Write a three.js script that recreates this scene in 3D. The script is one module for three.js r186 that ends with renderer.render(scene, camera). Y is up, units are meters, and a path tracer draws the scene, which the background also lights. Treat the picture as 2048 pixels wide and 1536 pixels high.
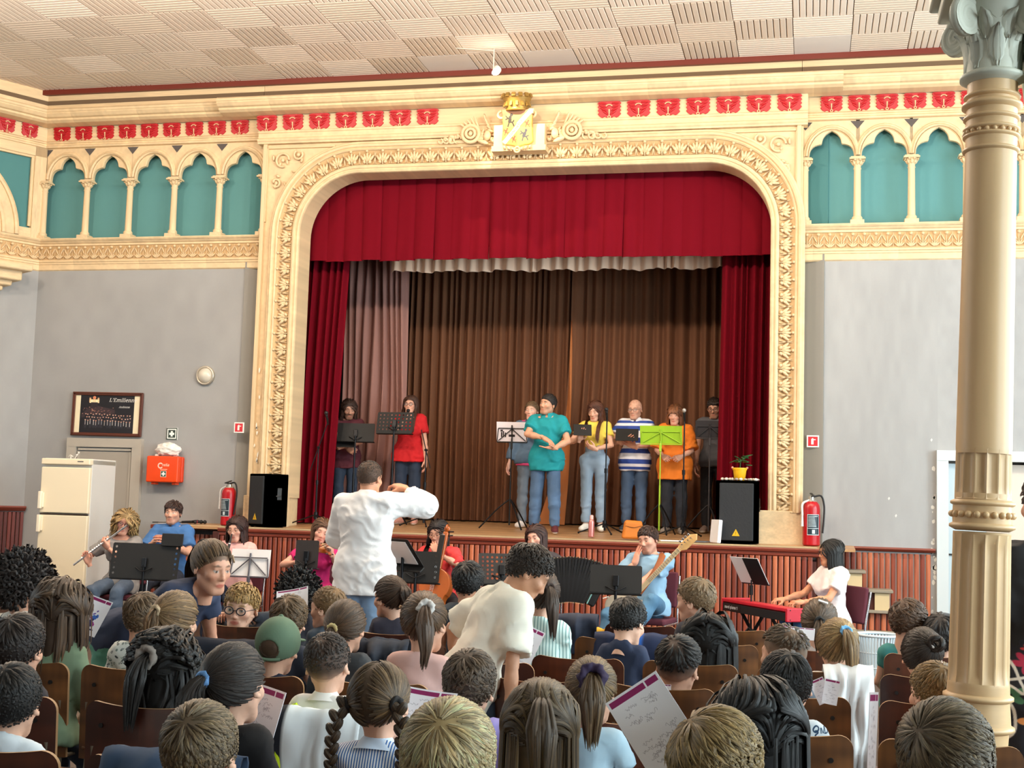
import * as THREE from 'three';
import { mergeGeometries } from 'three/addons/utils/BufferGeometryUtils.js';
import { RoundedBoxGeometry } from 'three/addons/geometries/RoundedBoxGeometry.js';
import { RectAreaLightUniformsLib } from 'three/addons/lights/RectAreaLightUniformsLib.js';
RectAreaLightUniformsLib.init();

// ---------- camera, exposure, light ----------
const W = 2048, H = 1536, FOCAL = 2597.2, EYE = new THREE.Vector3(0, 1.57, 0);
const scene = new THREE.Scene();
scene.background = new THREE.Color(0x05060a);
const camera = new THREE.PerspectiveCamera(2 * Math.atan(H / 2 / FOCAL) * 180 / Math.PI, W / H, 0.05, 100);
camera.position.copy(EYE);
camera.rotation.set(5.226 * Math.PI / 180, 13.047 * Math.PI / 180, 1.684 * Math.PI / 180, 'YXZ');
camera.updateMatrixWorld();
const renderer = new THREE.WebGLRenderer({ antialias: true });
renderer.toneMapping = THREE.LinearToneMapping;
renderer.toneMappingExposure = 0.95;
renderer.shadowMap.enabled = true;
const WARM = new THREE.Color(1.0, 0.86, 0.70), COOL = new THREE.Color(0.76, 0.93, 1.0);
const LAMP_POWER = 30, WINDOW_POWER = 18.0, WINDOW_GLOW = 3, SPOT_POWER = 9;
// hall pendants hang at [x, z]; windows stand in the right and the left wall at z
const PENDANTS = [[-9.0, -10.0], [-6.4, -10.6], [-3.6, -10.8], [-0.8, -10.8], [1.8, -10.2]];
const WINDOWS_RIGHT = [-12.2, -8.4, -4.6, -0.8], WINDOWS_LEFT = [-5.0];

// ---------- helpers ----------
const V = (x, y, z) => new THREE.Vector3(x, y, z);
const rayOf = (px, py) => V((px - W / 2) / FOCAL, -(py - H / 2) / FOCAL, -1).applyQuaternion(camera.quaternion);
const at = (px, py, depth) => rayOf(px, py).multiplyScalar(depth).add(EYE);             // pixel + distance -> place
const onZ = (px, py, z) => { const r = rayOf(px, py); return r.multiplyScalar(z / r.z).add(EYE); };
const onY = (px, py, y) => { const r = rayOf(px, py); return r.multiplyScalar((y - EYE.y) / r.y).add(EYE); };
let seedN = 7;
const srand = (s) => { seedN = s >>> 0; };
const rnd = (a = 1, b) => { seedN = (seedN + 0x6d2b79f5) | 0; let t = Math.imul(seedN ^ (seedN >>> 15), 1 | seedN); t = (t + Math.imul(t ^ (t >>> 7), 61 | t)) ^ t; t = ((t ^ (t >>> 14)) >>> 0) / 4294967296; return b === undefined ? t * a : a + t * (b - a); };
const hash3 = (x, y, z) => { let h = Math.imul(x, 374761393) + Math.imul(y, 668265263) + Math.imul(z, 2147483647 ^ 0x5bd1e995); h = Math.imul(h ^ (h >>> 13), 1274126177); return ((h ^ (h >>> 16)) >>> 0) / 4294967296; };
function noise(x, y, z) {
  const ix = Math.floor(x), iy = Math.floor(y), iz = Math.floor(z); let fx = x - ix, fy = y - iy, fz = z - iz;
  fx = fx * fx * (3 - 2 * fx); fy = fy * fy * (3 - 2 * fy); fz = fz * fz * (3 - 2 * fz);
  const L = (a, b, t) => a + (b - a) * t, h = (a, b, c) => hash3(ix + a, iy + b, iz + c);
  return L(L(L(h(0, 0, 0), h(1, 0, 0), fx), L(h(0, 1, 0), h(1, 1, 0), fx), fy), L(L(h(0, 0, 1), h(1, 0, 1), fx), L(h(0, 1, 1), h(1, 1, 1), fx), fy), fz) * 2 - 1;
}
const clamp = (x, a, b) => Math.min(b, Math.max(a, x)), lerp = (a, b, t) => a + (b - a) * t, sstep = (a, b, x) => { const t = clamp((x - a) / (b - a), 0, 1); return t * t * (3 - 2 * t); };
const lin = (hex) => { const c = new THREE.Color(hex); return [c.r, c.g, c.b]; };
const used = {};
const numbered = (n) => { const k = used[n] = (used[n] ?? -1) + 1; return k ? n + '_' + String(k).padStart(3, '0') : n; };
const std = (color, roughness = 0.7, o = {}) => new THREE.MeshStandardMaterial({ color, roughness, ...o });
const canvasTex = (w, h, draw, { srgb = true, rx, ry } = {}) => {
  const c = document.createElement('canvas'); c.width = w; c.height = h; draw(c.getContext('2d'), w, h);
  const t = new THREE.CanvasTexture(c); if (srgb) t.colorSpace = THREE.SRGBColorSpace;
  t.wrapS = t.wrapT = THREE.RepeatWrapping; if (rx) t.repeat.set(rx, ry); return t;
};
function dataTex(w, h, fn, srgb = true) {                              // fn(u, v) -> [r, g, b] 0..255
  const d = new Uint8Array(w * h * 4);
  for (let y = 0; y < h; y++) for (let x = 0; x < w; x++) { const c = fn(x / w, y / h), o = (y * w + x) * 4; d[o] = c[0]; d[o + 1] = c[1]; d[o + 2] = c[2]; d[o + 3] = 255; }
  const t = new THREE.DataTexture(d, w, h); t.magFilter = THREE.LinearFilter; t.wrapS = t.wrapT = THREE.RepeatWrapping; if (srgb) t.colorSpace = THREE.SRGBColorSpace; t.needsUpdate = true; return t;
}
const tnoise = (u, v, f, o = 0) => { // tiling noise
  const a = u * Math.PI * 2, r = f / 6.283; return noise(Math.cos(a) * r + 31 + o, Math.sin(a) * r + 17, Math.cos(v * 6.2832) * r + Math.sin(v * 6.2832) * 7.3 * r / 7.3 + o * 3 + Math.sin(v * 6.2832) * r); };
// geometry
const M4 = (x = 0, y = 0, z = 0, rx = 0, ry = 0, rz = 0, s = 1) => new THREE.Matrix4().compose(V(x, y, z), new THREE.Quaternion().setFromEuler(new THREE.Euler(rx, ry, rz, 'YXZ')), typeof s === 'number' ? V(s, s, s) : s);
const clean = (g) => { for (const k of Object.keys(g.attributes)) if (!['position', 'normal', 'uv'].includes(k)) g.deleteAttribute(k); return g.index ? g.toNonIndexed() : g; };
const join = (list) => list.length === 1 ? list[0] : mergeGeometries(list.map(clean));
const bx = (w, h, d, x, y, z, rx, ry, rz) => new THREE.BoxGeometry(w, h, d).applyMatrix4(M4(x, y, z, rx, ry, rz));
const rbx = (w, h, d, r, x, y, z, rx, ry, rz) => new RoundedBoxGeometry(w, h, d, 2, r).applyMatrix4(M4(x, y, z, rx, ry, rz));
const cyl = (r1, r2, h, x, y, z, rx, ry, rz, n = 12) => new THREE.CylinderGeometry(r1, r2, h, n).applyMatrix4(M4(x, y, z, rx, ry, rz));
const sph = (a, b, c, x, y, z, rx, ry, rz, n = 8) => new THREE.SphereGeometry(1, n, Math.ceil(n * 0.75)).applyMatrix4(M4(x, y, z, rx, ry, rz, V(a, b, c)));
const rod = (p, q, r, n = 8, r2 = r) => { const a = V(...p), b = V(...q), d = b.clone().sub(a); return new THREE.CylinderGeometry(r2, r, d.length(), n).applyMatrix4(new THREE.Matrix4().compose(a.add(b).multiplyScalar(0.5), new THREE.Quaternion().setFromUnitVectors(V(0, 1, 0), d.clone().normalize()), V(1, 1, 1))); };
const tube = (pts, r, n = 24, m = 6, closed = false) => new THREE.TubeGeometry(new THREE.CatmullRomCurve3(pts.map((p) => V(...p)), closed), n, r, m, closed);
const lathe = (prof, n = 24) => new THREE.LatheGeometry(prof.map((p) => new THREE.Vector2(p[0], p[1])), n);
const extr = (shape, depth, bevel = 0, seg = 1, curve = 8) => new THREE.ExtrudeGeometry(shape, { depth, bevelEnabled: bevel > 0, bevelSize: bevel, bevelThickness: bevel, bevelSegments: seg, curveSegments: curve });
const poly = (pts) => new THREE.Shape(pts.map((p) => new THREE.Vector2(p[0], p[1])));
const xf = (g, ...a) => g.applyMatrix4(M4(...a));
// scene graph
function put(mesh) { mesh.castShadow = mesh.receiveShadow = true; return mesh; }
function part(name, geo, mat, parent) { const m = put(new THREE.Mesh(Array.isArray(geo) ? join(geo) : geo, mat)); m.name = name; parent.add(m); return m; }
function tag(o, label, category, group, kind) { o.userData.label = label; if (category) o.userData.category = category; if (group) o.userData.group = group; if (kind) o.userData.kind = kind; return o; }
function thing(name, label, category, pos = [0, 0, 0], ry = 0, group) { const o = new THREE.Group(); o.name = numbered(name); o.position.set(...(pos.toArray ? pos.toArray() : pos)); o.rotation.y = ry; scene.add(o); return tag(o, label, category, group); }
function struct(name, label, category) { const o = new THREE.Group(); o.name = name; scene.add(o); return tag(o, label, category, null, 'structure'); }
function single(name, geo, mat, label, category, pos, ry = 0, group) { const m = put(new THREE.Mesh(Array.isArray(geo) ? join(geo) : geo, mat)); m.name = numbered(name); if (pos) m.position.set(...(pos.toArray ? pos.toArray() : pos)); m.rotation.y = ry; scene.add(m); return tag(m, label, category, group); }
// extrude a profile of [out, up] points along x from x0 to x1; out points to +z
function runX(prof, x0, x1) {
  const n = prof.length, pos = [], uv = [];
  const Q = (a, b, c, d) => { for (const p of [a, b, c, a, c, d]) { pos.push(...p); uv.push(p[0], p[1]); } };
  for (let i = 0; i < n - 1; i++) { const [z0, y0] = prof[i], [z1, y1] = prof[i + 1]; Q([x0, y0, z0], [x1, y0, z0], [x1, y1, z1], [x0, y1, z1]); }
  for (const [x, s] of [[x0, 1], [x1, -1]]) for (let i = 1; i < n - 1; i++) { const t = [prof[0], prof[i], prof[i + 1]].map((p) => [x, p[1], p[0]]); if (s < 0) t.reverse(); for (const p of t) { pos.push(...p); uv.push(p[2], p[1]); } }
  const g = new THREE.BufferGeometry(); g.setAttribute('position', new THREE.Float32BufferAttribute(pos, 3)); g.setAttribute('uv', new THREE.Float32BufferAttribute(uv, 2)); g.computeVertexNormals(); return g;
}
// sweep a profile of [outward, forward] points along a 2-D path of [x, y, nx, ny]
function sweep(path, prof, z) {
  const pos = [], uv = []; let len = 0;
  const P = (a, p) => [a[0] + a[2] * p[0], a[1] + a[3] * p[0], z + p[1]];
  for (let i = 0; i < path.length - 1; i++) {
    const a = path[i], b = path[i + 1], l = Math.hypot(b[0] - a[0], b[1] - a[1]);
    for (let j = 0; j < prof.length - 1; j++) {
      const q = [P(a, prof[j]), P(b, prof[j]), P(b, prof[j + 1]), P(a, prof[j + 1])];
      for (const k of [0, 1, 2, 0, 2, 3]) { pos.push(...q[k]); uv.push(len + (k === 1 || k === 2 ? l : 0), prof[k < 2 ? j : j + 1][0]); }
    }
    len += l;
  }
  const g = new THREE.BufferGeometry(); g.setAttribute('position', new THREE.Float32BufferAttribute(pos, 3)); g.setAttribute('uv', new THREE.Float32BufferAttribute(uv, 2)); g.computeVertexNormals(); return g;
}
const smoothNormals = (g) => { g.deleteAttribute('normal'); return g; };
// ---------- surfaces ----------
const grainTex = (c0, c1, sx, sy, seed) => dataTex(256, 256, (u, v) => { const g = noise(u * sx + seed, v * sy, seed) * 0.5 + noise(u * sx * 3.1, v * sy * 2, seed + 5) * 0.3 + noise(u * 60, v * 4, seed) * 0.2, t = clamp(0.5 + g * 0.7, 0, 1); return [0, 1, 2].map((i) => lerp(c0[i], c1[i], t)); });
const plasterBump = dataTex(256, 256, (u, v) => { const n = 128 + 60 * noise(u * 24, v * 24, 2) + 45 * noise(u * 70, v * 70, 5); return [n, n, n]; }, false);
const mottle = (c, amp, f, seed) => dataTex(256, 256, (u, v) => { const n = 1 + amp * (noise(u * f, v * f, seed) * 0.6 + noise(u * f * 4, v * f * 4, seed + 3) * 0.4); return c.map((k) => clamp(k * n, 0, 255)); });
const cream = std(0xffffff, 0.62, { map: mottle([224, 197, 156], 0.07, 7, 1), bumpMap: plasterBump, bumpScale: 0.0012 });
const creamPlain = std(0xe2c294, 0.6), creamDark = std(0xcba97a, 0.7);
const greyWall = std(0xffffff, 0.8, { map: mottle([160, 160, 160], 0.05, 5, 9), bumpMap: plasterBump, bumpScale: 0.001 });
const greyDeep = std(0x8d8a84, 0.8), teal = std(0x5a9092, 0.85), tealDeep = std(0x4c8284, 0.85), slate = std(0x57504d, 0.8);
const redGloss = std(0xb5101c, 0.45), trimWood = std(0x6e2415, 0.5);
const floorMat = std(0xffffff, 0.6, { map: grainTex([58, 42, 32], [84, 62, 46], 3, 30, 3) });
const slatTones = [0x8a4630, 0x7c3a27, 0x9a5238, 0x6d2f20, 0xa55d3e].map((c, i) => std(0xffffff, 0.5, { map: grainTex(lin2(c, 0.92), lin2(c, 1.25), 14, 3, i * 7 + 2) }));
function lin2(hex, k) { return [(hex >> 16 & 255) * k, (hex >> 8 & 255) * k, (hex & 255) * k].map((v) => Math.min(255, v)); }
const darkSlatTones = [0x6a2a20, 0x5c231b, 0x742f23].map((c) => std(c, 0.5));
const railWood = std(0x7a3322, 0.42), railDark = std(0x4a1d14, 0.5);

const ZW = -16.0, ZP = -15.85, CEIL = 7.1, FLOOR_STAGE = 1.157, ZS = -15.35;
const stageY = (z) => FLOOR_STAGE + (z < ZS ? 0.04 * (ZS - z) : 0);
const XL0 = -10.55, XL1 = -7.42, PX0 = -7.2, PX1 = -0.12, XR0 = 0.14, XR1 = 6.5, PC = -3.66;

// floor
{ const g = struct('floor', 'brown boarded hall floor under the rows of seats', 'floor');
  part('boards', bx(22, 0.2, 26, -3, -0.1, -7), floorMat, g); }

// ceiling: square fibre tiles, grooves alternately across and along
{ const g = struct('ceiling', 'pale ceiling of square grooved tiles laid chequerwise', 'ceiling');
  part('ceiling_slab', bx(22, 0.2, 24, -3, CEIL + 0.135, -3.72), std(0x9c8a78, 0.9), g);
  const TX = 0.66, TZ = 0.62, tile = [0xe6d6c6, 0xe0cfbe, 0xeadbcc, 0xdbcab8].map((c) => std(c, 0.85)), blank = std(0xe4dcd6, 0.8);
  const strips = (long, across, n) => { const parts = [], w = across / n; for (let i = 0; i < n; i++) { const c = -across / 2 + w * (i + 0.5), a = w / 2 - 0.0045, b = w / 2 - 0.011; const s = poly([[-a, 0.03], [-a, 0.008], [-b, 0], [b, 0], [a, 0.008], [a, 0.03]]); parts.push(xf(extr(s, long), c, 0, -long / 2)); } return join(parts); };
  const gz = strips(TZ - 0.006, TX - 0.006, 9), gxRaw = strips(TX - 0.006, TZ - 0.006, 9).applyMatrix4(M4(0, 0, 0, 0, Math.PI / 2, 0)), gp = bx(TX - 0.008, 0.03, TZ - 0.008, 0, 0.015, 0);
  srand(5);
  for (let r = 0; r < 5; r++) for (let k = -19; k <= 6; k++) {
    const x = -0.24 + TX * (k + 0.5), z = -13.9 - TZ * (r - 2) + 0.0 - TZ / 2; // r = 0 .. 4 towards the stage wall
    if (r === 4 && k === 99) continue;
    const plain = (r === 4 && (k === 0 || k === -5 || k === -7));
    const t = part('ceiling_tile', plain ? gp : ((k + r) % 2 === 0 ? gz : gxRaw), plain ? blank : tile[Math.floor(rnd(4))], g);
    t.position.set(x, CEIL, z);
  }
  const near = []; for (let r = -24; r < 0; r++) near.push(bx(22, 0.03, TZ - 0.008, -3, CEIL + 0.015, -13.9 - TZ * (r - 2) - TZ / 2));
  const rest = part('ceiling_panels', near, tile[0], g); rest.userData.kind = 'stuff';
}
// timber trim round the ceiling edge
const CH = { x: XL0, z: ZW, dx: -0.515, dz: 0.857, len: 2.4 };          // the chamfered corner to the left of the stage wall
{ const g = struct('trim_1', 'dark red timber trim along the ceiling edge', 'trim');
  part('trim_board', bx(17.1, 0.075, 0.05, -2.03, CEIL - 0.03, -15.73), trimWood, g);
  part('trim_board', bx(2.6, 0.075, 0.05, CH.x - 0.56 - 0.02, CEIL - 0.03, CH.z + 0.27 + 0.95, 0, Math.atan2(CH.dx, CH.dz) + Math.PI / 2, 0), trimWood, g); }

// ---------- the stage wall left and right of the proscenium ----------
const trefoil = (() => { // one bay of the blind arcade: a plate with a three-lobed opening, 0.665 wide
  const w = 0.665, s = new THREE.Shape(), y0 = 5.86, y1 = 6.34; s.moveTo(-w / 2, y0); s.lineTo(-0.272, y0);
  s.bezierCurveTo(-0.276, 6.0, -0.235, 6.045, -0.128, 6.058); s.lineTo(-0.12, 6.075); s.bezierCurveTo(-0.118, 6.14, -0.075, 6.19, 0, 6.222);
  s.bezierCurveTo(0.075, 6.19, 0.118, 6.14, 0.12, 6.075); s.lineTo(0.128, 6.058); s.bezierCurveTo(0.235, 6.045, 0.276, 6.0, 0.272, y0); s.lineTo(w / 2, y0); s.lineTo(w / 2, y1); s.lineTo(-w / 2, y1); s.closePath();
  return extr(s, 0.05, 0.006, 1, 7); })();
const archRing = (() => { const p = []; const R = 0.315; for (let i = 0; i <= 16; i++) { const a = Math.PI * i / 16; p.push([R * Math.cos(a), 5.9 + 0.36 * Math.sin(a), Math.cos(a), Math.sin(a)]); } return join([sweep(p, [[-0.03, 0], [-0.03, 0.03], [-0.012, 0.045], [0.004, 0.028], [0.016, 0.028], [0.028, 0.012], [0.028, 0]], 0.05), sweep(p.map((q) => [q[0] * 0.87, 5.9 + (q[1] - 5.9) * 0.9, q[2], q[3]]), [[-0.01, 0], [0, 0.016], [0.01, 0]], 0.055)]); })();
const spandrelTri = (() => { const s = poly([[-0.085, 0], [0.085, 0], [0, -0.1]]); return extr(s, 0.004); })();
const colonnette = lathe([[0.001, 0], [0.055, 0], [0.055, 0.03], [0.048, 0.045], [0.052, 0.06], [0.045, 0.075], [0.037, 0.085], [0.035, 0.3], [0.033, 0.66], [0.04, 0.668], [0.033, 0.68], [0.036, 0.72], [0.06, 0.775], [0.001, 0.775]], 14);
const capLeaves = (() => { const l = []; for (let i = 0; i < 8; i++) { const a = i * Math.PI / 4; l.push(sph(0.014, 0.03, 0.012, 0.045 * Math.sin(a), 0.735, 0.045 * Math.cos(a), 0.4, a, 0, 6), sph(0.013, 0.012, 0.013, 0.062 * Math.sin(a + 0.39), 0.765, 0.062 * Math.cos(a + 0.39), 0, 0, 0, 6)); } l.push(bx(0.15, 0.02, 0.13, 0, 0.785, 0), bx(0.125, 0.016, 0.11, 0, 0.803, 0)); return join(l); })();
const redLeaf = (() => { // acanthus motif in a near-square field
  const l = [], s = new THREE.Shape(), pts = []; const W2 = 0.105, H2 = 0.085, K = 0.97;
  const edge = (x0, y0, x1, y1, n, nx, ny) => { for (let i = 0; i < n; i++) for (const [t, d] of [[0.1, 0], [0.5, 0.012], [0.9, 0]]) pts.push([lerp(x0, x1, (i + t) / n) + nx * d, lerp(y0, y1, (i + t) / n) + ny * d]); };
  edge(-W2, H2, -W2 * K, -H2 * 0.9, 4, -1, 0); edge(-W2 * 0.92, -H2, W2 * 0.92, -H2, 4, 0, -1); edge(W2 * K, -H2 * 0.9, W2, H2, 4, 1, 0); edge(W2, H2, -W2, H2, 1, 0, 0);
  l.push(extr(poly(pts), 0.012, 0.003)); for (const sx of [-1, 1]) for (let i = 0; i < 4; i++) { const a = 0.35 + i * 0.42; l.push(sph(0.045, 0.013, 0.014, sx * (0.03 + 0.035 * Math.sin(a)), -0.03 + 0.055 * i * 0.62 - 0.01, 0.014, 0, 0, sx * (0.9 - a * 0.55), 7)); }
  l.push(sph(0.015, 0.02, 0.015, 0, -0.098, 0.012, 0, 0, 0, 6), sph(0.03, 0.009, 0.01, -0.025, -0.108, 0.01, 0, 0, 0.35, 6), sph(0.03, 0.009, 0.01, 0.025, -0.108, 0.01, 0, 0, -0.35, 6)); return join(l); })();
const redVein = join([new THREE.TorusGeometry(0.035, 0.006, 5, 10, 2.2).applyMatrix4(M4(0, 0.012, 0.03, 0, 0, 0.47)), cyl(0.007, 0.004, 0.07, 0, -0.04, 0.026), new THREE.TorusGeometry(0.013, 0.005, 5, 10).applyMatrix4(M4(0, -0.093, 0.028))]);
const palmette = (() => { const l = [sph(0.02, 0.02, 0.02, 0, 0.07, 0.03, 0, 0, 0, 7)]; for (let i = -2; i <= 2; i++) l.push(sph(0.011, 0.036, 0.014, i * 0.016, -0.052 - Math.abs(i) * 0.006, 0.02, 0, 0, -i * 0.42, 6)); l.push(cyl(0.004, 0.007, 0.1, 0, 0.0, 0.014, 0, 0, 0, 5), sph(0.009, 0.055, 0.012, -0.038, 0.015, 0.012, 0, 0, 0.5, 6), sph(0.009, 0.055, 0.012, 0.038, 0.015, 0.012, 0, 0, -0.5, 6), cyl(0.004, 0.004, 0.17, 0.067, 0, 0.012, 0, 0, 0, 5)); return join(l); })();
const CORN = [[-0.3, 0.02], [-0.02, 0.02], [0, 0], [0, -0.03], [-0.012, -0.036], [-0.012, -0.05], [-0.05, -0.09], [-0.09, -0.1], [-0.09, -0.125], [-0.14, -0.15], [-0.3, -0.16]];
const LEDGE_TOP = [[-0.1, 5.045], [0.09, 5.045], [0.095, 5.03], [0.08, 5.01], [0.07, 5.01], [0.05, 4.985], [0.03, 4.975], [0.03, 4.95], [0, 4.94], [-0.1, 4.94]];
const LEDGE_BOT = [[-0.1, 4.76], [0.02, 4.76], [0.045, 4.74], [0.045, 4.72], [0.03, 4.715], [0.03, 4.69], [0.018, 4.685], [0.018, 4.615], [0, 4.6], [-0.1, 4.6]];
const FRIEZE_LINE = [[-0.1, 6.45], [0.0, 6.45], [0.015, 6.44], [0.03, 6.425], [0.03, 6.41], [0.012, 6.405], [0.012, 6.385], [0.04, 6.37], [0.04, 6.345], [0.02, 6.34], [-0.1, 6.34]];
function entablature(g, x0, x1, reds, colX, arches, friezeFrom) {
  part('cornice', runX(CORN.map(([a, b]) => [a + ZW + 0.35, b + 6.8]), x0, x1), cream, g);
  part('fascia', bx(x1 - x0, 0.44, 0.06, (x0 + x1) / 2, 6.89, ZW + 0.19), cream, g);
  part('dark_strip', bx(x1 - x0, 0.055, 0.01, (x0 + x1) / 2, 6.93, ZW + 0.227), std(0x6e5a45, 0.95), g);  // thin dark brown strip along the fascia above the cornice
  part('frieze', bx(x1 - x0, 0.24, 0.1, (x0 + x1) / 2, 6.545, ZW - 0.05 + 0.012), cream, g);
  part('architrave', runX(FRIEZE_LINE.map(([a, b]) => [a + ZW + 0.02, b]), x0, x1), cream, g);
  part('ledge', runX(LEDGE_TOP.map(([a, b]) => [a + ZW, b]), x0, x1), cream, g);
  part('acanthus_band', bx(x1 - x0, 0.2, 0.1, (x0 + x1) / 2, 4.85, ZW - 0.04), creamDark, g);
  part('ledge', runX(LEDGE_BOT.map(([a, b]) => [a + ZW, b]), x0, x1), cream, g);
  for (const x of reds) { const r = part('red_leaf', redLeaf, redGloss, g); r.position.set(x, 6.555, ZW + 0.02); r.rotation.x = 0.12; r.scale.set(1.12, 1, 1); part('leaf_vein', redVein, creamPlain, r); }
  for (let x = x0 + 0.07; x < x1 - 0.05 && x < 2.8; x += 0.135) { const p = part('palmette', palmette, cream, g); p.position.set(x, 4.85, ZW + 0.01); }
  for (const x of colX) { const c = part('colonnette', colonnette, cream, g); c.position.set(x, 5.06, ZW + 0.015); c.scale.set(1.25, 1, 1.25); part('capital', capLeaves, cream, c); part('plinth', bx(0.13, 0.06, 0.12, 0, 0.0, 0), cream, c); }
  for (const x of arches) { const a = part('trefoil_arch', trefoil, cream, g); a.position.set(x, 0, ZW - 0.05); part('arch_moulding', archRing, cream, a); }
  for (const x of colX) if (x > x0 + 0.05 || 1) { const s = part('spandrel_panel', spandrelTri, slate, g); s.position.set(x, 6.33, ZW + 0.004); }
}
{ // left of the stage
  const g = struct('wall_back_left', 'grey wall left of the stage with teal blind arcade and cream mouldings', 'wall');
  part('wall_lower', bx(XL1 - XL0, 4.7, 0.2, (XL0 + XL1) / 2, 2.35, ZW - 0.1), greyWall, g);
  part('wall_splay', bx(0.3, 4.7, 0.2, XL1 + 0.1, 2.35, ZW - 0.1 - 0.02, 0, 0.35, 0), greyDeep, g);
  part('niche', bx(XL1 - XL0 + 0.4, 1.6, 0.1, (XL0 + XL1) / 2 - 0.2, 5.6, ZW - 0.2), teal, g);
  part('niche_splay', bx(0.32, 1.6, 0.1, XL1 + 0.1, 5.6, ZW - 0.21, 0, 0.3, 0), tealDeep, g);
  part('upper_wall', bx(XL1 - XL0 + 0.3, 1.2, 0.2, (XL0 + XL1) / 2 + 0.1, 6.9, ZW - 0.12), cream, g);
  const cols = [-10.52, -9.86, -9.2, -8.53, -7.86, -7.2];
  entablature(g, XL0 - 0.02, PX0 + 0.02, [...Array(9)].map((_, i) => -10.3 + 0.337 * i), cols, cols.slice(0, 5).map((x) => x + 0.333));
}
{ const g = struct('wall_back_right', 'grey wall right of the stage with teal blind arcade above', 'wall');
  const dx0 = 1.45, dx1 = 2.75, dy = 2.29;
  part('wall_lower', [bx(dx0 - XR0, 4.7, 0.2, (XR0 + dx0) / 2, 2.35, ZW - 0.1), bx(dx1 - dx0, 4.7 - dy, 0.2, (dx0 + dx1) / 2, dy + (4.7 - dy) / 2, ZW - 0.1), bx(XR1 - dx1, 4.7, 0.2, (dx1 + XR1) / 2, 2.35, ZW - 0.1)], greyWall, g);
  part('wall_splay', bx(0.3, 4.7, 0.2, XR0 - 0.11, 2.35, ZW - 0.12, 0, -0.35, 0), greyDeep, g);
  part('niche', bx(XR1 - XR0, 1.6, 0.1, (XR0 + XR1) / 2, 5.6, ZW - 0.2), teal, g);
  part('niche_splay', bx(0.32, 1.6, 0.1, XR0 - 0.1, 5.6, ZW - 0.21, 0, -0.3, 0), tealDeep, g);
  part('upper_wall', bx(XR1 - XR0 + 0.3, 1.2, 0.2, (XR0 + XR1) / 2 - 0.1, 6.9, ZW - 0.12), cream, g);
  const cols = [-0.1, 0.52, 1.15, 1.78, 2.41, 3.04];
  entablature(g, PX1 - 0.02, XR1, [...Array(12)].map((_, i) => 0.21 + 0.327 * i), cols, cols.slice(0, 5).map((x) => x + 0.315));
  srand(3); const chips = []; for (let i = 0; i < 26; i++) { const s = []; const n = 7, r = rnd(0.008, 0.03); for (let k = 0; k < n; k++) { const a = k / n * 6.283; s.push([Math.cos(a) * r * rnd(0.5, 1), Math.sin(a) * r * rnd(0.7, 1.8)]); } chips.push(xf(extr(poly(s), 0.002), dx0 - 0.05 + rnd(-0.02, 0.02), rnd(0.3, 2.2), ZW)); }
  for (const [x, y] of [[0.9, 1.75], [0.98, 1.55], [1.38, 2.45]]) chips.push(xf(extr(poly([[-0.012, 0], [0, -0.02], [0.014, 0.004], [0.002, 0.022]]), 0.002), x, y, ZW));
  part('flaked_paint', chips, std(0xd8d6cf, 0.9), g);
}
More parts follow.
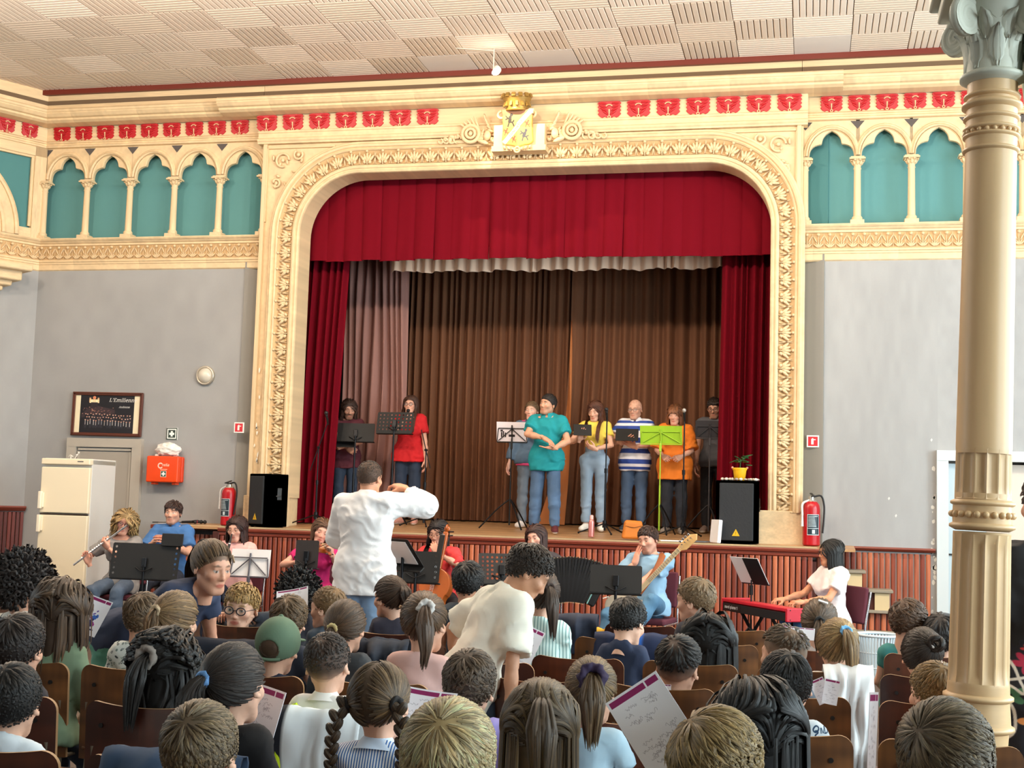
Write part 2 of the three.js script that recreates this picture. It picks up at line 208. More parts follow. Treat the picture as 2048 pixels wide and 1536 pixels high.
{ // chamfered corner, its big arch and corbelled ledge
  const g = struct('wall_left_corner', 'angled corner wall left of the stage with part of a large cream arch', 'wall');
  g.position.set(CH.x, 0, CH.z); g.rotation.y = Math.atan2(CH.dx, CH.dz) + Math.PI / 2;   // local -x runs along the wall towards the hall
  const L = CH.len; const f = 0.0;
  part('wall_lower', bx(L, 4.7, 0.2, -L / 2, 2.35, -0.1 + f), greyWall, g);
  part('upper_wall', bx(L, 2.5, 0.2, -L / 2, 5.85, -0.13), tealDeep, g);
  part('cornice', runX(CORN.map(([a, b]) => [a + 0.35, b + 6.8]), -L, 0.16), cream, g);
  part('fascia', bx(L, 0.44, 0.06, -L / 2, 6.89, 0.19), cream, g);
  part('dark_strip', bx(L, 0.055, 0.01, -L / 2, 6.93, 0.227), std(0x6e5a45, 0.95), g);  // same dark brown strip, continued round the corner
  part('frieze', bx(L, 0.24, 0.1, -L / 2, 6.545, -0.038), cream, g);
  part('architrave', runX(FRIEZE_LINE.map(([a, b]) => [a + 0.02, b]), -L, 0.01), cream, g);
  part('ledge', runX(LEDGE_TOP.map(([a, b]) => [a, b]), -L, 0.03), cream, g);
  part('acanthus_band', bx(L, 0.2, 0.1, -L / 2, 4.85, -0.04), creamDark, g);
  part('ledge', runX(LEDGE_BOT.map(([a, b]) => [a, b]), -L, 0.02), cream, g);
  for (let i = 0; i < 8; i++) { const p = part('palmette', palmette, cream, g); p.position.set(-0.1 - i * 0.16, 4.85, 0.01); p.scale.set(1.2, 1, 1); }
  for (let i = 0; i < 5; i++) { const r = part('red_leaf', redLeaf, redGloss, g); r.position.set(-0.27 - 0.33 * i, 6.56, 0.02); r.rotation.x = 0.12; part('leaf_vein', redVein, creamPlain, r); }
  part('frame_post', [bx(0.17, 1.32, 0.08, -0.085, 5.68, 0), bx(0.04, 1.02, 0.03, -0.19, 5.72, 0)], cream, g);
  part('frame_rail', [bx(L, 0.14, 0.08, -L / 2, 6.28, 0), bx(L, 0.04, 0.04, -L / 2, 6.2, 0)], cream, g);
  const arc = [], C = [-1.5, 5.06]; for (let i = 0; i <= 20; i++) { const a = i / 20 * Math.PI / 2; arc.push([C[0] + 1.12 * Math.cos(a), C[1] + 1.12 * Math.sin(a), Math.cos(a), Math.sin(a)]); }
  part('big_arch', sweep(arc, [[-0.42, -0.02], [-0.42, 0.02], [-0.2, 0.02], [-0.2, 0.05], [-0.17, 0.06], [-0.14, 0.05], [-0.03, 0.05], [-0.03, 0.075], [0, 0.085], [0.03, 0.07], [0.03, 0]], 0), cream, g);
  part('arch_foot', bx(0.6, 0.16, 0.07, -0.28, 5.1, 0), cream, g);
  const tym = new THREE.Shape(); tym.moveTo(-1.5, 5.04); tym.lineTo(-0.78, 5.04); tym.absarc(-1.5, 5.04, 0.72, 0, Math.PI / 2, false); tym.closePath(); part('tympanum', extr(tym, 0.02), creamPlain, g);
  part('corbel', [...[[0.42, 4.6, 0.10], [0.3, 4.5, 0.16], [0.2, 4.4, 0.1], [0.13, 4.32, 0.08], [0.1, 4.26, 0.06]].map(([d, y, h], i) => rbx(0.95 - i * 0.12, h, d * 2, 0.03, -0.75 - i * 0.03, y - 0.04, 0))], cream, g);
  part('wainscot_rail', runX([[0, 1.33], [0.075, 1.33], [0.08, 1.31], [0.06, 1.28], [0.04, 1.26], [0, 1.26]], -L, 0), railWood, g);
  const sg = rbx(0.046, 1.2, 0.03, 0.008, 0, 0, 0); srand(8);
  for (let i = 0; i < 40; i++) { const s = part('slat', sg, darkSlatTones[Math.floor(rnd(3))], g); s.position.set(-0.03 - i * 0.058, 0.65, 0.015); }
}
{ const g = struct('wall_left', 'grey side wall on the left with a tall window', 'wall'); const x = CH.x + CH.dx * CH.len, z0 = CH.z + CH.dz * CH.len, z1 = 4.3;
  const ww = 1.7; let z = z0; const segs = []; for (const wz of WINDOWS_LEFT) { segs.push([z, wz - ww / 2]); z = wz + ww / 2; } segs.push([z, z1]);
  const geo = segs.map(([a, b]) => bx(0.3, CEIL + 0.2, b - a, x - 0.15, (CEIL + 0.2) / 2, (a + b) / 2)); for (const wz of WINDOWS_LEFT) geo.push(bx(0.3, 1.6, ww, x - 0.15, 0.8, wz), bx(0.3, CEIL + 0.2 - 5.2, ww, x - 0.15, 5.2 + (CEIL + 0.2 - 5.2) / 2, wz));
  part('wall_panel', geo, greyWall, g); }
{ const g = struct('wall_right', 'grey side wall on the right with four tall windows', 'wall'); const x = XR1, ww = 1.9; let z = -16.2; const segs = []; for (const wz of WINDOWS_RIGHT) { segs.push([z, wz - ww / 2]); z = wz + ww / 2; } segs.push([z, 4.3]);
  const geo = segs.map(([a, b]) => bx(0.3, CEIL + 0.2, b - a, x + 0.15, (CEIL + 0.2) / 2, (a + b) / 2)); for (const wz of WINDOWS_RIGHT) geo.push(bx(0.3, 1.3, ww, x + 0.15, 0.65, wz), bx(0.3, CEIL + 0.2 - 5.4, ww, x + 0.15, 5.4 + (CEIL + 0.2 - 5.4) / 2, wz));
  part('wall_panel', geo, greyWall, g); }
{ const g = struct('wall_rear', 'plain grey wall behind the audience', 'wall'); part('wall_panel', bx(19, CEIL + 0.2, 0.3, -2.8, (CEIL + 0.2) / 2, 4.15), greyWall, g); }
// frosted windows: daylight comes through them
{ let n = 1; const glow = std(0xffffff, 0.5, { emissive: COOL, emissiveIntensity: WINDOW_GLOW }), frame = std(0xd9d4c8, 0.6);
  const make = (x, z, ww, y0, y1, dir) => { const g = struct('window_' + n++, 'tall frosted hall window', 'window'); part('pane', bx(0.02, y1 - y0, ww, x - dir * 0.12, (y0 + y1) / 2, z), glow, g);
    part('window_frame', [bx(0.07, y1 - y0, 0.07, x - dir * 0.07, (y0 + y1) / 2, z), ...[0, 0.33, 0.66, 1].map((t) => bx(0.07, 0.07, ww, x - dir * 0.07, lerp(y0, y1, t), z)), bx(0.07, y1 - y0, 0.07, x - dir * 0.07, (y0 + y1) / 2, z - ww / 2), bx(0.07, y1 - y0, 0.07, x - dir * 0.07, (y0 + y1) / 2, z + ww / 2)], frame, g);
    const l = new THREE.RectAreaLight(COOL, WINDOW_POWER * (dir > 0 ? 0.35 : 1), ww - 0.1, y1 - y0 - 0.1); l.position.set(x + dir * 0.02, (y0 + y1) / 2, z); l.lookAt(x + dir * 5, (y0 + y1) / 2, z); l.name = 'window_light'; g.add(l); };
  for (const z of WINDOWS_RIGHT) make(XR1, z, 1.9, 1.3, 5.4, -1);
  for (const z of WINDOWS_LEFT) make(CH.x + CH.dx * CH.len, z, 1.7, 1.6, 5.2, 1); }
// pendant lamps (above the picture)
PENDANTS.forEach(([x, z], i) => { const t = thing('pendant_lamp', ['first', 'second', 'third', 'fourth', 'fifth'][i] + ' opal globe lamp hung high above the audience', 'lamp', [x, 6.45, z], 0, 'globe lamps of the hall');
  part('globe', new THREE.SphereGeometry(0.17, 20, 14), std(0xfff2dd, 0.4, { emissive: WARM, emissiveIntensity: 6 }), t);
  part('rod', [cyl(0.012, 0.012, CEIL - 6.6, 0, (CEIL - 6.6) / 2 + 0.16, 0), cyl(0.06, 0.06, 0.05, 0, 0.18, 0)], std(0x6a5a3a, 0.4, { metalness: 0.8 }), t);
  const l = new THREE.PointLight(WARM, LAMP_POWER, 0, 2); l.shadow.radius = 8; l.castShadow = true; t.add(l); });

// ---------- proscenium ----------
const archPath = (off, n = 14) => { // inner opening offset outwards by off
  const x0 = -6.62 - off, x1 = -0.5 + off, yt = 5.83 + off, r = 0.8 + off, y0 = 1.55, p = [[x0, y0, -1, 0]];
  for (let i = 0; i <= n; i++) { const a = Math.PI - i / n * Math.PI / 2; p.push([x0 + r + r * Math.cos(a), yt - r + r * Math.sin(a), Math.cos(a), Math.sin(a)]); }
  for (let i = 0; i <= n; i++) { const a = Math.PI / 2 - i / n * Math.PI / 2; p.push([x1 - r + r * Math.cos(a), yt - r + r * Math.sin(a), Math.cos(a), Math.sin(a)]); }
  p.push([x1, y0, 1, 0]); return p; };
{ const g = struct('wall_proscenium', 'cream plaster stage arch with a band of acanthus leaves', 'wall');
  const s = poly([[PX0, 1.12], [PX1, 1.12], [PX1, 6.4], [PX0, 6.4]]); const hole = new THREE.Path(); archPath(0.03, 20).forEach((q, i) => hole[i ? 'lineTo' : 'moveTo'](q[0], i === 0 ? 1.13 : q[1])); hole.lineTo(-0.47, 1.13); hole.closePath(); s.holes.push(hole);
  part('arch_wall', xf(extr(s, 0.4), 0, 0, ZP - 0.42), cream, g);
  const P = archPath(0, 18);
  part('inner_moulding', sweep(P, [[0, -0.38], [0, 0], [0.008, 0.02], [0.03, 0.03], [0.045, 0.02], [0.055, 0.02], [0.06, 0.035], [0.075, 0.04], [0.1, 0.03], [0.115, 0.0]], ZP - 0.02), cream, g);
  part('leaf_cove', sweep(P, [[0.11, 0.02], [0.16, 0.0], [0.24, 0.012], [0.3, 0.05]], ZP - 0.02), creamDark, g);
  part('outer_moulding', sweep(P, [[0.29, 0], [0.29, 0.06], [0.305, 0.075], [0.325, 0.06], [0.335, 0.085], [0.36, 0.095], [0.375, 0.08], [0.385, 0.06], [0.4, 0.06], [0.41, 0.05], [0.41, 0]], ZP - 0.02), cream, g);
  part('frame_moulding', [[PX0 + 0.05, 1], [PX1 - 0.05, -1]].map(([x, d]) => bx(0.05, 4.7, 0.05, x, 3.9, ZP)), cream, g);
  const acanthus = (() => { const l = []; for (let i = -2; i <= 2; i++) { l.push(sph(0.017, 0.05, 0.018, i * 0.026, 0.012 - Math.abs(i) * 0.012, 0.02, 0, 0, -i * 0.33, 6)); } for (const sx of [-1, 1]) l.push(sph(0.024, 0.018, 0.02, sx * 0.032, -0.055, 0.018, 0, 0, sx * 0.5, 6), sph(0.02, 0.016, 0.018, sx * 0.04, -0.012, 0.02, 0, 0, 0, 6), sph(0.007, 0.085, 0.012, sx * 0.094, 0, 0.015, 0, 0, sx * -0.14, 6)); l.push(sph(0.009, 0.06, 0.02, 0, -0.03, 0.02, 0, 0, 0, 6), sph(0.018, 0.018, 0.02, 0, 0.07, 0.035, 0, 0, 0, 6)); return join(l); })();
  const path = archPath(0.2, 40); let acc = 0; const step = 0.215; for (let i = 0; i < path.length - 1; i++) { const a = path[i], b = path[i + 1], l = Math.hypot(b[0] - a[0], b[1] - a[1]); while (acc < l) { const t = acc / l, x = lerp(a[0], b[0], t), y = lerp(a[1], b[1], t), nx = lerp(a[2], b[2], t), ny = lerp(a[3], b[3], t); const m = part('acanthus_leaf', acanthus, cream, g); m.position.set(x, y, ZP - 0.01); m.scale.setScalar(1.14); m.rotation.z = Math.atan2(-nx, ny); acc += step; } acc -= l; }
  for (const x of [-6.91, -0.31]) part('base_block', rbx(0.62, 0.42, 0.08, 0.012, x, 1.36, ZP), cream, g);
  for (const [cx, d] of [[PX0 + 0.1, 1], [PX1 - 0.1, -1]]) { // leafy spandrels in the two corners
    const l = []; srand(11); for (let i = 0; i < 26; i++) { const u = rnd(), v = rnd(); if (u + v * 1.1 > 0.98) continue; l.push(sph(rnd(0.02, 0.05), rnd(0.012, 0.022), 0.02, cx + d * (0.05 + u * 0.72), 6.13 - v * 0.85, ZP + 0.005, 0, 0, rnd(3.1), 6)); }
    for (let k = 0; k < 3; k++) { const R = [0.09, 0.06, 0.05][k], px = cx + d * [0.2, 0.42, 0.12][k], py = [6.03, 6.1, 5.72][k]; l.push(new THREE.TorusGeometry(R, 0.016, 6, 16, 5).applyMatrix4(M4(px, py, ZP + 0.01, 0, 0, k * 2))); l.push(sph(0.03, 0.03, 0.025, px, py, ZP + 0.005, 0, 0, 0, 6)); }
    part('spandrel_foliage', l, cream, g); part('spandrel_frame', [bx(0.95, 0.02, 0.04, cx + d * 0.46, 6.2, ZP - 0.005), bx(0.02, 1.0, 0.04, cx - d * 0.02, 5.7, ZP - 0.005)], cream, g); }
  part('entablature_block', bx(PX1 - PX0 + 0.1, 0.5, 0.36, PC, 6.56, ZP - 0.16), cream, g); part('fascia', bx(PX1 - PX0 - 0.05, 0.4, 0.062, PC, 6.9, ZW + 0.19), cream, g); part('dark_strip', bx(PX1 - PX0 - 0.05, 0.055, 0.012, PC, 6.93, ZW + 0.227), std(0x6e5a45, 0.95), g);  // fascia over the arch carries the same dark brown strip
  part('cornice', runX(CORN.map(([a, b]) => [a + ZP + 0.35, b + 6.8]), -7.74, 0.34), cream, g);
  part('architrave', runX([[-0.1, 6.43], [0.03, 6.43], [0.045, 6.42], [0.045, 6.4], [0.03, 6.39], [0.03, 6.33], [0.055, 6.315], [0.06, 6.285], [0.045, 6.27], [0.04, 6.25], [-0.1, 6.25]].map(([a, b]) => [a + ZP + 0.01, b]), PX0 - 0.05, PX1 + 0.05), cream, g);
  for (const x of [...Array(7)].map((_, i) => -7.14 + 0.374 * i).concat([...Array(7)].map((_, i) => -2.51 + 0.37 * i))) { const r = part('red_leaf', redLeaf, redGloss, g); r.position.set(x, 6.545, ZP + 0.03); r.rotation.x = 0.12; r.scale.set(1.25, 1.1, 1); part('leaf_vein', redVein, creamPlain, r); }
  srand(21); const fl = []; for (let i = 0; i < 26; i++) { const s = [], r = rnd(0.006, 0.02), n = 7; for (let k = 0; k < n; k++) { const a = k / n * 6.283; s.push([Math.cos(a) * r * rnd(0.4, 1), Math.sin(a) * r * rnd(0.8, 3)]); } fl.push(xf(extr(poly(s), 0.002), i < 13 ? rnd(-7.15, -7.06) : rnd(-0.22, -0.16), rnd(1.6, 3.6), ZP + 0.001)); } part('flaked_paint', fl, std(0xf4efe2, 0.9), g);
}
// ---------- stage ----------
const slatGeo = (w, h) => extr(poly([[-w / 2, 0], [-w / 2, 0.012], [-w / 4, 0.022], [w / 4, 0.022], [w / 2, 0.012], [w / 2, 0]]), h).applyMatrix4(new THREE.Matrix4().makeRotationX(-Math.PI / 2)).applyMatrix4(new THREE.Matrix4().makeRotationY(Math.PI));
{ const g = struct('floor_stage', 'raised stage with a slatted timber front', 'stage');
  const depth = 3.65, boards = [], n = 24, bw = depth / n, bm = [0xc09468, 0xb58a60, 0xc89d70].map((c, i) => std(0xffffff, 0.4, { map: grainTex(lin2(c, 0.86), lin2(c, 1.08), 3, 24, i + 30) }));
  for (let i = 0; i < n; i++) { const z = ZS - bw * (i + 0.5); const b = part('floor_board', bx(8.5, 0.03, bw - 0.004, -3.75, 0, 0, Math.atan(0.04), 0, 0), bm[i % 3], g); b.position.set(0, stageY(z) - 0.016, z); }
  part('stage_edge', [bx(7.4, 0.02, 0.06, -3.62, FLOOR_STAGE + 0.002, ZS - 0.01), bx(0.9, 0.02, 0.06, -7.78, FLOOR_STAGE + 0.002, ZS - 0.13)], std(0xcdb38a, 0.35, { metalness: 0.3 }), g);
  part('stage_nosing', runX([[-0.2, 0], [0.035, 0], [0.045, -0.015], [0.04, -0.04], [0.02, -0.05], [0.02, -0.085], [0, -0.1], [-0.2, -0.1]].map(([a, b]) => [a + ZS, b + FLOOR_STAGE - 0.01]), -7.32, 0.1), railWood, g);
  part('stage_body', [bx(7.38, 1.0, 3.65, -3.62, 0.5, ZS - 1.85), bx(1.0, 1.02, 0.6, -7.83, 0.51, ZS - 0.47)], railDark, g);
  part('corner_post', rbx(0.09, 1.1, 0.09, 0.01, -7.35, 0.55, ZS - 0.02), railDark, g);
  part('side_ledge', rbx(1.0, 0.05, 0.6, 0.01, -7.85, 1.132, ZS - 0.43), railWood, g);
  const pitch = 0.0655, sg = slatGeo(0.052, 1.04); srand(17);
  for (let i = 0; i < 112; i++) { const s = part('slat', sg, slatTones[Math.floor(rnd(5))], g); s.position.set(-7.27 + pitch * i, 0.01, ZS + 0.0); }
  for (let i = 0; i < 14; i++) { const s = part('slat', sg, slatTones[Math.floor(rnd(4))], g); s.position.set(-8.27 + pitch * i, 0.01, ZS - 0.15); }
  part('skirting', bx(7.38, 0.1, 0.03, -3.62, 0.05, ZS + 0.03), railDark, g);
  part('stage_back', bx(9.5, 6, 0.1, -3.7, 4, -19.1), std(0x1c1512, 0.9), g); part('stage_side', [bx(0.1, 6, 2.7, -8.35, 4, -17.75), bx(0.1, 6, 2.7, 0.95, 4, -17.75), bx(9.4, 0.1, 2.7, -3.7, 6.6, -17.75)], std(0x1c1512, 0.9), g);
}
{ const g = struct('trim_2', 'slatted timber dado right of the stage', 'panelling'); const sg = slatGeo(0.052, 1.06); srand(19);
  part('dado_rail', runX([[0, 1.18], [0.06, 1.18], [0.066, 1.16], [0.05, 1.14], [0.03, 1.13], [0, 1.13]].map(([a, b]) => [a + ZW, b]), 0.05, 1.42), railWood, g);
  for (let i = 0; i < 20; i++) { const s = part('slat', sg, slatTones[Math.floor(rnd(5))], g); s.position.set(0.1 + 0.0655 * i, 0.05, ZW + 0.0); } }
{ const t = thing('stage_steps', 'timber steps with grey treads down from the right end of the stage', 'steps', [0, 0, 0]); const tr = std(0x8f8473, 0.6), riser = std(0xcdb68c, 0.7); srand(23);
  const X = [0.42, 0.72, 0.98, 1.2];
  [0.9, 0.69, 0.46, 0.23].forEach((y, i) => { const z0 = ZS + 0.02 - 0.1, x1 = X[i] + 0.18; part('tread', rbx(x1 - 0.1 + 0.04, 0.035, 0.36, 0.008, (x1 + 0.1) / 2, y, z0 - 0.2), tr, t); part('riser_panel', bx(0.16, 0.2, 0.3, x1 - 0.1, y - 0.12, z0 - 0.2), riser, t); part('step_core', bx(x1 - 0.3, 0.2, 0.24, (x1 - 0.1) / 2 + 0.03, y - 0.12, z0 - 0.21), railDark, t);
    const n = Math.floor((x1 - 0.32) / 0.066), sg = slatGeo(0.05, 0.19); for (let k = 0; k < n; k++) { const s = part('slat', sg, slatTones[Math.floor(rnd(5))], t); s.position.set(0.16 + k * 0.066, y - 0.21, z0 - 0.095); } }); }
// doors
{ const g = struct('door_1', 'grey painted door behind the tall fridge', 'door'); const m = std(0xb4aca0, 0.6), m2 = std(0xa59d92, 0.6), cx = -9.35;
  part('door_frame', [bx(0.14, 2.16, 0.07, -9.84, 1.08, ZW + 0.03), bx(0.14, 2.16, 0.07, -8.86, 1.08, ZW + 0.03), bx(1.12, 0.12, 0.076, cx, 2.22, ZW + 0.03), bx(0.03, 2.1, 0.05, -9.74, 1.05, ZW + 0.02), bx(0.03, 2.1, 0.05, -8.96, 1.05, ZW + 0.02), bx(0.8, 0.03, 0.05, cx, 2.13, ZW + 0.02)], m, g);
  part('door_leaf', bx(0.8, 2.1, 0.04, cx, 1.05, ZW + 0.012), m2, g); part('door_handle', [rbx(0.1, 0.02, 0.03, 0.008, -9.62, 1.05, ZW + 0.06), cyl(0.02, 0.02, 0.04, -9.66, 1.05, ZW + 0.05, Math.PI / 2)], std(0x888880, 0.3, { metalness: 0.8 }), g); }
{ const g = struct('door_2', 'white framed doorway behind the fluted column', 'door'); const m = std(0xc9cfd0, 0.5), leaf = std(0xb9c4c8, 0.5);
  part('door_frame', [bx(0.13, 2.21, 0.14, 1.5, 1.105, ZW), bx(0.13, 2.21, 0.14, 2.7, 1.105, ZW), bx(1.33, 0.12, 0.15, 2.1, 2.27, ZW)], m, g);
  part('door_leaf', bx(0.5, 2.18, 0.04, 1.78, 1.09, ZW - 0.08, 0, 0.12, 0), leaf, g); part('door_leaf', bx(0.66, 2.18, 0.04, 2.33, 1.09, ZW - 0.1), std(0xd8c9bb, 0.6), g); part('lobby_wall', bx(1.6, 2.5, 0.1, 2.1, 1.25, ZW - 0.6), std(0xd8c9bb, 0.8), g);
  part('door_handle', [rbx(0.12, 0.02, 0.03, 0.008, 1.62, 1.12, ZW - 0.03), rbx(0.03, 0.16, 0.012, 0.004, 1.6, 1.06, ZW - 0.05)], std(0x222222, 0.4), g); }
// ---------- curtains ----------
const velvet = (hex) => new THREE.MeshPhysicalMaterial({ color: hex, roughness: 0.9, specularIntensity: 0.25, sheen: 0.12, sheenRoughness: 0.5, sheenColor: new THREE.Color(hex).multiplyScalar(1.4) });
// a hanging cloth: fold(u, v) gives the depth offset, topOf(x) and botOf(x) its edges, lean(v) shifts x
function cloth(x0, x1, topOf, botOf, z, nu, nv, fold, shift = () => 0, thick = 0.012) {
  const pos = [], idx = [], uv = [];
  for (let s = 0; s < 2; s++) for (let j = 0; j <= nv; j++) for (let i = 0; i <= nu; i++) { const u = i / nu, v = j / nv, x = lerp(x0, x1, u); const t = topOf(x), b = botOf(x, u); pos.push(x + shift(u, v), lerp(b, t, v), z + fold(u, v) - s * thick); uv.push(x, lerp(b, t, v)); }
  const N = (nu + 1) * (nv + 1), I = (s, i, j) => s * N + j * (nu + 1) + i;
  for (let j = 0; j < nv; j++) for (let i = 0; i < nu; i++) { const q = [I(0, i, j), I(0, i + 1, j), I(0, i + 1, j + 1), I(0, i, j + 1)], r = [I(1, i, j), I(1, i + 1, j), I(1, i + 1, j + 1), I(1, i, j + 1)]; idx.push(q[0], q[1], q[2], q[0], q[2], q[3], r[0], r[2], r[1], r[0], r[3], r[2]); }
  for (let i = 0; i < nu; i++) { const a = I(0, i, 0), b = I(0, i + 1, 0), c = I(1, i, 0), d = I(1, i + 1, 0); idx.push(a, c, d, a, d, b); }
  const g = new THREE.BufferGeometry(); g.setAttribute('position', new THREE.Float32BufferAttribute(pos, 3)); g.setAttribute('uv', new THREE.Float32BufferAttribute(uv, 2)); g.setIndex(idx); g.computeVertexNormals(); return g;
}
const foldRow = (n, seed) => { srand(seed); const c = []; let a = 0; for (let i = 0; i < n; i++) { const w = rnd(0.6, 1.4); c.push([a, w, rnd(0.6, 1.25)]); a += w; } return (u) => { const x = u * a; let k = 0; while (k < n - 1 && x > c[k + 1][0]) k++; const t = (x - c[k][0]) / c[k][1]; return c[k][2] * (0.5 - 0.5 * Math.cos(t * Math.PI * 2)) ** 0.8 - 0.5; }; };
{ // red pelmet with flat box pleats
  const t = thing('stage_pelmet', 'deep crimson velvet pelmet hanging across the top of the stage opening', 'curtain'); const m = velvet(0x6c0416);
  const n = 28, x0 = -7.2, x1 = -0.1, w = (x1 - x0) / n; srand(31);
  for (let i = 0; i < n; i++) { const a = x0 + i * w, tw = rnd(-0.02, 0.02), ph = rnd(6), soft = i > 9 && i < 20 ? rnd(0.012, 0.03) : rnd(0.003, 0.008), dz = rnd(-0.012, 0.012);
    part('pleat', cloth(a - 0.012, a + w + 0.012, () => 6.3, () => 4.755 + dz * 0.8, -16.36, 10, 9, (u, v) => dz + 0.028 * Math.sin(u * Math.PI) ** 0.4 * (1.1 - 0.3 * v) + soft * Math.sin(u * 9 + ph) * (1 - v) + (v < 0.12 ? 0.004 : 0), (u, v) => tw * (1 - v)), m, t); }
}
const baseY = (z) => stageY(z) + 0.015;
{ const m = velvet(0x6c0416);
  const mk = (name, label, x0, x1, z, n, seed, sh) => { const f = foldRow(n, seed); return single(name, cloth(x0, x1, () => 5.4, () => baseY(z) , z, n * 14, 8, (u, v) => 0.13 * f(clamp(u + 0.01 * Math.sin(v * 3), 0, 1)) * (1.1 - 0.35 * v), sh), m, label, 'curtain'); };
  mk('red_stage_curtain', 'crimson velvet curtain gathered at the left side of the stage', -7.75, -6.18, -16.62, 13, 41, (u, v) => -0.16 * u * (1 - v));
  mk('red_stage_curtain', 'crimson velvet curtain gathered at the right side of the stage', -1.13, 0.3, -16.62, 14, 43, (u, v) => -0.05 * (1 - u) * (1 - v) * (1 - v)); }
{ const mauve = velvet(0x9a7168), brown = velvet(0x77503a);
  const f1 = foldRow(9, 51); single('mauve_curtain', cloth(-6.62, -5.66, () => 5.3, () => baseY(-17.75), -17.72, 130, 12, (u, v) => 0.1 * f1(clamp(u + 0.05 * Math.sin(v * 2.2 + u * 5), 0, 1)) + 0.03 * Math.sin(v * 7 + u * 11), (u, v) => 0.1 * Math.sin(v * 3) * (1 - v) - 0.05), mauve, 'dusty mauve curtain hanging between the left crimson curtain and the brown backcloth', 'curtain');
  const f2 = foldRow(26, 53), f3 = foldRow(16, 57);
  single('brown_backcloth', cloth(-6.1, -3.38, () => 5.3, (x) => baseY(-18.5), -18.45, 26 * 13, 12, (u, v) => 0.1 * f2(u) * (0.8 + 0.3 * (1 - v)) + 0.05 * noise(u * 9, v * 3, 2) * (1 - v), (u, v) => (u > 0.8 ? (u - 0.8) * 0.6 * Math.max(0, 0.45 - v) : 0)), brown, 'left half of the brown velvet backcloth behind the singers', 'curtain', null, 0, 'brown backcloth halves');
  single('brown_backcloth', cloth(-3.4, -1.0, () => 5.3, (x) => baseY(-18.5), -18.38, 16 * 16, 12, (u, v) => 0.1 * f3(u) * (0.8 + 0.3 * (1 - v)) + (u < 0.04 ? 0.16 * (1 - u / 0.04) * (1 - Math.abs(v - 0.3) * 0.9) : 0), (u, v) => -0.32 * (1 - u) ** 3 * Math.max(0, 0.62 - v) ** 1.2), brown, 'right half of the brown velvet backcloth with its edge turned forward', 'curtain', null, 0, 'brown backcloth halves').add(put(Object.assign(new THREE.Mesh(cloth(-3.46, -3.26, () => 4.2, () => baseY(-18.1), -18.2, 10, 18, (u, v) => 0.05 * u + 0.03 * Math.sin(v * 9 + u * 3), (u, v) => -(u - 0.5) * 0.19 * v ** 0.7 - 0.4 * Math.max(0, 0.72 - v) ** 2 * (1.6 - u)), std(0xb8703c, 0.8)), { name: 'lining' })));
  const f4 = foldRow(30, 61); single('short_frill', cloth(-5.72, -1.12, () => 5.05, (x, u) => 4.715 + 0.012 * Math.sin(u * 40) + 0.008 * Math.sin(u * 97), -17.0, 260, 4, (u, v) => 0.09 * f4(u)), std(0xeccab0, 0.8), 'short pale peach frill below the crimson pelmet', 'curtain'); }

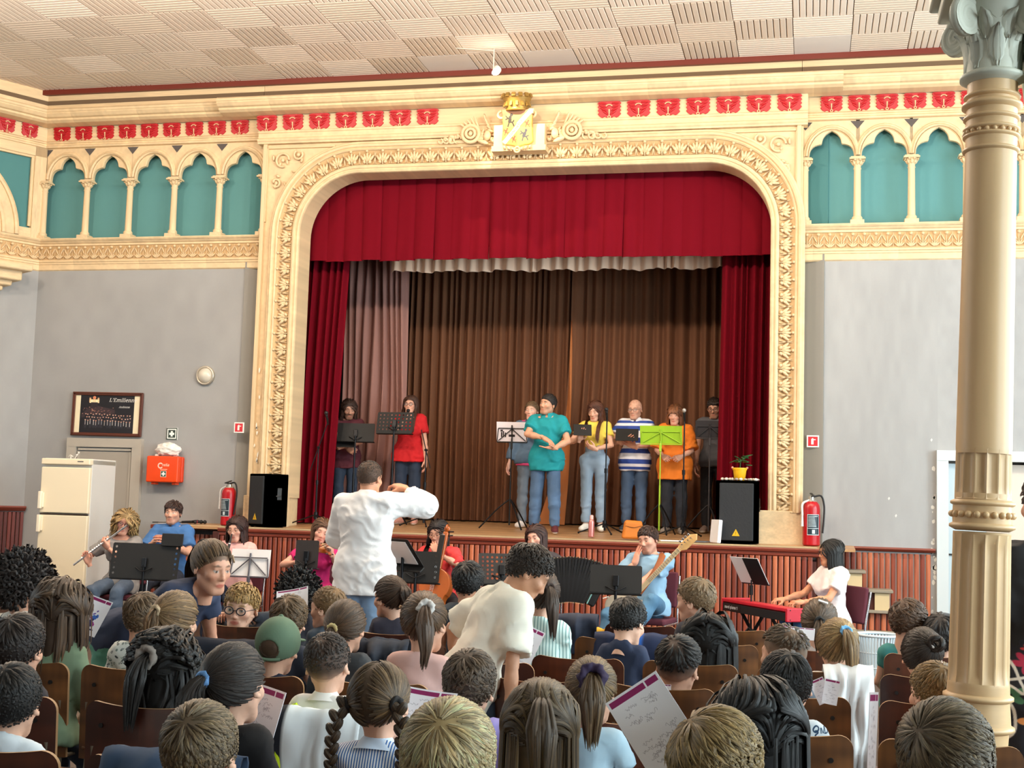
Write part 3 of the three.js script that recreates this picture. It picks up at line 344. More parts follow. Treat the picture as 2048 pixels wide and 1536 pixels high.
// ---------- crest over the arch ----------
{ const g = thing('coat_of_arms', 'painted shield with mural crown and plaster garlands above the arch', 'crest', [PC, 0, 0]); const Z0 = ZP + 0.12;
  const print = canvasTex(256, 300, (c, w, h) => {
    c.fillStyle = '#c79b4a'; c.fillRect(0, 0, w, h); c.fillStyle = '#8a5a3a'; c.fillRect(0, 0, w, h * 0.14); c.fillStyle = '#e8c65c'; c.fillRect(w * 0.5, h * 0.48, w * 0.5, h * 0.52);
    const beast = (x, y, s, col) => { c.strokeStyle = c.fillStyle = col; c.lineWidth = s * 0.13; c.lineCap = 'round'; c.beginPath(); c.ellipse(x, y, s * 0.17, s * 0.34, 0.5, 0, 7); c.fill(); c.beginPath(); c.arc(x + s * 0.2, y - s * 0.38, s * 0.15, 0, 7); c.fill(); for (const [a, b, d, e] of [[0.05, -0.15, -0.42, -0.05], [0.05, -0.1, -0.38, -0.35], [0, 0.2, -0.22, 0.62], [0.05, 0.22, 0.36, 0.6], [-0.1, 0.25, 0.42, 0.15]]) { c.beginPath(); c.moveTo(x + a * s, y + b * s); c.quadraticCurveTo(x + (a + d) * s * 0.6, y + b * s, x + d * s, y + e * s); c.stroke(); } };
    beast(68, 78, 88, '#1d1512'); beast(190, 205, 82, '#4a4a55'); beast(32, 175, 55, '#c8452c'); beast(98, 238, 50, '#c8452c'); beast(215, 112, 52, '#c8452c');
    c.save(); c.translate(w * 0.47, h * 0.5); c.rotate(-0.86); c.fillStyle = '#f0dfae'; c.fillRect(-230, -20, 460, 40); c.strokeStyle = '#8a6a3a'; c.lineWidth = 2; c.strokeRect(-230, -20, 460, 40); c.fillStyle = '#4a3518'; c.font = 'bold 27px serif'; c.textAlign = 'center'; c.fillText('CONCORDIA', -4, 10); c.restore(); });
  const s = new THREE.Shape(); s.moveTo(-0.2, 0.24); s.lineTo(0.2, 0.24); s.quadraticCurveTo(0.16, 0.1, 0.19, -0.15); s.quadraticCurveTo(0.17, -0.19, 0.1, -0.19); s.quadraticCurveTo(0.03, -0.2, 0, -0.225); s.quadraticCurveTo(-0.03, -0.2, -0.1, -0.19); s.quadraticCurveTo(-0.17, -0.19, -0.19, -0.15); s.quadraticCurveTo(-0.16, 0.1, -0.2, 0.24);
  const sg = extr(s, 0.05, 0.012, 2); { const p = sg.attributes.position, uv = sg.attributes.uv; for (let i = 0; i < p.count; i++) uv.setXY(i, clamp((p.getX(i) + 0.19) / 0.38, 0.02, 0.98), clamp((p.getY(i) + 0.21) / 0.44, 0.02, 0.98)); }
  part('shield', xf(sg, 0.02, 6.27, Z0 + 0.09, 0.12), std(0xffffff, 0.5, { map: print }), g);
  part('backing_block', [bx(0.66, 0.34, 0.16, 0.03, 6.17, Z0), bx(0.7, 0.07, 0.2, 0.03, 6.03, Z0 + 0.0)], creamPlain, g);
  const gold = std(0x9c7a3c, 0.45, { metalness: 0.4 }), cr = [lathe([[0.13, 0], [0.15, 0.005], [0.15, 0.03], [0.14, 0.04], [0.155, 0.1], [0.19, 0.17], [0.18, 0.17], [0.14, 0.1], [0.12, 0.03]], 28)]; for (let i = 0; i < 14; i++) { const a = i / 14 * 6.283; cr.push(bx(0.05, 0.05, 0.025, 0.19 * Math.sin(a), 0.19, 0.19 * Math.cos(a), -0.35, a, 0), bx(0.03, 0.06, 0.02, 0.165 * Math.sin(a + 0.2), 0.085, 0.165 * Math.cos(a + 0.2), -0.3, a + 0.2, 0)); }
  part('mural_crown', xf(join(cr), 0, 6.5, Z0 + 0.1, 0.15), gold, g); part('crown_cushion', [rbx(0.36, 0.09, 0.16, 0.04, 0, 6.46, Z0 + 0.09), new THREE.TorusGeometry(0.045, 0.018, 6, 14).applyMatrix4(M4(0.2, 6.46, Z0 + 0.12)), new THREE.TorusGeometry(0.045, 0.018, 6, 14).applyMatrix4(M4(-0.2, 6.46, Z0 + 0.12))], creamPlain, g);
  for (const d of [-1, 1]) { const l = []; srand(71); const X = (v) => 0.03 + d * v;
    l.push(new THREE.TorusGeometry(0.11, 0.026, 7, 20).applyMatrix4(M4(X(0.66), 6.27, ZP + 0.1)), new THREE.TorusGeometry(0.06, 0.02, 6, 14).applyMatrix4(M4(X(0.66), 6.27, ZP + 0.12)), sph(0.03, 0.035, 0.03, X(0.66), 6.27, ZP + 0.11));
    for (let i = 0; i < 5; i++) l.push(rod([X(0.5), 6.2, ZP + 0.08], [X(0.62 + i * 0.045), 6.5 - i * 0.025, ZP + 0.1], 0.016, 6));
    for (let i = 0; i < 26; i++) { const t = rnd(), a = 0.36 + t * 0.66; l.push(sph(rnd(0.02, 0.055), rnd(0.014, 0.03), 0.03, X(a), 6.2 + rnd(-0.06, 0.16) * (1.15 - t), ZP + 0.08, 0, 0, rnd(3.1), 6)); }
    for (let i = 0; i < 4; i++) l.push(new THREE.TorusGeometry(0.05 - i * 0.007, 0.014, 6, 12, 4.6).applyMatrix4(M4(X(0.84 + i * 0.075), 6.21 - i * 0.006, ZP + 0.08, 0, 0, i)));
    for (let i = 0; i < 5; i++) l.push(sph(0.05, 0.02, 0.03, X(0.4 + i * 0.02), 6.3 + i * 0.045, ZP + 0.1, 0, 0, d * (0.5 + i * 0.2), 6));
    l.push(sph(0.09, 0.03, 0.03, X(0.5), 6.16, ZP + 0.1, 0, 0, d * 0.4), sph(0.05, 0.07, 0.04, X(0.44), 6.24, ZP + 0.1));
    part('garland', l, cream, g); }
  const l = []; for (let i = -3; i <= 3; i++) l.push(sph(0.03, 0.018, 0.03, 0.02 + i * 0.055, 6.035 - 0.012 * (3 - Math.abs(i)), Z0 + 0.12, 0, 0, i * 0.4, 6)); l.push(new THREE.TorusGeometry(0.035, 0.013, 6, 14).applyMatrix4(M4(0.02, 6.0, Z0 + 0.13))); part('lower_leaves', l, creamPlain, g);
}
{ // spot lamp under the ceiling
  const p = onZ(993, 146, -15.0), t = thing('spot_lamp', 'small lit spotlight hanging on a rod below the ceiling near the crest', 'lamp', p);
  part('rod', [rod([-0.04, 0.05, 0], [-0.04, CEIL - p.y, 0], 0.008), rod([-0.04, CEIL - p.y - 0.02, 0], [-0.5, CEIL - p.y - 0.0, 0.1], 0.006)], std(0xd9cdbb, 0.4), t);
  part('lamp_housing', [cyl(0.055, 0.04, 0.07, -0.01, 0.04, -0.03, -0.9, 0, 0, 16)], std(0xe8e2d8, 0.4), t);
  part('lens', xf(lathe([[0.001, 0], [0.04, 0.004], [0.048, 0.012], [0.048, 0.02], [0.001, 0.02]], 16), -0.01, -0.004, -0.012, 0.9), std(0xffffff, 0.3, { emissive: new THREE.Color(1, 0.86, 0.66), emissiveIntensity: 60 }), t);
  const l = new THREE.SpotLight(new THREE.Color(1, 0.8, 0.52), SPOT_POWER, 0, 0.56, 0.25, 2); l.position.set(0.0, -0.03, -0.02); l.target.position.set(0.3, -1.3, -1.15); t.add(l, l.target); l.castShadow = true; }

// ---------- fluted iron column ----------
{ const base = onZ(1941, 1460, -4.78); const t = thing('iron_column', 'slender cream cast iron column with fluted shaft and leafy capital', 'column', [base.x, 0, -4.78]); t.rotation.z = -0.026;
  const cm = std(0xffffff, 0.42, { map: mottle([214, 178, 132], 0.03, 4, 13) }), capM = std(0xc3c4b4, 0.55);
  const yOf = (py) => onZ(1950, py, -4.78).y; const R = 0.098;
  const flute = (y0, y1, r0, r1, n = 14) => { const seg = n * 8, rows = 14, pos = [], idx = [], uv = []; for (let j = 0; j <= rows; j++) for (let i = 0; i <= seg; i++) { const a = i / seg * 6.28318, ph = (i % 8) / 8, v = j / rows, y = y0 + (y1 - y0) * v, r = lerp(r0, r1, v); const ends = Math.min(1, Math.min(y - y0, y1 - y) / 0.035); const d = Math.max(0, Math.sin(ph * Math.PI)) ** 0.6 * 0.011 * Math.sqrt(Math.max(0, ends)) * (ph > 0.1 && ph < 0.9 ? 1 : 0); pos.push((r - d) * Math.sin(a), y, (r - d) * Math.cos(a)); uv.push(a * 0.1, y); } for (let j = 0; j < rows; j++) for (let i = 0; i < seg; i++) { const a = j * (seg + 1) + i; idx.push(a, a + 1, a + seg + 2, a, a + seg + 2, a + seg + 1); } const g = new THREE.BufferGeometry(); g.setAttribute('position', new THREE.Float32BufferAttribute(pos, 3)); g.setAttribute('uv', new THREE.Float32BufferAttribute(uv, 2)); g.setIndex(idx); g.computeVertexNormals(); return g; };
  const y = { f0: yOf(1368), f1: yOf(1068), r0: yOf(1052), r1: yOf(1006), g0: yOf(998), g1: yOf(896), s1: yOf(304), top: yOf(165) };
  part('lower_flutes', flute(y.f0, y.f1, R * 1.03, R * 0.98), cm, t); part('upper_flutes', flute(y.g0, y.g1, R * 0.96, R * 0.95), cm, t);
  const torus = (yy, r, h) => [[r * 0.9, yy - h], [r, yy - h * 0.7], [r + h * 0.75, yy - h * 0.3], [r + h * 0.75, yy + h * 0.3], [r, yy + h * 0.7], [r * 0.9, yy + h]];
  const beads = (yy, r, n, s) => [...Array(n)].map((_, i) => sph(s, s, s, r * Math.sin(i / n * 6.283), yy, r * Math.cos(i / n * 6.283), 0, 0, 0, 7));
  part('ring', [lathe([[R * 0.9, y.f1 - 0.02], [R * 0.98, y.f1], [R * 0.98, y.r0 - 0.02]]), lathe(torus(y.r0, R * 1.0, 0.016)), lathe([[R, y.r0], [R * 1.02, (y.r0 + y.r1) / 2], [R, y.r1]]), lathe(torus(y.r1, R * 0.99, 0.014)), ...beads((y.r0 + y.r1) / 2, R * 1.03, 22, 0.012), lathe([[R * 0.95, y.r1], [R * 0.95, y.g0 + 0.02]])], cm, t);
  part('shaft', lathe([[R * 0.94, y.g1 - 0.02], [R * 0.955, y.g1], [R * 0.92, (y.g1 + y.s1) / 2], [R * 0.89, y.s1]], 40), cm, t);
  const rr = R * 0.9; part('collar_rings', [304, 276, 262, 240, 215, 197].flatMap((py, i) => [lathe(torus(yOf(py), rr, i === 4 ? 0.02 : 0.012))]).concat([lathe([[rr * 0.98, y.s1], [rr, yOf(285)], [rr * 0.99, yOf(262)], [rr * 0.97, yOf(165)]]), ...beads(yOf(270), rr * 1.02, 22, 0.009)]), cm, t);
  part('base', [lathe([[R * 1.03, y.f0 + 0.01], [R * 1.05, y.f0], [R * 1.06, yOf(1395)]]), lathe(torus(yOf(1392), R * 1.05, 0.018)), lathe([[R * 1.05, yOf(1392)], [R * 1.12, yOf(1450)]]), lathe(torus(yOf(1452), R * 1.1, 0.018)), lathe([[R * 1.06, yOf(1455)], [R * 1.02, yOf(1490)], [R * 1.08, yOf(1505)], [R * 1.3, yOf(1560)], [R * 1.45, 0.35], [R * 1.5, 0.3]]), rbx(0.34, 0.3, 0.34, 0.01, 0, 0.15, 0)], cm, t);
  const y0 = yOf(165), y1 = yOf(0), hh = y1 - y0;
  const leaf = (w, h, curl) => { const pos = [], idx = [], uv = [], nu = 8, nv = 8; for (let j = 0; j <= nv; j++) for (let i = 0; i <= nu; i++) { const u = i / nu * 2 - 1, v = j / nv; const ww = w * Math.sin(Math.PI * (0.12 + 0.83 * v)) * (1 + 0.16 * Math.cos(v * 22)); pos.push(u * ww, v * h - curl * 0.25 * v ** 6, curl * v ** 3 - 0.02 * u * u + 0.006 * Math.cos(u * 12)); uv.push(u, v); } for (let j = 0; j < nv; j++) for (let i = 0; i < nu; i++) { const a = j * (nu + 1) + i; idx.push(a, a + 1, a + nu + 2, a, a + nu + 2, a + nu + 1); } const g = new THREE.BufferGeometry(); g.setAttribute('position', new THREE.Float32BufferAttribute(pos, 3)); g.setAttribute('uv', new THREE.Float32BufferAttribute(uv, 2)); g.setIndex(idx); g.computeVertexNormals(); return g; };
  const cap = thing; part('capital_bell', [lathe(torus(y0 + 0.01, R * 0.98, 0.022)), lathe([[R * 0.94, y0], [R * 0.94, y0 + hh * 0.35], [R * 1.05, y0 + hh * 0.6], [R * 1.4, y0 + hh * 0.95], [R * 1.5, y0 + hh]], 32)], capM, t);
  for (let i = 0; i < 8; i++) { const a = i * Math.PI / 4; part('capital_leaf', leaf(0.045, hh * 0.5, 0.04).applyMatrix4(new THREE.Matrix4().makeTranslation(0, y0 + 0.03, R * 0.96).premultiply(new THREE.Matrix4().makeRotationY(a))), capM, t); part('capital_leaf', leaf(0.04, hh * 0.36, 0.06).applyMatrix4(new THREE.Matrix4().makeTranslation(0, y0 + hh * 0.42, R * 1.02).premultiply(new THREE.Matrix4().makeRotationY(a + 0.39))), capM, t); }
  for (let i = 0; i < 4; i++) { const a = i * Math.PI / 2 + Math.PI / 4, pts = []; for (let k = 0; k <= 44; k++) { const th = k / 44 * 13, r = 0.072 * (1 - k / 52); pts.push([0, y0 + hh * 0.66 + r * Math.cos(th - 2.2), 0.155 + r * Math.sin(th - 2.2) * 0.95]); } pts.unshift([0, y0 + hh * 0.42, 0.09]);
    part('volute', [tube(pts, 0.021, 90, 7), cyl(0.066, 0.066, 0.034, 0, y0 + hh * 0.66, 0.155, 0, 0, Math.PI / 2, 18)].map((g) => g.applyMatrix4(new THREE.Matrix4().makeRotationY(a))), capM, t); }
  part('abacus', [rbx(0.36, 0.05, 0.36, 0.01, 0, y1 + 0.0, 0, 0, Math.PI / 4 * 0), rbx(0.42, 0.06, 0.42, 0.012, 0, y1 + 0.06, 0)], capM, t);
  const g = struct('gallery_beam', 'pale green side gallery beam carried by the iron column', 'beam'); const bm = std(0x9fb5a6, 0.6); const X = base.x + 0.1;
  part('beam', [rbx(XR1 - X + 0.2, 0.5, 0.4, 0.02, (X + XR1) / 2 - 0.1, y1 + 0.36, -4.78)], bm, g); part('bracket', (() => { const s = new THREE.Shape(); s.moveTo(0, 0); s.lineTo(0.75, 0.55); s.lineTo(0.9, 0.55); s.lineTo(0.9, 0.65); s.lineTo(0, 0.65); s.closePath(); const b = new THREE.Shape(); b.moveTo(0.14, -0.32); b.quadraticCurveTo(0.3, -0.02, 0.75, 0.1); b.lineTo(0.75, 0.2); b.lineTo(0.1, 0.2); b.closePath(); return xf(extr(b, 0.14, 0.01), X - 0.04, y1 - 0.04, -4.85); })(), bm, g); }

// ---------- things on the side walls ----------
{ const t = thing('framed_poster', 'wood-framed group photograph poster hung above the grey door', 'picture', [-9.35, 2.61, ZW + 0.02]); t.rotation.z = -0.008; const w = 1.06, h = 0.6;
  const mo = [[0, 0], [0, 0.018], [0.012, 0.028], [0.026, 0.02], [0.034, 0.026], [0.045, 0.012], [0.045, 0]]; const fr = []; const fm = std(0x5a2a18, 0.4); for (const [len, r, x, y] of [[w, 0, 0, -h / 2], [w, Math.PI, 0, h / 2], [h, Math.PI / 2, w / 2, 0], [h, -Math.PI / 2, -w / 2, 0]]) { const s = poly(mo.map(([a, b]) => [a, b])); const g = extr(s, len).applyMatrix4(new THREE.Matrix4().makeRotationY(Math.PI / 2)).applyMatrix4(M4(-len / 2, 0, 0)); g.applyMatrix4(new THREE.Matrix4().makeRotationX(0)); const g2 = rbx(len, 0.045, 0.03, 0.008, 0, 0.022, 0.01); fr.push(g2.applyMatrix4(M4(x, y, 0, 0, 0, r)), rbx(len - 0.03, 0.012, 0.012, 0.004, 0, 0.014, 0.028).applyMatrix4(M4(x, y, 0, 0, 0, r))); }
  part('frame', fr, fm, t);
  const print = canvasTex(880, 500, (c, W2, H2) => { c.fillStyle = '#f4e6c4'; c.fillRect(0, 0, W2, H2); c.fillStyle = '#17141a'; c.fillRect(75, 0, 720, H2); srand(77);
    c.fillStyle = '#3a2a2e'; c.beginPath(); c.moveTo(95, 250); c.lineTo(240, 130); c.lineTo(540, 190); c.lineTo(540, 240); c.lineTo(95, 300); c.fill(); for (let i = 0; i < 46; i++) { c.fillStyle = ['#8a5a50', '#c08a74', '#5c3a3a'][i % 3]; c.fillRect(100 + rnd(420), 160 + rnd(90), 12, 7); }
    c.fillStyle = '#d9a878'; c.fillRect(190, 40, 24, 60); c.fillRect(300, 40, 24, 60); c.fillStyle = '#f6dfae'; c.fillRect(195, 62, 130, 46); c.fillStyle = '#2a2024'; c.fillRect(215, 100, 90, 70); c.fillStyle = '#e08a60'; c.beginPath(); c.arc(258, 40, 22, 0, 7); c.fill(); c.fillStyle = '#fff4d0'; c.beginPath(); c.arc(225, 86, 12, 0, 7); c.arc(292, 86, 12, 0, 7); c.fill();
    for (let r = 0; r < 3; r++) for (let i = 0; i < 17; i++) { const x = 150 + i * 37 + rnd(-7, 7) + (r % 2) * 16, y = 245 + r * 38 + rnd(-8, 8) + i * 1.2; c.fillStyle = ['#20202a', '#2c2830', '#141418'][Math.floor(rnd(3))]; c.fillRect(x - 13, y + 8, 26, 120); if (r === 2) { c.fillStyle = ['#d8d4d0', '#9aa0a8', '#b8b0ac'][Math.floor(rnd(3))]; c.fillRect(x - 4, y + 14, 7, 50); } c.fillStyle = ['#e0a890', '#d09880', '#eec0a8'][Math.floor(rnd(3))]; c.beginPath(); c.ellipse(x, y, 9, 12, 0, 0, 7); c.fill(); c.fillStyle = '#2a2024'; c.beginPath(); c.ellipse(x, y - 7, 9, 6, 0, 0, 7); c.fill(); }
    c.fillStyle = '#17141a'; c.fillRect(75, 430, 720, 70); c.fillStyle = '#f2eee6'; c.save(); c.translate(455, 88); c.transform(1, 0, -0.25, 1, 0, 0); c.font = '64px serif'; c.fillText('L’Emilienne', 0, 0); c.font = '34px serif'; c.fillText('Andenne', 155, 78); c.restore(); });
  part('print', new THREE.PlaneGeometry(w - 0.07, h - 0.07).applyMatrix4(M4(0, 0, 0.006)), std(0xffffff, 0.35, { map: print }), t); part('backboard', bx(w - 0.02, h - 0.02, 0.014, 0, 0, -0.008), fm, t); }
const signPlate = (name, label, x, y, w, draw) => { const t = thing(name, label, 'sign', [x, y, ZW + 0.005]); part('plate', rbx(w, w, 0.012, 0.004, 0, 0, 0), std(0xf2f0ea, 0.4), t); part('symbol', new THREE.PlaneGeometry(w * 0.96, w * 0.96).applyMatrix4(M4(0, 0, 0.0075)), std(0xffffff, 0.4, { map: canvasTex(128, 128, draw) }), t); return t; };
signPlate('first_aid_sign', 'small dark square first aid sign with white cross on the grey wall', -8.38, 2.36, 0.165, (c) => { c.fillStyle = '#2c3a33'; c.fillRect(0, 0, 128, 128); c.fillStyle = '#f4f4ee'; c.fillRect(10, 10, 108, 108); c.fillStyle = '#2c3a33'; c.fillRect(22, 22, 84, 84); c.fillStyle = '#f8f8f2'; c.fillRect(52, 34, 24, 60); c.fillRect(34, 52, 60, 24); });
const extSign = (c) => { c.fillStyle = '#f4efe9'; c.fillRect(0, 0, 128, 128); c.fillStyle = '#d02832'; c.fillRect(12, 12, 104, 104); c.fillStyle = '#f6efe6'; c.fillRect(46, 36, 26, 62); c.fillRect(72, 40, 22, 10); c.fillRect(56, 28, 12, 10); };
signPlate('extinguisher_sign', 'red extinguisher sign on the wall right of the arch', 0.02, 2.41, 0.145, extSign);
signPlate('extinguisher_sign', 'red extinguisher sign half hidden by the left edge of the arch', -7.34, 2.45, 0.14, extSign).position.z = ZW + 0.16;
{ const t = thing('first_aid_box', 'orange first aid case mounted on the wall below the cross sign', 'first aid box', [-8.39, 1.88, ZW + 0.09]); const m = std(0xf04a12, 0.4), w = 0.46, h = 0.35;
  part('case', rbx(w, h, 0.1, 0.02, -0.02, 0, 0.04), m, t); part('back_shell', rbx(w, h * 0.98, 0.07, 0.02, -0.01, 0, -0.05), std(0xd83e0e, 0.45), t); part('foot', [rbx(0.06, 0.03, 0.1, 0.008, -0.16, -0.19, 0), rbx(0.06, 0.03, 0.1, 0.008, 0.14, -0.19, 0)], m, t); part('latch', [rbx(0.05, 0.03, 0.02, 0.006, -0.15, 0.185, 0), rbx(0.05, 0.03, 0.02, 0.006, 0.12, 0.185, 0), rbx(0.14, 0.025, 0.03, 0.008, -0.02, 0.19, -0.02)], std(0xf2ece4, 0.4), t);
  part('emblem', new THREE.PlaneGeometry(0.24, 0.24).applyMatrix4(M4(0, -0.01, 0.0915)), std(0xffffff, 0.4, { map: canvasTex(128, 128, (c) => { c.fillStyle = '#f04a12'; c.fillRect(0, 0, 128, 128); c.strokeStyle = '#ffd8c8'; c.lineWidth = 9; c.beginPath(); c.arc(42, 34, 17, 0.6, 5.6); c.stroke(); c.fillStyle = '#ffd8c8'; c.font = 'italic bold 26px sans-serif'; c.fillText('relia', 52, 38); c.fillStyle = '#f2ece0'; c.fillRect(46, 70, 44, 44); c.fillStyle = '#2a4a38'; c.fillRect(49, 73, 38, 38); c.fillStyle = '#fff'; c.fillRect(62, 78, 12, 28); c.fillRect(54, 86, 28, 12); c.fillStyle = '#ffd8c8'; c.fillRect(40, 58, 56, 4); }) }), t);
  const bag = new THREE.IcosahedronGeometry(1, 4); const p = bag.attributes.position; for (let i = 0; i < p.count; i++) { const a = V(p.getX(i), p.getY(i), p.getZ(i)); const n = 1 + 0.16 * noise(a.x * 3, a.y * 3, a.z * 3) + 0.1 * noise(a.x * 8, a.y * 8, a.z * 8); p.setXYZ(i, a.x * 0.17 * n, Math.max(a.y, -0.6) * 0.1 * n, a.z * 0.08 * n); } bag.computeVertexNormals();
  single('plastic_bag', bag, std(0xf2ece4, 0.35), 'crumpled white plastic bag lying on the orange first aid case', 'bag', [-8.37, 2.135, ZW + 0.1]); }
{ const t = thing('bulkhead_lamp', 'round glass bulkhead lamp on the grey wall left of the arch', 'lamp', [-7.93, 3.15, ZW + 0.01]); part('rim', xf(new THREE.TorusGeometry(0.115, 0.016, 10, 32), 0, 0, 0.02), std(0xc8beae, 0.3, { metalness: 0.6 }), t); part('base', cyl(0.13, 0.13, 0.03, 0, 0, 0.0, Math.PI / 2, 0, 0, 32), std(0xb8ae9e, 0.4, { metalness: 0.5 }), t); part('glass_dome', xf(new THREE.SphereGeometry(0.108, 24, 10, 0, 6.2832, 0, 1.2), 0, 0, -0.015, Math.PI / 2), new THREE.MeshPhysicalMaterial({ color: 0xf6efe0, roughness: 0.18, transmission: 0.35, thickness: 0 }), t); part('bulb', sph(0.035, 0.035, 0.04, 0, 0.01, 0.04), std(0xfff6e0, 0.3), t); }
const extinguisher = (label, x, z, s) => { const t = thing('fire_extinguisher', label, 'fire extinguisher', [x, stageY(z) + 0.002, z]); t.scale.setScalar(s); const red = std(0xb0121c, 0.3);
  part('cylinder', lathe([[0.001, 0], [0.085, 0], [0.095, 0.015], [0.095, 0.4], [0.085, 0.45], [0.06, 0.485], [0.035, 0.495], [0.001, 0.495]], 28), red, t); part('neck_ring', [cyl(0.05, 0.07, 0.03, 0, 0.485, 0, 0, 0, 0, 20), cyl(0.03, 0.035, 0.05, 0, 0.52, 0)], std(0xc9c4ba, 0.3, { metalness: 0.8 }), t); part('lever', [rbx(0.03, 0.014, 0.13, 0.005, 0, 0.56, 0.03, 0.25), rbx(0.03, 0.014, 0.12, 0.005, 0, 0.54, 0.03, -0.1)], std(0x1d1d1f, 0.4), t); part('hose', tube([[0.02, 0.54, 0.02], [0.1, 0.55, 0.02], [0.135, 0.45, 0.02], [0.13, 0.28, 0.03], [0.115, 0.14, 0.04]], 0.011, 30, 7), std(0x151515, 0.5), t); part('horn', [tube([[-0.03, 0.5, 0.02], [-0.105, 0.46, 0.03], [-0.112, 0.33, 0.04]], 0.013, 14, 6), cyl(0.011, 0.016, 0.12, -0.112, 0.27, 0.04)], std(0xd8d8d4, 0.4), t);
  part('label', (() => { const g = new THREE.CylinderGeometry(0.0965, 0.0965, 0.23, 20, 1, true, -0.75, 1.5); g.translate(0, 0.23, 0); return g; })(), std(0xffffff, 0.4, { map: canvasTex(128, 160, (c) => { c.fillStyle = '#20303a'; c.fillRect(0, 0, 128, 160); c.fillStyle = '#c8d4d8'; for (let i = 0; i < 8; i++) c.fillRect(12, 14 + i * 11, 100 - (i * 37) % 40, 4); c.strokeStyle = '#dfe6e8'; c.lineWidth = 4; c.strokeRect(3, 3, 122, 154); c.fillRect(3, 106, 122, 4); c.fillRect(50, 118, 28, 30); }) }), t); return t; };
extinguisher('red fire extinguisher standing on the stage edge right of the arch', 0.01, -15.72, 1.06).rotation.y = 0.25;
extinguisher('red fire extinguisher beside the left loudspeaker behind the clarinettist', -7.36, -15.68, 1.0).rotation.y = -0.2;
const speakerBox = (label, pos, ry, w = 0.5, h = 0.74, d = 0.44) => { const t = thing('loudspeaker', label, 'loudspeaker', pos, ry); const m = std(0x15171a, 0.7);
  const s = poly([[-w / 2, d * 0.25], [-w / 2 + 0.02, d / 2 - 0.03], [w / 2 - 0.02, d / 2 - 0.03], [w / 2, d * 0.25], [w * 0.38, -d / 2], [-w * 0.38, -d / 2]]); part('cabinet', extr(s, h - 0.02, 0.01, 2).applyMatrix4(new THREE.Matrix4().makeRotationX(-Math.PI / 2)).applyMatrix4(M4(0, 0.01, 0, 0, 0, 0, V(1, 1, -1))), m, t); part('grille', rbx(w - 0.09, h - 0.06, 0.03, 0.012, 0, h / 2, d / 2 - 0.015), std(0x23262a, 0.8, { bumpMap: plasterBump, bumpScale: 0.002 }), t);
  part('warning_badge', xf(extr(poly([[-0.045, -0.036], [0.045, -0.036], [0, 0.045]]), 0.003), 0, 0.12, d / 2 + 0.0), std(0xe0b428, 0.4), t); part('badge_mark', xf(extr(poly([[-0.008, -0.02], [0.004, -0.004], [-0.003, 0.0], [0.006, 0.022], [-0.006, 0.004], [0.002, 0.0]]), 0.002), 0, 0.115, d / 2 + 0.0035), std(0x1a1a1a, 0.5), t);
  part('side_handle', [rbx(0.02, 0.16, 0.12, 0.02, w * 0.455, h * 0.62, -0.02, 0, -0.22, 0), rbx(0.03, 0.02, 0.1, 0.006, w * 0.462, h * 0.58, -0.02, 0, -0.22, 0)], std(0x060708, 0.5), t); part('foot', [[-1, 1], [1, 1], [-1, -1], [1, -1]].map(([a, b]) => cyl(0.02, 0.02, 0.02, a * w * 0.34, -0.004, b * d * 0.36)), std(0x0c0c0c, 0.8), t); return t; };
speakerBox('black loudspeaker at the left end of the stage seen partly from its side', [-6.8, FLOOR_STAGE + 0.02, -15.64], -0.62, 0.42, 0.67, 0.36);
speakerBox('black loudspeaker at the right end of the stage with a yellow flowerpot on top', [-0.83, FLOOR_STAGE + 0.02, -15.62], -0.1, 0.49, 0.73, 0.36);
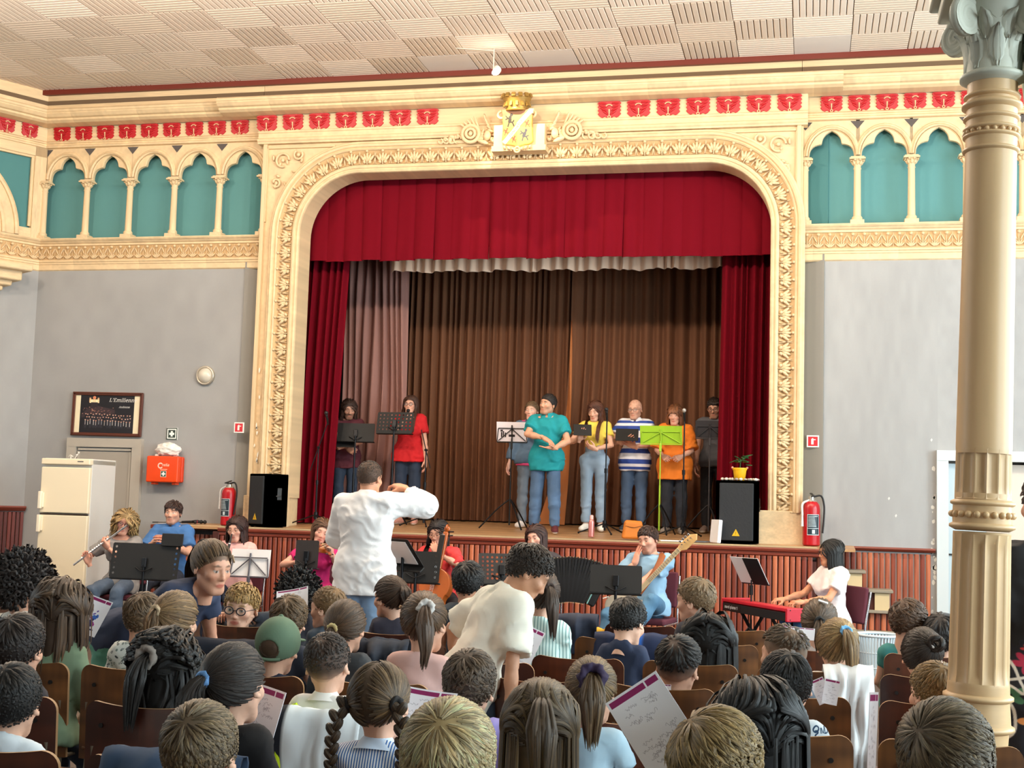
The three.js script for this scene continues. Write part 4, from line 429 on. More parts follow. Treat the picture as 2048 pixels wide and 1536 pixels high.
{ const py = FLOOR_STAGE + 0.02 + 0.735; const t = thing('flowerpot', 'yellow pot with a dark green plant on the right loudspeaker', 'potted plant', [-0.82, py, -15.6]); part('pot', lathe([[0.001, 0], [0.062, 0], [0.078, 0.12], [0.084, 0.122], [0.088, 0.148], [0.08, 0.148], [0.075, 0.12], [0.001, 0.11]], 24), std(0xf0b412, 0.5), t); part('pot_ears', [sph(0.014, 0.014, 0.01, -0.086, 0.15, 0), sph(0.014, 0.014, 0.01, 0.086, 0.15, 0)], std(0xe8a090, 0.5), t); part('stem', [rod([0, 0.1, 0], [0.01, 0.24, 0], 0.005), rod([0.01, 0.22, 0], [0.07, 0.29, 0.01], 0.004)], std(0x3a5a2a, 0.6), t);
  srand(83); const lm = std(0x1f5a2c, 0.45); for (let i = 0; i < 13; i++) { const a = rnd(6.28), r = rnd(0.02, 0.09); const g = sph(0.045, 0.006, 0.024, 0.03, 0, 0, 0, 0, 0, 8); part('leaf', g.applyMatrix4(M4(0.015 + r * Math.cos(a) * 0.9, 0.17 + rnd(0.12), r * Math.sin(a) * 0.5, rnd(-0.5, 0.5), -a, rnd(-0.5, 0.7))), lm, t); }
  part('leaf', sph(0.055, 0.006, 0.026, 0.1, 0.295, 0.01, 0.2, 0.2, 0.25), lm, t); part('leaf', sph(0.05, 0.006, 0.024, 0.07, 0.275, 0.0, 0.3, -0.2, 0.5), lm, t);
  const cols = [0xd8cdbb, 0xb9aa98, 0xe6ded2, 0x9c9088].map((c) => std(c, 0.7)); const spots = [[-0.2, 0.02], [-0.165, -0.03], [-0.15, 0.05], [-0.11, 0.02], [-0.13, -0.05], [-0.08, 0.1], [-0.03, 0.115], [0.02, 0.115], [0.07, 0.1], [0.11, 0.03], [0.13, -0.02], [0.16, 0.04], [0.19, 0.06], [0.21, 0.02], [0.1, -0.07], [-0.06, -0.1]];
  spots.sort((a, b) => a[0] - b[0]).forEach(([x, z], i) => single('pebble', sph(rnd(0.02, 0.028), rnd(0.013, 0.02), rnd(0.017, 0.024), 0, 0.014, 0, 0, rnd(3), 0, 9), cols[i % 4], 'pale pebble round the yellow flowerpot, ' + 'leftmost second third fourth fifth sixth seventh eighth ninth tenth eleventh twelfth thirteenth fourteenth fifteenth rightmost'.split(' ')[i] + ' counted from the left', 'pebble', [-0.82 + x, py - 0.002, -15.6 + z], 0, 'pebbles round the yellow flowerpot')); }
{ const p = onZ(68, 1150, -12.3); const t = thing('fridge', 'tall white fridge-freezer standing before the grey door', 'refrigerator', [-8.86, 0, -14.55], 0.02); t.scale.set(1.12, 1.05, 0.95); const m = std(0xf3e4c6, 0.35), side = std(0xd9d6d0, 0.4), w = 0.58, d = 0.6;
  part('body', rbx(w, 1.84, d, 0.012, 0, 0.94, -0.04), side, t); part('door', rbx(w, 1.16, 0.06, 0.012, 0, 0.62, d / 2 - 0.01), m, t); part('door', rbx(w, 0.53, 0.06, 0.012, 0, 1.49, d / 2 - 0.01), m, t); part('top_panel', rbx(w, 0.07, d + 0.07, 0.012, 0, 1.82, 0), m, t);
  const hm = std(0xf6ead2, 0.35); for (const [y, h] of [[1.37, 0.2], [1.1, 0.2]]) part('handle', [rbx(0.035, h, 0.05, 0.008, -w / 2 + 0.02, y, d / 2 + 0.05), rbx(0.02, h - 0.03, 0.03, 0.006, -w / 2 + 0.045, y, d / 2 + 0.035)], hm, t); part('badge', rbx(0.07, 0.012, 0.004, 0.001, 0.18, 1.825, d / 2 + 0.036), std(0x6a645c, 0.4), t); part('seam', bx(w - 0.02, 0.016, 0.03, 0, 1.21, d / 2), std(0x3a2c20, 0.8), t); part('foot', [[-1, 1], [1, 1], [-1, -1], [1, -1]].map(([a, b]) => cyl(0.02, 0.02, 0.04, a * 0.24, 0.02, b * 0.24)), std(0x333333, 0.6), t); }
{ const t = thing('wire_ornament', 'little white wire ornament on top of the fridge', 'ornament', [-8.9, 1.95, -14.5]); const m = std(0xe8e2da, 0.4); part('stem', [rod([-0.05, 0, 0], [-0.05, 0.05, 0], 0.006), rod([0, 0, 0], [0.05, 0.07, 0], 0.005), tube([[-0.08, 0.03, 0], [-0.05, 0.05, 0.01], [-0.02, 0.03, 0]], 0.005, 10, 5)], m, t); part('bead', [sph(0.012, 0.012, 0.012, 0.055, 0.08, 0), sph(0.01, 0.01, 0.01, 0.03, 0.055, 0)], m, t); }
// ---------- figures: signed-distance bodies meshed on grids ----------
class Field {
  constructor(lo, hi, h) { this.lo = lo; this.h = h; this.n = [0, 1, 2].map((i) => Math.ceil((hi[i] - lo[i]) / h) + 2); this.d = new Float32Array(this.n[0] * this.n[1] * this.n[2]).fill(0.25); }
  box(lo, hi, fn) {
    const { lo: o, h, n, d } = this, a = [0, 1, 2].map((i) => Math.max(0, Math.floor((lo[i] - o[i]) / h))), b = [0, 1, 2].map((i) => Math.min(n[i] - 1, Math.ceil((hi[i] - o[i]) / h)));
    for (let k = a[2]; k <= b[2]; k++) for (let j = a[1]; j <= b[1]; j++) { let q = (k * n[1] + j) * n[0] + a[0]; const y = o[1] + j * h, z = o[2] + k * h; for (let i = a[0]; i <= b[0]; i++, q++) d[q] = fn(o[0] + i * h, y, z, d[q]); }
  }
  // tapered capsule; flat = [dx, dy, dz, q] squashes it along a direction; cut = [[px, py, pz, nx, ny, nz] ...] keeps the side n points away from
  cap(a, b, ra, rb, k = 0.02, { flat, cut, sub } = {}) {
    const m = Math.max(ra, rb) + k + this.h * 2.5, lo = [0, 1, 2].map((i) => Math.min(a[i], b[i]) - m), hi = [0, 1, 2].map((i) => Math.max(a[i], b[i]) + m), ex = b[0] - a[0], ey = b[1] - a[1], ez = b[2] - a[2], l2 = ex * ex + ey * ey + ez * ez || 1e-9;
    this.box(lo, hi, (x, y, z, d) => {
      const px = x - a[0], py = y - a[1], pz = z - a[2]; let t = (px * ex + py * ey + pz * ez) / l2; t = t < 0 ? 0 : t > 1 ? 1 : t; let vx = px - ex * t, vy = py - ey * t, vz = pz - ez * t, s = 1;
      if (flat) { const c = (vx * flat[0] + vy * flat[1] + vz * flat[2]) * (1 / flat[3] - 1); vx += flat[0] * c; vy += flat[1] * c; vz += flat[2] * c; s = 0.85; }
      let e = (Math.sqrt(vx * vx + vy * vy + vz * vz) - (ra + (rb - ra) * t)) * s;
      if (cut) for (const c of cut) { const q = (x - c[0]) * c[3] + (y - c[1]) * c[4] + (z - c[2]) * c[5]; if (q > e) e = q; }
      return sub ? smax(d, -e, k) : smin(d, e, k);
    });
  }
  ell(c, r, k = 0.02, { q, sub, cut } = {}) { // ellipsoid, q = inverse rotation
    const m = Math.max(...r) + k + this.h * 2.5, v = V(0, 0, 0), mr = Math.min(...r);
    this.box(c.map((x) => x - m), c.map((x) => x + m), (x, y, z, d) => {
      v.set(x - c[0], y - c[1], z - c[2]); if (q) v.applyQuaternion(q); const u = v.x / r[0], w = v.y / r[1], s = v.z / r[2], k0 = Math.sqrt(u * u + w * w + s * s), k1 = Math.sqrt((u / r[0]) ** 2 + (w / r[1]) ** 2 + (s / r[2]) ** 2); let e = k1 > 1e-6 ? k0 * (k0 - 1) / k1 : -mr;
      if (cut) for (const p of cut) { const t = (x - p[0]) * p[3] + (y - p[1]) * p[4] + (z - p[2]) * p[5]; if (t > e) e = t; }
      return sub ? smax(d, -e, k) : smin(d, e, k);
    });
  }
  map(fn) { const { lo: o, h, n, d } = this; let q = 0; for (let k = 0; k < n[2]; k++) for (let j = 0; j < n[1]; j++) for (let i = 0; i < n[0]; i++, q++) if (d[q] < 0.06) d[q] = fn(o[0] + i * h, o[1] + j * h, o[2] + k * h, d[q]); }
  mesh() { // naive surface nets
    const { lo: o, h, n, d } = this, [nx, ny, nz] = n, sx = 1, sy = nx, sz = nx * ny, id = new Int32Array(nx * ny * nz).fill(-1), pos = [], idx = [], co = [0, sx, sy, sx + sy, sz, sz + sx, sz + sy, sz + sx + sy];
    const E = [[0, 1], [2, 3], [4, 5], [6, 7], [0, 2], [1, 3], [4, 6], [5, 7], [0, 4], [1, 5], [2, 6], [3, 7]];
    for (let k = 0; k < nz - 1; k++) for (let j = 0; j < ny - 1; j++) for (let i = 0; i < nx - 1; i++) {
      const q = k * sz + j * sy + i; let m = 0; for (let c = 0; c < 8; c++) if (d[q + co[c]] < 0) m |= 1 << c; if (m === 0 || m === 255) continue;
      let x = 0, y = 0, z = 0, c = 0; for (const [a, b] of E) { const va = d[q + co[a]], vb = d[q + co[b]]; if (va < 0 === vb < 0) continue; const t = va / (va - vb); x += (a & 1) + t * ((b & 1) - (a & 1)); y += (a >> 1 & 1) + t * ((b >> 1 & 1) - (a >> 1 & 1)); z += (a >> 2) + t * ((b >> 2) - (a >> 2)); c++; }
      id[q] = pos.length / 3; pos.push(o[0] + (i + x / c) * h, o[1] + (j + y / c) * h, o[2] + (k + z / c) * h);
    }
    const quad = (a, b, c, e, f) => { if (a < 0 || b < 0 || c < 0 || e < 0) return; if (f) idx.push(a, b, c, a, c, e); else idx.push(a, c, b, a, e, c); };
    for (let k = 1; k < nz - 1; k++) for (let j = 1; j < ny - 1; j++) for (let i = 1; i < nx - 1; i++) {
      const q = k * sz + j * sy + i, s = d[q] < 0;
      if (s !== d[q + sx] < 0) quad(id[q], id[q - sy], id[q - sy - sz], id[q - sz], !s);
      if (s !== d[q + sy] < 0) quad(id[q], id[q - sz], id[q - sz - sx], id[q - sx], !s);
      if (s !== d[q + sz] < 0) quad(id[q], id[q - sx], id[q - sx - sy], id[q - sy], !s);
    }
    return { pos, idx };
  }
}
const smin = (a, b, k) => { if (k <= 0) return Math.min(a, b); const h = Math.max(k - Math.abs(a - b), 0) / k; return Math.min(a, b) - h * h * k * 0.25; }, smax = (a, b, k) => -smin(-a, -b, k);
function toGeo({ pos, idx, col }, uvs) {
  const g = new THREE.BufferGeometry(); g.setAttribute('position', new THREE.Float32BufferAttribute(pos, 3)); if (col) g.setAttribute('color', new THREE.Float32BufferAttribute(col, 3));
  const uv = new Float32Array(pos.length / 3 * 2); for (let i = 0; i < uv.length / 2; i++) { uv[2 * i] = pos[3 * i] + (uvs ?? 0) * pos[3 * i + 2]; uv[2 * i + 1] = pos[3 * i + 1]; } g.setAttribute('uv', new THREE.Float32BufferAttribute(uv, 2));
  g.setIndex(idx); g.computeVertexNormals(); return g;
}
// ----- heads: one mesh per build, with weights for lips, brows, eyes -----
const headCache = {};
function headMesh(kind, fine) {
  const key = kind + fine; if (headCache[key]) return headCache[key];
  const F = kind === 'f' ? 1 : 0, C = kind === 'c' ? 1 : 0, h = fine === 2 ? 0.0088 : fine ? 0.0056 : 0.0068, f = new Field([-0.105, -0.19, -0.125], [0.105, 0.135, 0.135], h);
  const jw = C ? 0.92 : F ? 0.9 : 1, up = C ? 0.012 : 0;                                   // jaw width, chin lift
  f.ell([0, 0.025, -0.012], [0.076 + C * 0.002, 0.092, 0.097], 0.01);
  f.ell([0, -0.04 + up * 0.5, 0.03], [0.059 * jw, 0.076 - up * 0.6, 0.063], 0.03);
  f.cap([-0.02 * jw, -0.1 + up, 0.062], [0.02 * jw, -0.1 + up, 0.062], 0.017, 0.017, 0.03);
  for (const s of [-1, 1]) { f.cap([s * 0.054 * jw, -0.06 + up, 0.0], [s * 0.02, -0.1 + up, 0.058], 0.016 * jw, 0.015, 0.03); f.ell([s * 0.042, -0.022, 0.06], [0.022, 0.018, 0.02], 0.025); }
  f.cap([-0.036, 0.026, 0.074], [0.036, 0.026, 0.074], F || C ? 0.009 : 0.013, F || C ? 0.009 : 0.013, 0.025);
  for (const s of [-1, 1]) { f.ell([s * 0.031, 0.004, 0.096], [0.017, 0.012, 0.014], 0.014, { sub: true }); f.ell([s * 0.031, 0.003, 0.0745], [0.0132, 0.0132, 0.0132], 0.002); f.cap([s * 0.018, 0.0135, 0.0855], [s * 0.044, 0.0115, 0.079], 0.0042, 0.0035, 0.004); f.cap([s * 0.02, -0.008, 0.084], [s * 0.042, -0.006, 0.079], 0.0032, 0.003, 0.005); }
  const nz = C ? 0.7 : F ? 0.85 : 1; f.cap([0, 0.014, 0.084], [0, -0.028, 0.096 + 0.007 * nz], 0.007, 0.0105 * nz, 0.012); f.ell([0, -0.032, 0.096 + 0.005 * nz], [0.013 * nz, 0.0095, 0.011], 0.008); for (const s of [-1, 1]) f.ell([s * 0.0125 * nz, -0.035, 0.09], [0.0085, 0.0085, 0.010], 0.006);
  f.cap([-0.021, -0.064 + up * 0.4, 0.084], [0.021, -0.064 + up * 0.4, 0.084], 0.0052, 0.0052, 0.008); f.ell([0, -0.0625 + up * 0.4, 0.0875], [0.014, 0.0055, 0.007], 0.006); f.ell([0, -0.0745 + up * 0.5, 0.0855], [0.016, 0.0065, 0.007], 0.006); f.cap([-0.023, -0.0685 + up * 0.45, 0.093], [0.023, -0.0685 + up * 0.45, 0.093], 0.0024, 0.0024, 0.004, { sub: true });
  for (const s of [-1, 1]) { const q = new THREE.Quaternion().setFromEuler(new THREE.Euler(0.2, s * -0.45, s * -0.1)); f.ell([s * 0.081, -0.008, -0.012], [0.0085, 0.031, 0.019], 0.006, { q }); f.ell([s * 0.089, -0.006, -0.007], [0.006, 0.018, 0.010], 0.005, { q, sub: true }); }
  f.cap([0, -0.055, -0.02], [0, -0.185, -0.03], 0.052 * (C ? 0.82 : F ? 0.86 : 1), 0.052 * (C ? 0.8 : F ? 0.86 : 1), 0.03);
  const m = f.mesh(), n = m.pos.length / 3, w = new Float32Array(n * 4); // lip, brow, eye zone, cheek
  for (let i = 0; i < n; i++) {
    const x = Math.abs(m.pos[3 * i]), y = m.pos[3 * i + 1], z = m.pos[3 * i + 2];
    if (z > 0.05) { const ly = y + 0.068 - up * 0.45; w[4 * i] = sstep(1.15, 0.75, Math.hypot(x / 0.0235, ly / 0.0115)) * (z > 0.07 ? 1 : 0);
      const bx0 = (x - 0.031) / 0.019, by = (y - 0.0245 - 0.004 * (1 - Math.abs(bx0)) + 0.0) / (F ? 0.0052 : 0.007); w[4 * i + 1] = sstep(1.3, 0.6, Math.hypot(bx0, by));
      const e = Math.hypot(x - 0.031, y - 0.003, z - 0.0745); w[4 * i + 2] = e < 0.0142 && Math.abs(y - 0.0025) < 0.0078 ? 1 : 0; w[4 * i + 3] = sstep(1.3, 0.2, Math.hypot((x - 0.042) / 0.022, (y + 0.03) / 0.02)) + 0.6 * sstep(1.4, 0.3, Math.hypot(x / 0.014, (y + 0.03) / 0.014)); }
  }
  return headCache[key] = { ...m, w, up };
}
// ----- hands: right hand, wrist at the origin, fingers along +y, palm towards +z, thumb at +x -----
const handCache = {};
const HANDS = { relax: [0.35, 0.5, 0.35, 0.25, 0.5], flat: [0.06, 0.08, 0.06, 0.1, 0.7], grip: [1.15, 1.35, 0.8, 0.9, 0.35], claw: [0.55, 0.8, 0.5, 0.5, 0.5], fist: [1.4, 1.6, 1.0, 1.1, 0.3], pinch: [0.8, 1.0, 0.5, 0.9, 0.3] };
function handMesh(kind, fine) {
  const key = kind + fine; if (handCache[key]) return handCache[key]; const [c1, c2, c3, ct, to] = HANDS[kind], h = fine === 2 ? 0.0085 : fine ? 0.0066 : 0.007, f = new Field([-0.075, -0.05, -0.05], [0.095, 0.21, 0.12], h);
  f.cap([0, -0.04, 0], [0, 0.01, 0], 0.027, 0.028, 0.01, { flat: [0, 0, 1, 0.75] });
  const K = [[0.031, 0.09], [0.0105, 0.096], [-0.0105, 0.091], [-0.0305, 0.08]], L = [[0.042, 0.025, 0.021], [0.047, 0.029, 0.022], [0.043, 0.027, 0.021], [0.033, 0.02, 0.019]];
  for (const [x, y] of K) f.cap([x * 0.62, 0.012, 0], [x, y, 0], 0.0165, 0.0125, 0.018);
  f.cap([0.022, 0.02, 0.006], [0.028, 0.07, 0.006], 0.017, 0.012, 0.015); f.cap([-0.02, 0.02, 0.008], [-0.026, 0.06, 0.006], 0.015, 0.012, 0.015);
  K.forEach(([x, y], i) => { let p = [x, y, 0], a = c1 * (0.9 + 0.07 * i), r = 0.0098 - 0.0007 * (i === 3 ? 2 : i * 0.4); const sp = (x / 0.03) * 0.07; [c1, c2, c3].forEach((c, j) => { if (j) a += c; const q = [p[0] + sp * L[i][j], p[1] + Math.cos(a) * L[i][j], p[2] + Math.sin(a) * L[i][j]]; f.cap(p, q, r, r * 0.92, j ? 0.004 : 0.006); p = q; r *= 0.92; }); });
  { let p = [0.026, 0.022, 0.006]; const d1 = V(Math.sin(to + 0.35), Math.cos(to + 0.35), 0.35 + ct * 0.4).normalize(), d2 = V(Math.sin(to * 0.5), Math.cos(to * 0.5), 0.3 + ct * 0.5).normalize(), d3 = V(Math.sin(to * 0.2 - ct * 0.3), Math.cos(to * 0.2), 0.3 + ct * 0.5).normalize(); [[d1, 0.042, 0.015], [d2, 0.033, 0.0118], [d3, 0.028, 0.0105]].forEach(([d, l, r], j) => { const q = [p[0] + d.x * l, p[1] + d.y * l, p[2] + d.z * l]; f.cap(p, q, r, r * 0.88, j ? 0.006 : 0.014); p = q; }); }
  return handCache[key] = f.mesh();
}
// ----- skeleton -----
const A = (v) => [v.x, v.y, v.z];
function ik(a, t, l1, l2, pole) { // elbow or knee between a and the target
  const d = t.clone().sub(a); let L = d.length(); const mx = (l1 + l2) * 0.998; if (L > mx) { d.multiplyScalar(mx / L); L = mx; } const e = a.clone().add(d), u = d.clone().normalize(), x = (l1 * l1 - l2 * l2 + L * L) / (2 * L), hh = Math.sqrt(Math.max(0, l1 * l1 - x * x)), p = pole.clone().addScaledVector(u, -pole.dot(u)).normalize(); return [a.clone().addScaledVector(u, x).addScaledVector(p, hh), e];
}
// spec in metres, local frame: the person faces +z, their left is +x
function skeleton(o) {
  const s = o.s, sh = (o.shoulder ?? (o.kind === 'm' ? 0.175 : o.kind === 'f' ? 0.155 : 0.152)) * s, hs = o.hs, up0 = V(0, 1, 0);
  const hip = V(...(o.hip ?? [0, (o.sit ? o.sit + 0.09 * s : 0.93 * s), 0]));
  const spine = V(0, 1, 0).applyEuler(new THREE.Euler(o.lean ?? 0, 0, o.side ?? 0, 'ZXY'));
  const tl = (o.torso ?? 0.5) * s, neck = hip.clone().addScaledVector(spine, tl);
  const R = new THREE.Quaternion().setFromEuler(new THREE.Euler(o.lean ?? 0, o.twist ?? 0, o.side ?? 0, 'ZXY')), right = V(1, 0, 0).applyQuaternion(R), fwd = V(0, 0, 1).applyQuaternion(R);
  const hq = new THREE.Quaternion().setFromEuler(new THREE.Euler(o.headPitch ?? 0, o.headYaw ?? 0, o.headRoll ?? 0, 'YXZ'));
  const nd = spine.clone().lerp(V(0, 1, 0).applyQuaternion(hq), 0.55).normalize();
  const head = neck.clone().addScaledVector(nd, 0.062 * s + 0.098 * hs).add(V(0, 0, 0.02 * hs).applyQuaternion(hq));
  const S = {}, arm = o.arm ?? 1;
  for (const [k, d] of [['L', 1], ['R', -1]]) {
    const shp = neck.clone().addScaledVector(right, d * sh).addScaledVector(spine, -0.045 * s).addScaledVector(fwd, o['sh' + k]?.[0] ?? 0).addScaledVector(up0, o['sh' + k]?.[1] ?? 0), hp = hip.clone().addScaledVector(V(1, 0, 0), d * 0.088 * s);
    const tgt = o['h' + k] ? V(...o['h' + k]) : o.sit ? V(d * 0.12 * s, hip.y + 0.08 * s, hip.z + 0.27 * s) : V(d * (sh + 0.07 * s), shp.y - 0.52 * s, hip.z + 0.05 * s);
    const [el, wr] = ik(shp, tgt, 0.285 * s * arm, 0.255 * s * arm, V(...(o['e' + k] ?? [d * 0.7, -0.5, -0.6])));
    const ft = o['f' + k] ? V(...o['f' + k]) : o.sit ? V(d * 0.11 * s, 0.075 * s, hip.z + 0.4 * s) : V(d * 0.1 * s, 0.075 * s, hip.z - 0.01);
    const [kn, an] = ik(hp, ft, 0.43 * s, 0.425 * s, V(...(o['k' + k] ?? (o.sit ? [d * 0.15, 0.8, 0.9] : [d * 0.05, 0, 1]))));
    S[k] = { sh: shp, el, wr, hp, kn, an, d };
  }
  return { hip, spine, neck, head, hq, right, fwd, S, tl, s, hs };
}
const BASE = { m: { w: 1, belly: 0.122, chest: 0.148 }, f: { w: 0.9, belly: 0.108, chest: 0.128 }, c: { w: 0.92, belly: 0.115, chest: 0.132 } };
function torsoBones(f, k, o, ease, opts = {}) {
  const s = k.s, b = BASE[o.kind], w = (o.wide ?? 1), P = (t, z = 0) => A(k.hip.clone().addScaledVector(k.spine, k.tl * t).addScaledVector(k.fwd, z * s)), fl = { flat: [k.fwd.x, k.fwd.y, k.fwd.z, 0.74], ...opts };
  f.cap(A(k.S.L.hp), A(k.S.R.hp), (o.kind === 'f' ? 0.094 : 0.086) * s * w + ease, (o.kind === 'f' ? 0.094 : 0.086) * s * w + ease, 0.05 * s, opts);
  f.cap(P(0), P(0.42), 0.122 * s * w + ease, b.belly * s * w + ease, 0.05 * s, fl); f.cap(P(0.42), P(0.76), b.belly * s * w + ease, b.chest * s * w + ease, 0.05 * s, fl);
  if (o.paunch) f.ell(P(0.3, 0.06), [0.11 * s * w, 0.12 * s, 0.07 * s + ease], 0.06 * s);
  const sl = k.S.L.sh.clone().addScaledVector(k.right, -0.035 * s), sr = k.S.R.sh.clone().addScaledVector(k.right, 0.035 * s);
  f.cap(A(sl), A(sr), 0.062 * s + ease, 0.062 * s + ease, 0.06 * s, opts); f.cap(P(0.76), P(0.9), b.chest * 0.97 * s * w + ease, 0.07 * s + ease, 0.05 * s, fl);
  for (const q of [sl, sr]) f.cap(A(k.neck.clone().addScaledVector(k.spine, 0.015 * s)), A(q), 0.05 * s + ease * 0.6, 0.052 * s + ease * 0.8, 0.04 * s, opts);
  if (o.kind === 'f') for (const d of [-1, 1]) f.ell(A(k.hip.clone().addScaledVector(k.spine, k.tl * 0.66).addScaledVector(k.right, d * 0.07 * s).addScaledVector(k.fwd, 0.085 * s * w)), [0.066 * s + ease, 0.066 * s + ease, 0.056 * s + ease], 0.05 * s);
}
const bounds = (pts, m) => [[0, 1, 2].map((i) => Math.min(...pts.map((p) => p.getComponent(i))) - m), [0, 1, 2].map((i) => Math.max(...pts.map((p) => p.getComponent(i))) + m)];
function bodyMesh(k, o, h) {
  const s = k.s, L = k.S.L, R = k.S.R, [lo, hi] = bounds([k.hip, k.neck, L.sh, L.el, L.wr, R.sh, R.el, R.wr, L.kn, L.an, R.kn, R.an], 0.2 * s), f = new Field(lo, hi, h), w = Math.sqrt(o.wide ?? 1) * (o.kind === 'c' ? 0.95 : 1);
  torsoBones(f, k, o, -0.006 - h * 0.35);
  f.cap(A(k.neck.clone().addScaledVector(k.spine, -0.03 * s)), A(k.head.clone().add(V(0, -0.1, -0.025).multiplyScalar(k.hs).applyQuaternion(k.hq))), (o.kind === 'm' ? 0.058 : 0.048) * s, 0.048 * k.hs * (o.kind === 'm' ? 1 : 0.85), 0.03 * s);
  for (const b of [L, R]) { const fem = o.kind === 'f' ? 0.9 : 1;
    f.cap(A(b.sh), A(b.sh.clone().lerp(b.el, 0.5)), 0.052 * s * w * fem, 0.046 * s * w * fem, 0.03 * s); f.cap(A(b.sh.clone().lerp(b.el, 0.4)), A(b.el), 0.046 * s * w * fem, 0.037 * s * w * fem, 0.02 * s); f.cap(A(b.el), A(b.el.clone().lerp(b.wr, 0.4)), 0.037 * s * w * fem, 0.04 * s * w * fem, 0.015 * s); f.cap(A(b.el.clone().lerp(b.wr, 0.35)), A(b.wr), 0.04 * s * w * fem, 0.026 * s * fem, 0.015 * s);
    f.cap(A(b.hp), A(b.kn), 0.082 * s * w, 0.056 * s * w, 0.04 * s); f.cap(A(b.kn), A(b.kn.clone().lerp(b.an, 0.35)), 0.054 * s * w, 0.057 * s * w, 0.02 * s); f.cap(A(b.kn.clone().lerp(b.an, 0.3)), A(b.an), 0.056 * s * w, 0.036 * s, 0.02 * s);
    const toe = footDir(o, b); f.cap(A(b.an.clone().add(V(0, -0.03 * s, 0))), A(b.an.clone().addScaledVector(toe, 0.13 * s).add(V(0, -0.045 * s, 0))), 0.032 * s, 0.022 * s, 0.02 * s); }
  return f.mesh();
}
const footDir = (o, b) => V(...(o['toe' + (b.d > 0 ? 'L' : 'R')] ?? [b.d * 0.22, 0, 1])).normalize();
const fabricMats = {};
const fabric = (map, rough = 0.85) => { const key = (map?.uuid ?? '') + rough; return fabricMats[key] ??= new THREE.MeshStandardMaterial({ vertexColors: true, roughness: rough, map: map ?? null, side: THREE.DoubleSide }); };
function tint(m, c, amp = 0.06, f = 9, fn) { const n = m.pos.length / 3; m.col = new Float32Array(n * 3); for (let i = 0; i < n; i++) { const x = m.pos[3 * i], y = m.pos[3 * i + 1], z = m.pos[3 * i + 2]; const q = fn ? fn(x, y, z) : c, t = 1 + amp * noise(x * f, y * f, z * f); for (let j = 0; j < 3; j++) m.col[3 * i + j] = clamp(q[j] * t, 0, 1); } return m; }
const wrinkle = (f, amp, seed) => f.map((x, y, z, d) => d + amp * (0.9 * (Math.abs(noise(x * 7 + seed, y * 13 + 2 * noise(x * 6, y * 6, z * 6), z * 7)) * 2 - 0.55) + 0.7 * (Math.abs(noise(x * 15, y * 24 - x * 9 + seed, z * 15)) * 2 - 0.5) * (0.5 + 0.5 * noise(x * 4 + seed, y * 4, z * 4)) + 0.25 * noise(x * 30, y * 30, z * 30 + seed)));
// top: { c, sleeve 0..2 (0 none, 0.5 short, 1 elbow, 2 wrist), hem (metres below the hip joint), ease, map, neck, flare, collar }
function topMesh(k, o, c, h, seed) {
  const s = k.s, L = k.S.L, R = k.S.R, [lo, hi] = bounds([k.hip.clone().addScaledVector(k.spine, -(c.hem ?? 0.08)), k.hip, k.neck, L.sh, L.el, L.wr, R.sh, R.el, R.wr], 0.22 * s), f = new Field(lo, hi, h), e = c.ease ?? 0.014, sl = c.sleeve ?? 0.5;
  torsoBones(f, k, o, e);
  const hem = c.hem ?? 0.08, fl = c.flare ?? 0.01, ww = o.wide ?? 1; if (hem > 0) for (const b of [L, R]) { const a = b.hp.clone().lerp(k.hip, 0.12); f.cap(A(a.clone().addScaledVector(k.spine, 0.02 * s)), A(a.clone().addScaledVector(k.spine, -hem - 0.06)), 0.088 * s * ww + e, 0.088 * s * ww + e + fl, 0.09 * s); }
  const np = k.neck.clone().addScaledVector(k.spine, (c.neck ?? 0.04) * s), hp = k.hip.clone().addScaledVector(k.spine, -hem), bot = [[hp.x, hp.y, hp.z, -k.spine.x, -k.spine.y, -k.spine.z]];
  const nv = k.spine.clone().addScaledVector(k.fwd, c.vee ?? 0.35).normalize();
  f.map((x, y, z, d) => Math.max(d, (x - np.x) * nv.x + (y - np.y) * nv.y + (z - np.z) * nv.z, -((x - hp.x) * k.spine.x + (y - hp.y) * k.spine.y + (z - hp.z) * k.spine.z)));
  for (const b of [L, R]) if (sl > 0) { const w = Math.sqrt(o.wide ?? 1), loose = c.loose ?? 0.012; const end = sl <= 1 ? b.sh.clone().lerp(b.el, sl) : b.el.clone().lerp(b.wr, sl - 1), from = sl <= 1 ? b.sh : b.el, u = end.clone().sub(from).normalize(), cut = [[end.x, end.y, end.z, u.x, u.y, u.z]];
    f.cap(A(b.sh), A(sl <= 1 ? b.sh.clone().lerp(b.el, Math.min(1, sl + 0.15)) : b.el), 0.058 * s * w + e * 0.9, (sl <= 1 ? 0.05 * s * w + loose : 0.044 * s * w + loose) + e * 0.3, 0.035 * s, sl <= 1 ? { cut } : {}); if (sl > 1) f.cap(A(b.el), A(end.clone().addScaledVector(u, 0.03)), 0.044 * s * w + loose + e * 0.3, 0.034 * s * w + loose, 0.02, { cut }); }
  if (c.hood) { const q = k.neck.clone().addScaledVector(k.fwd, -0.075 * s).addScaledVector(k.spine, 0.0); f.ell(A(q), [0.11 * s, 0.085 * s, 0.06 * s], 0.03 * s); }
  wrinkle(f, c.wr ?? 0.012, seed); return f.mesh();
}
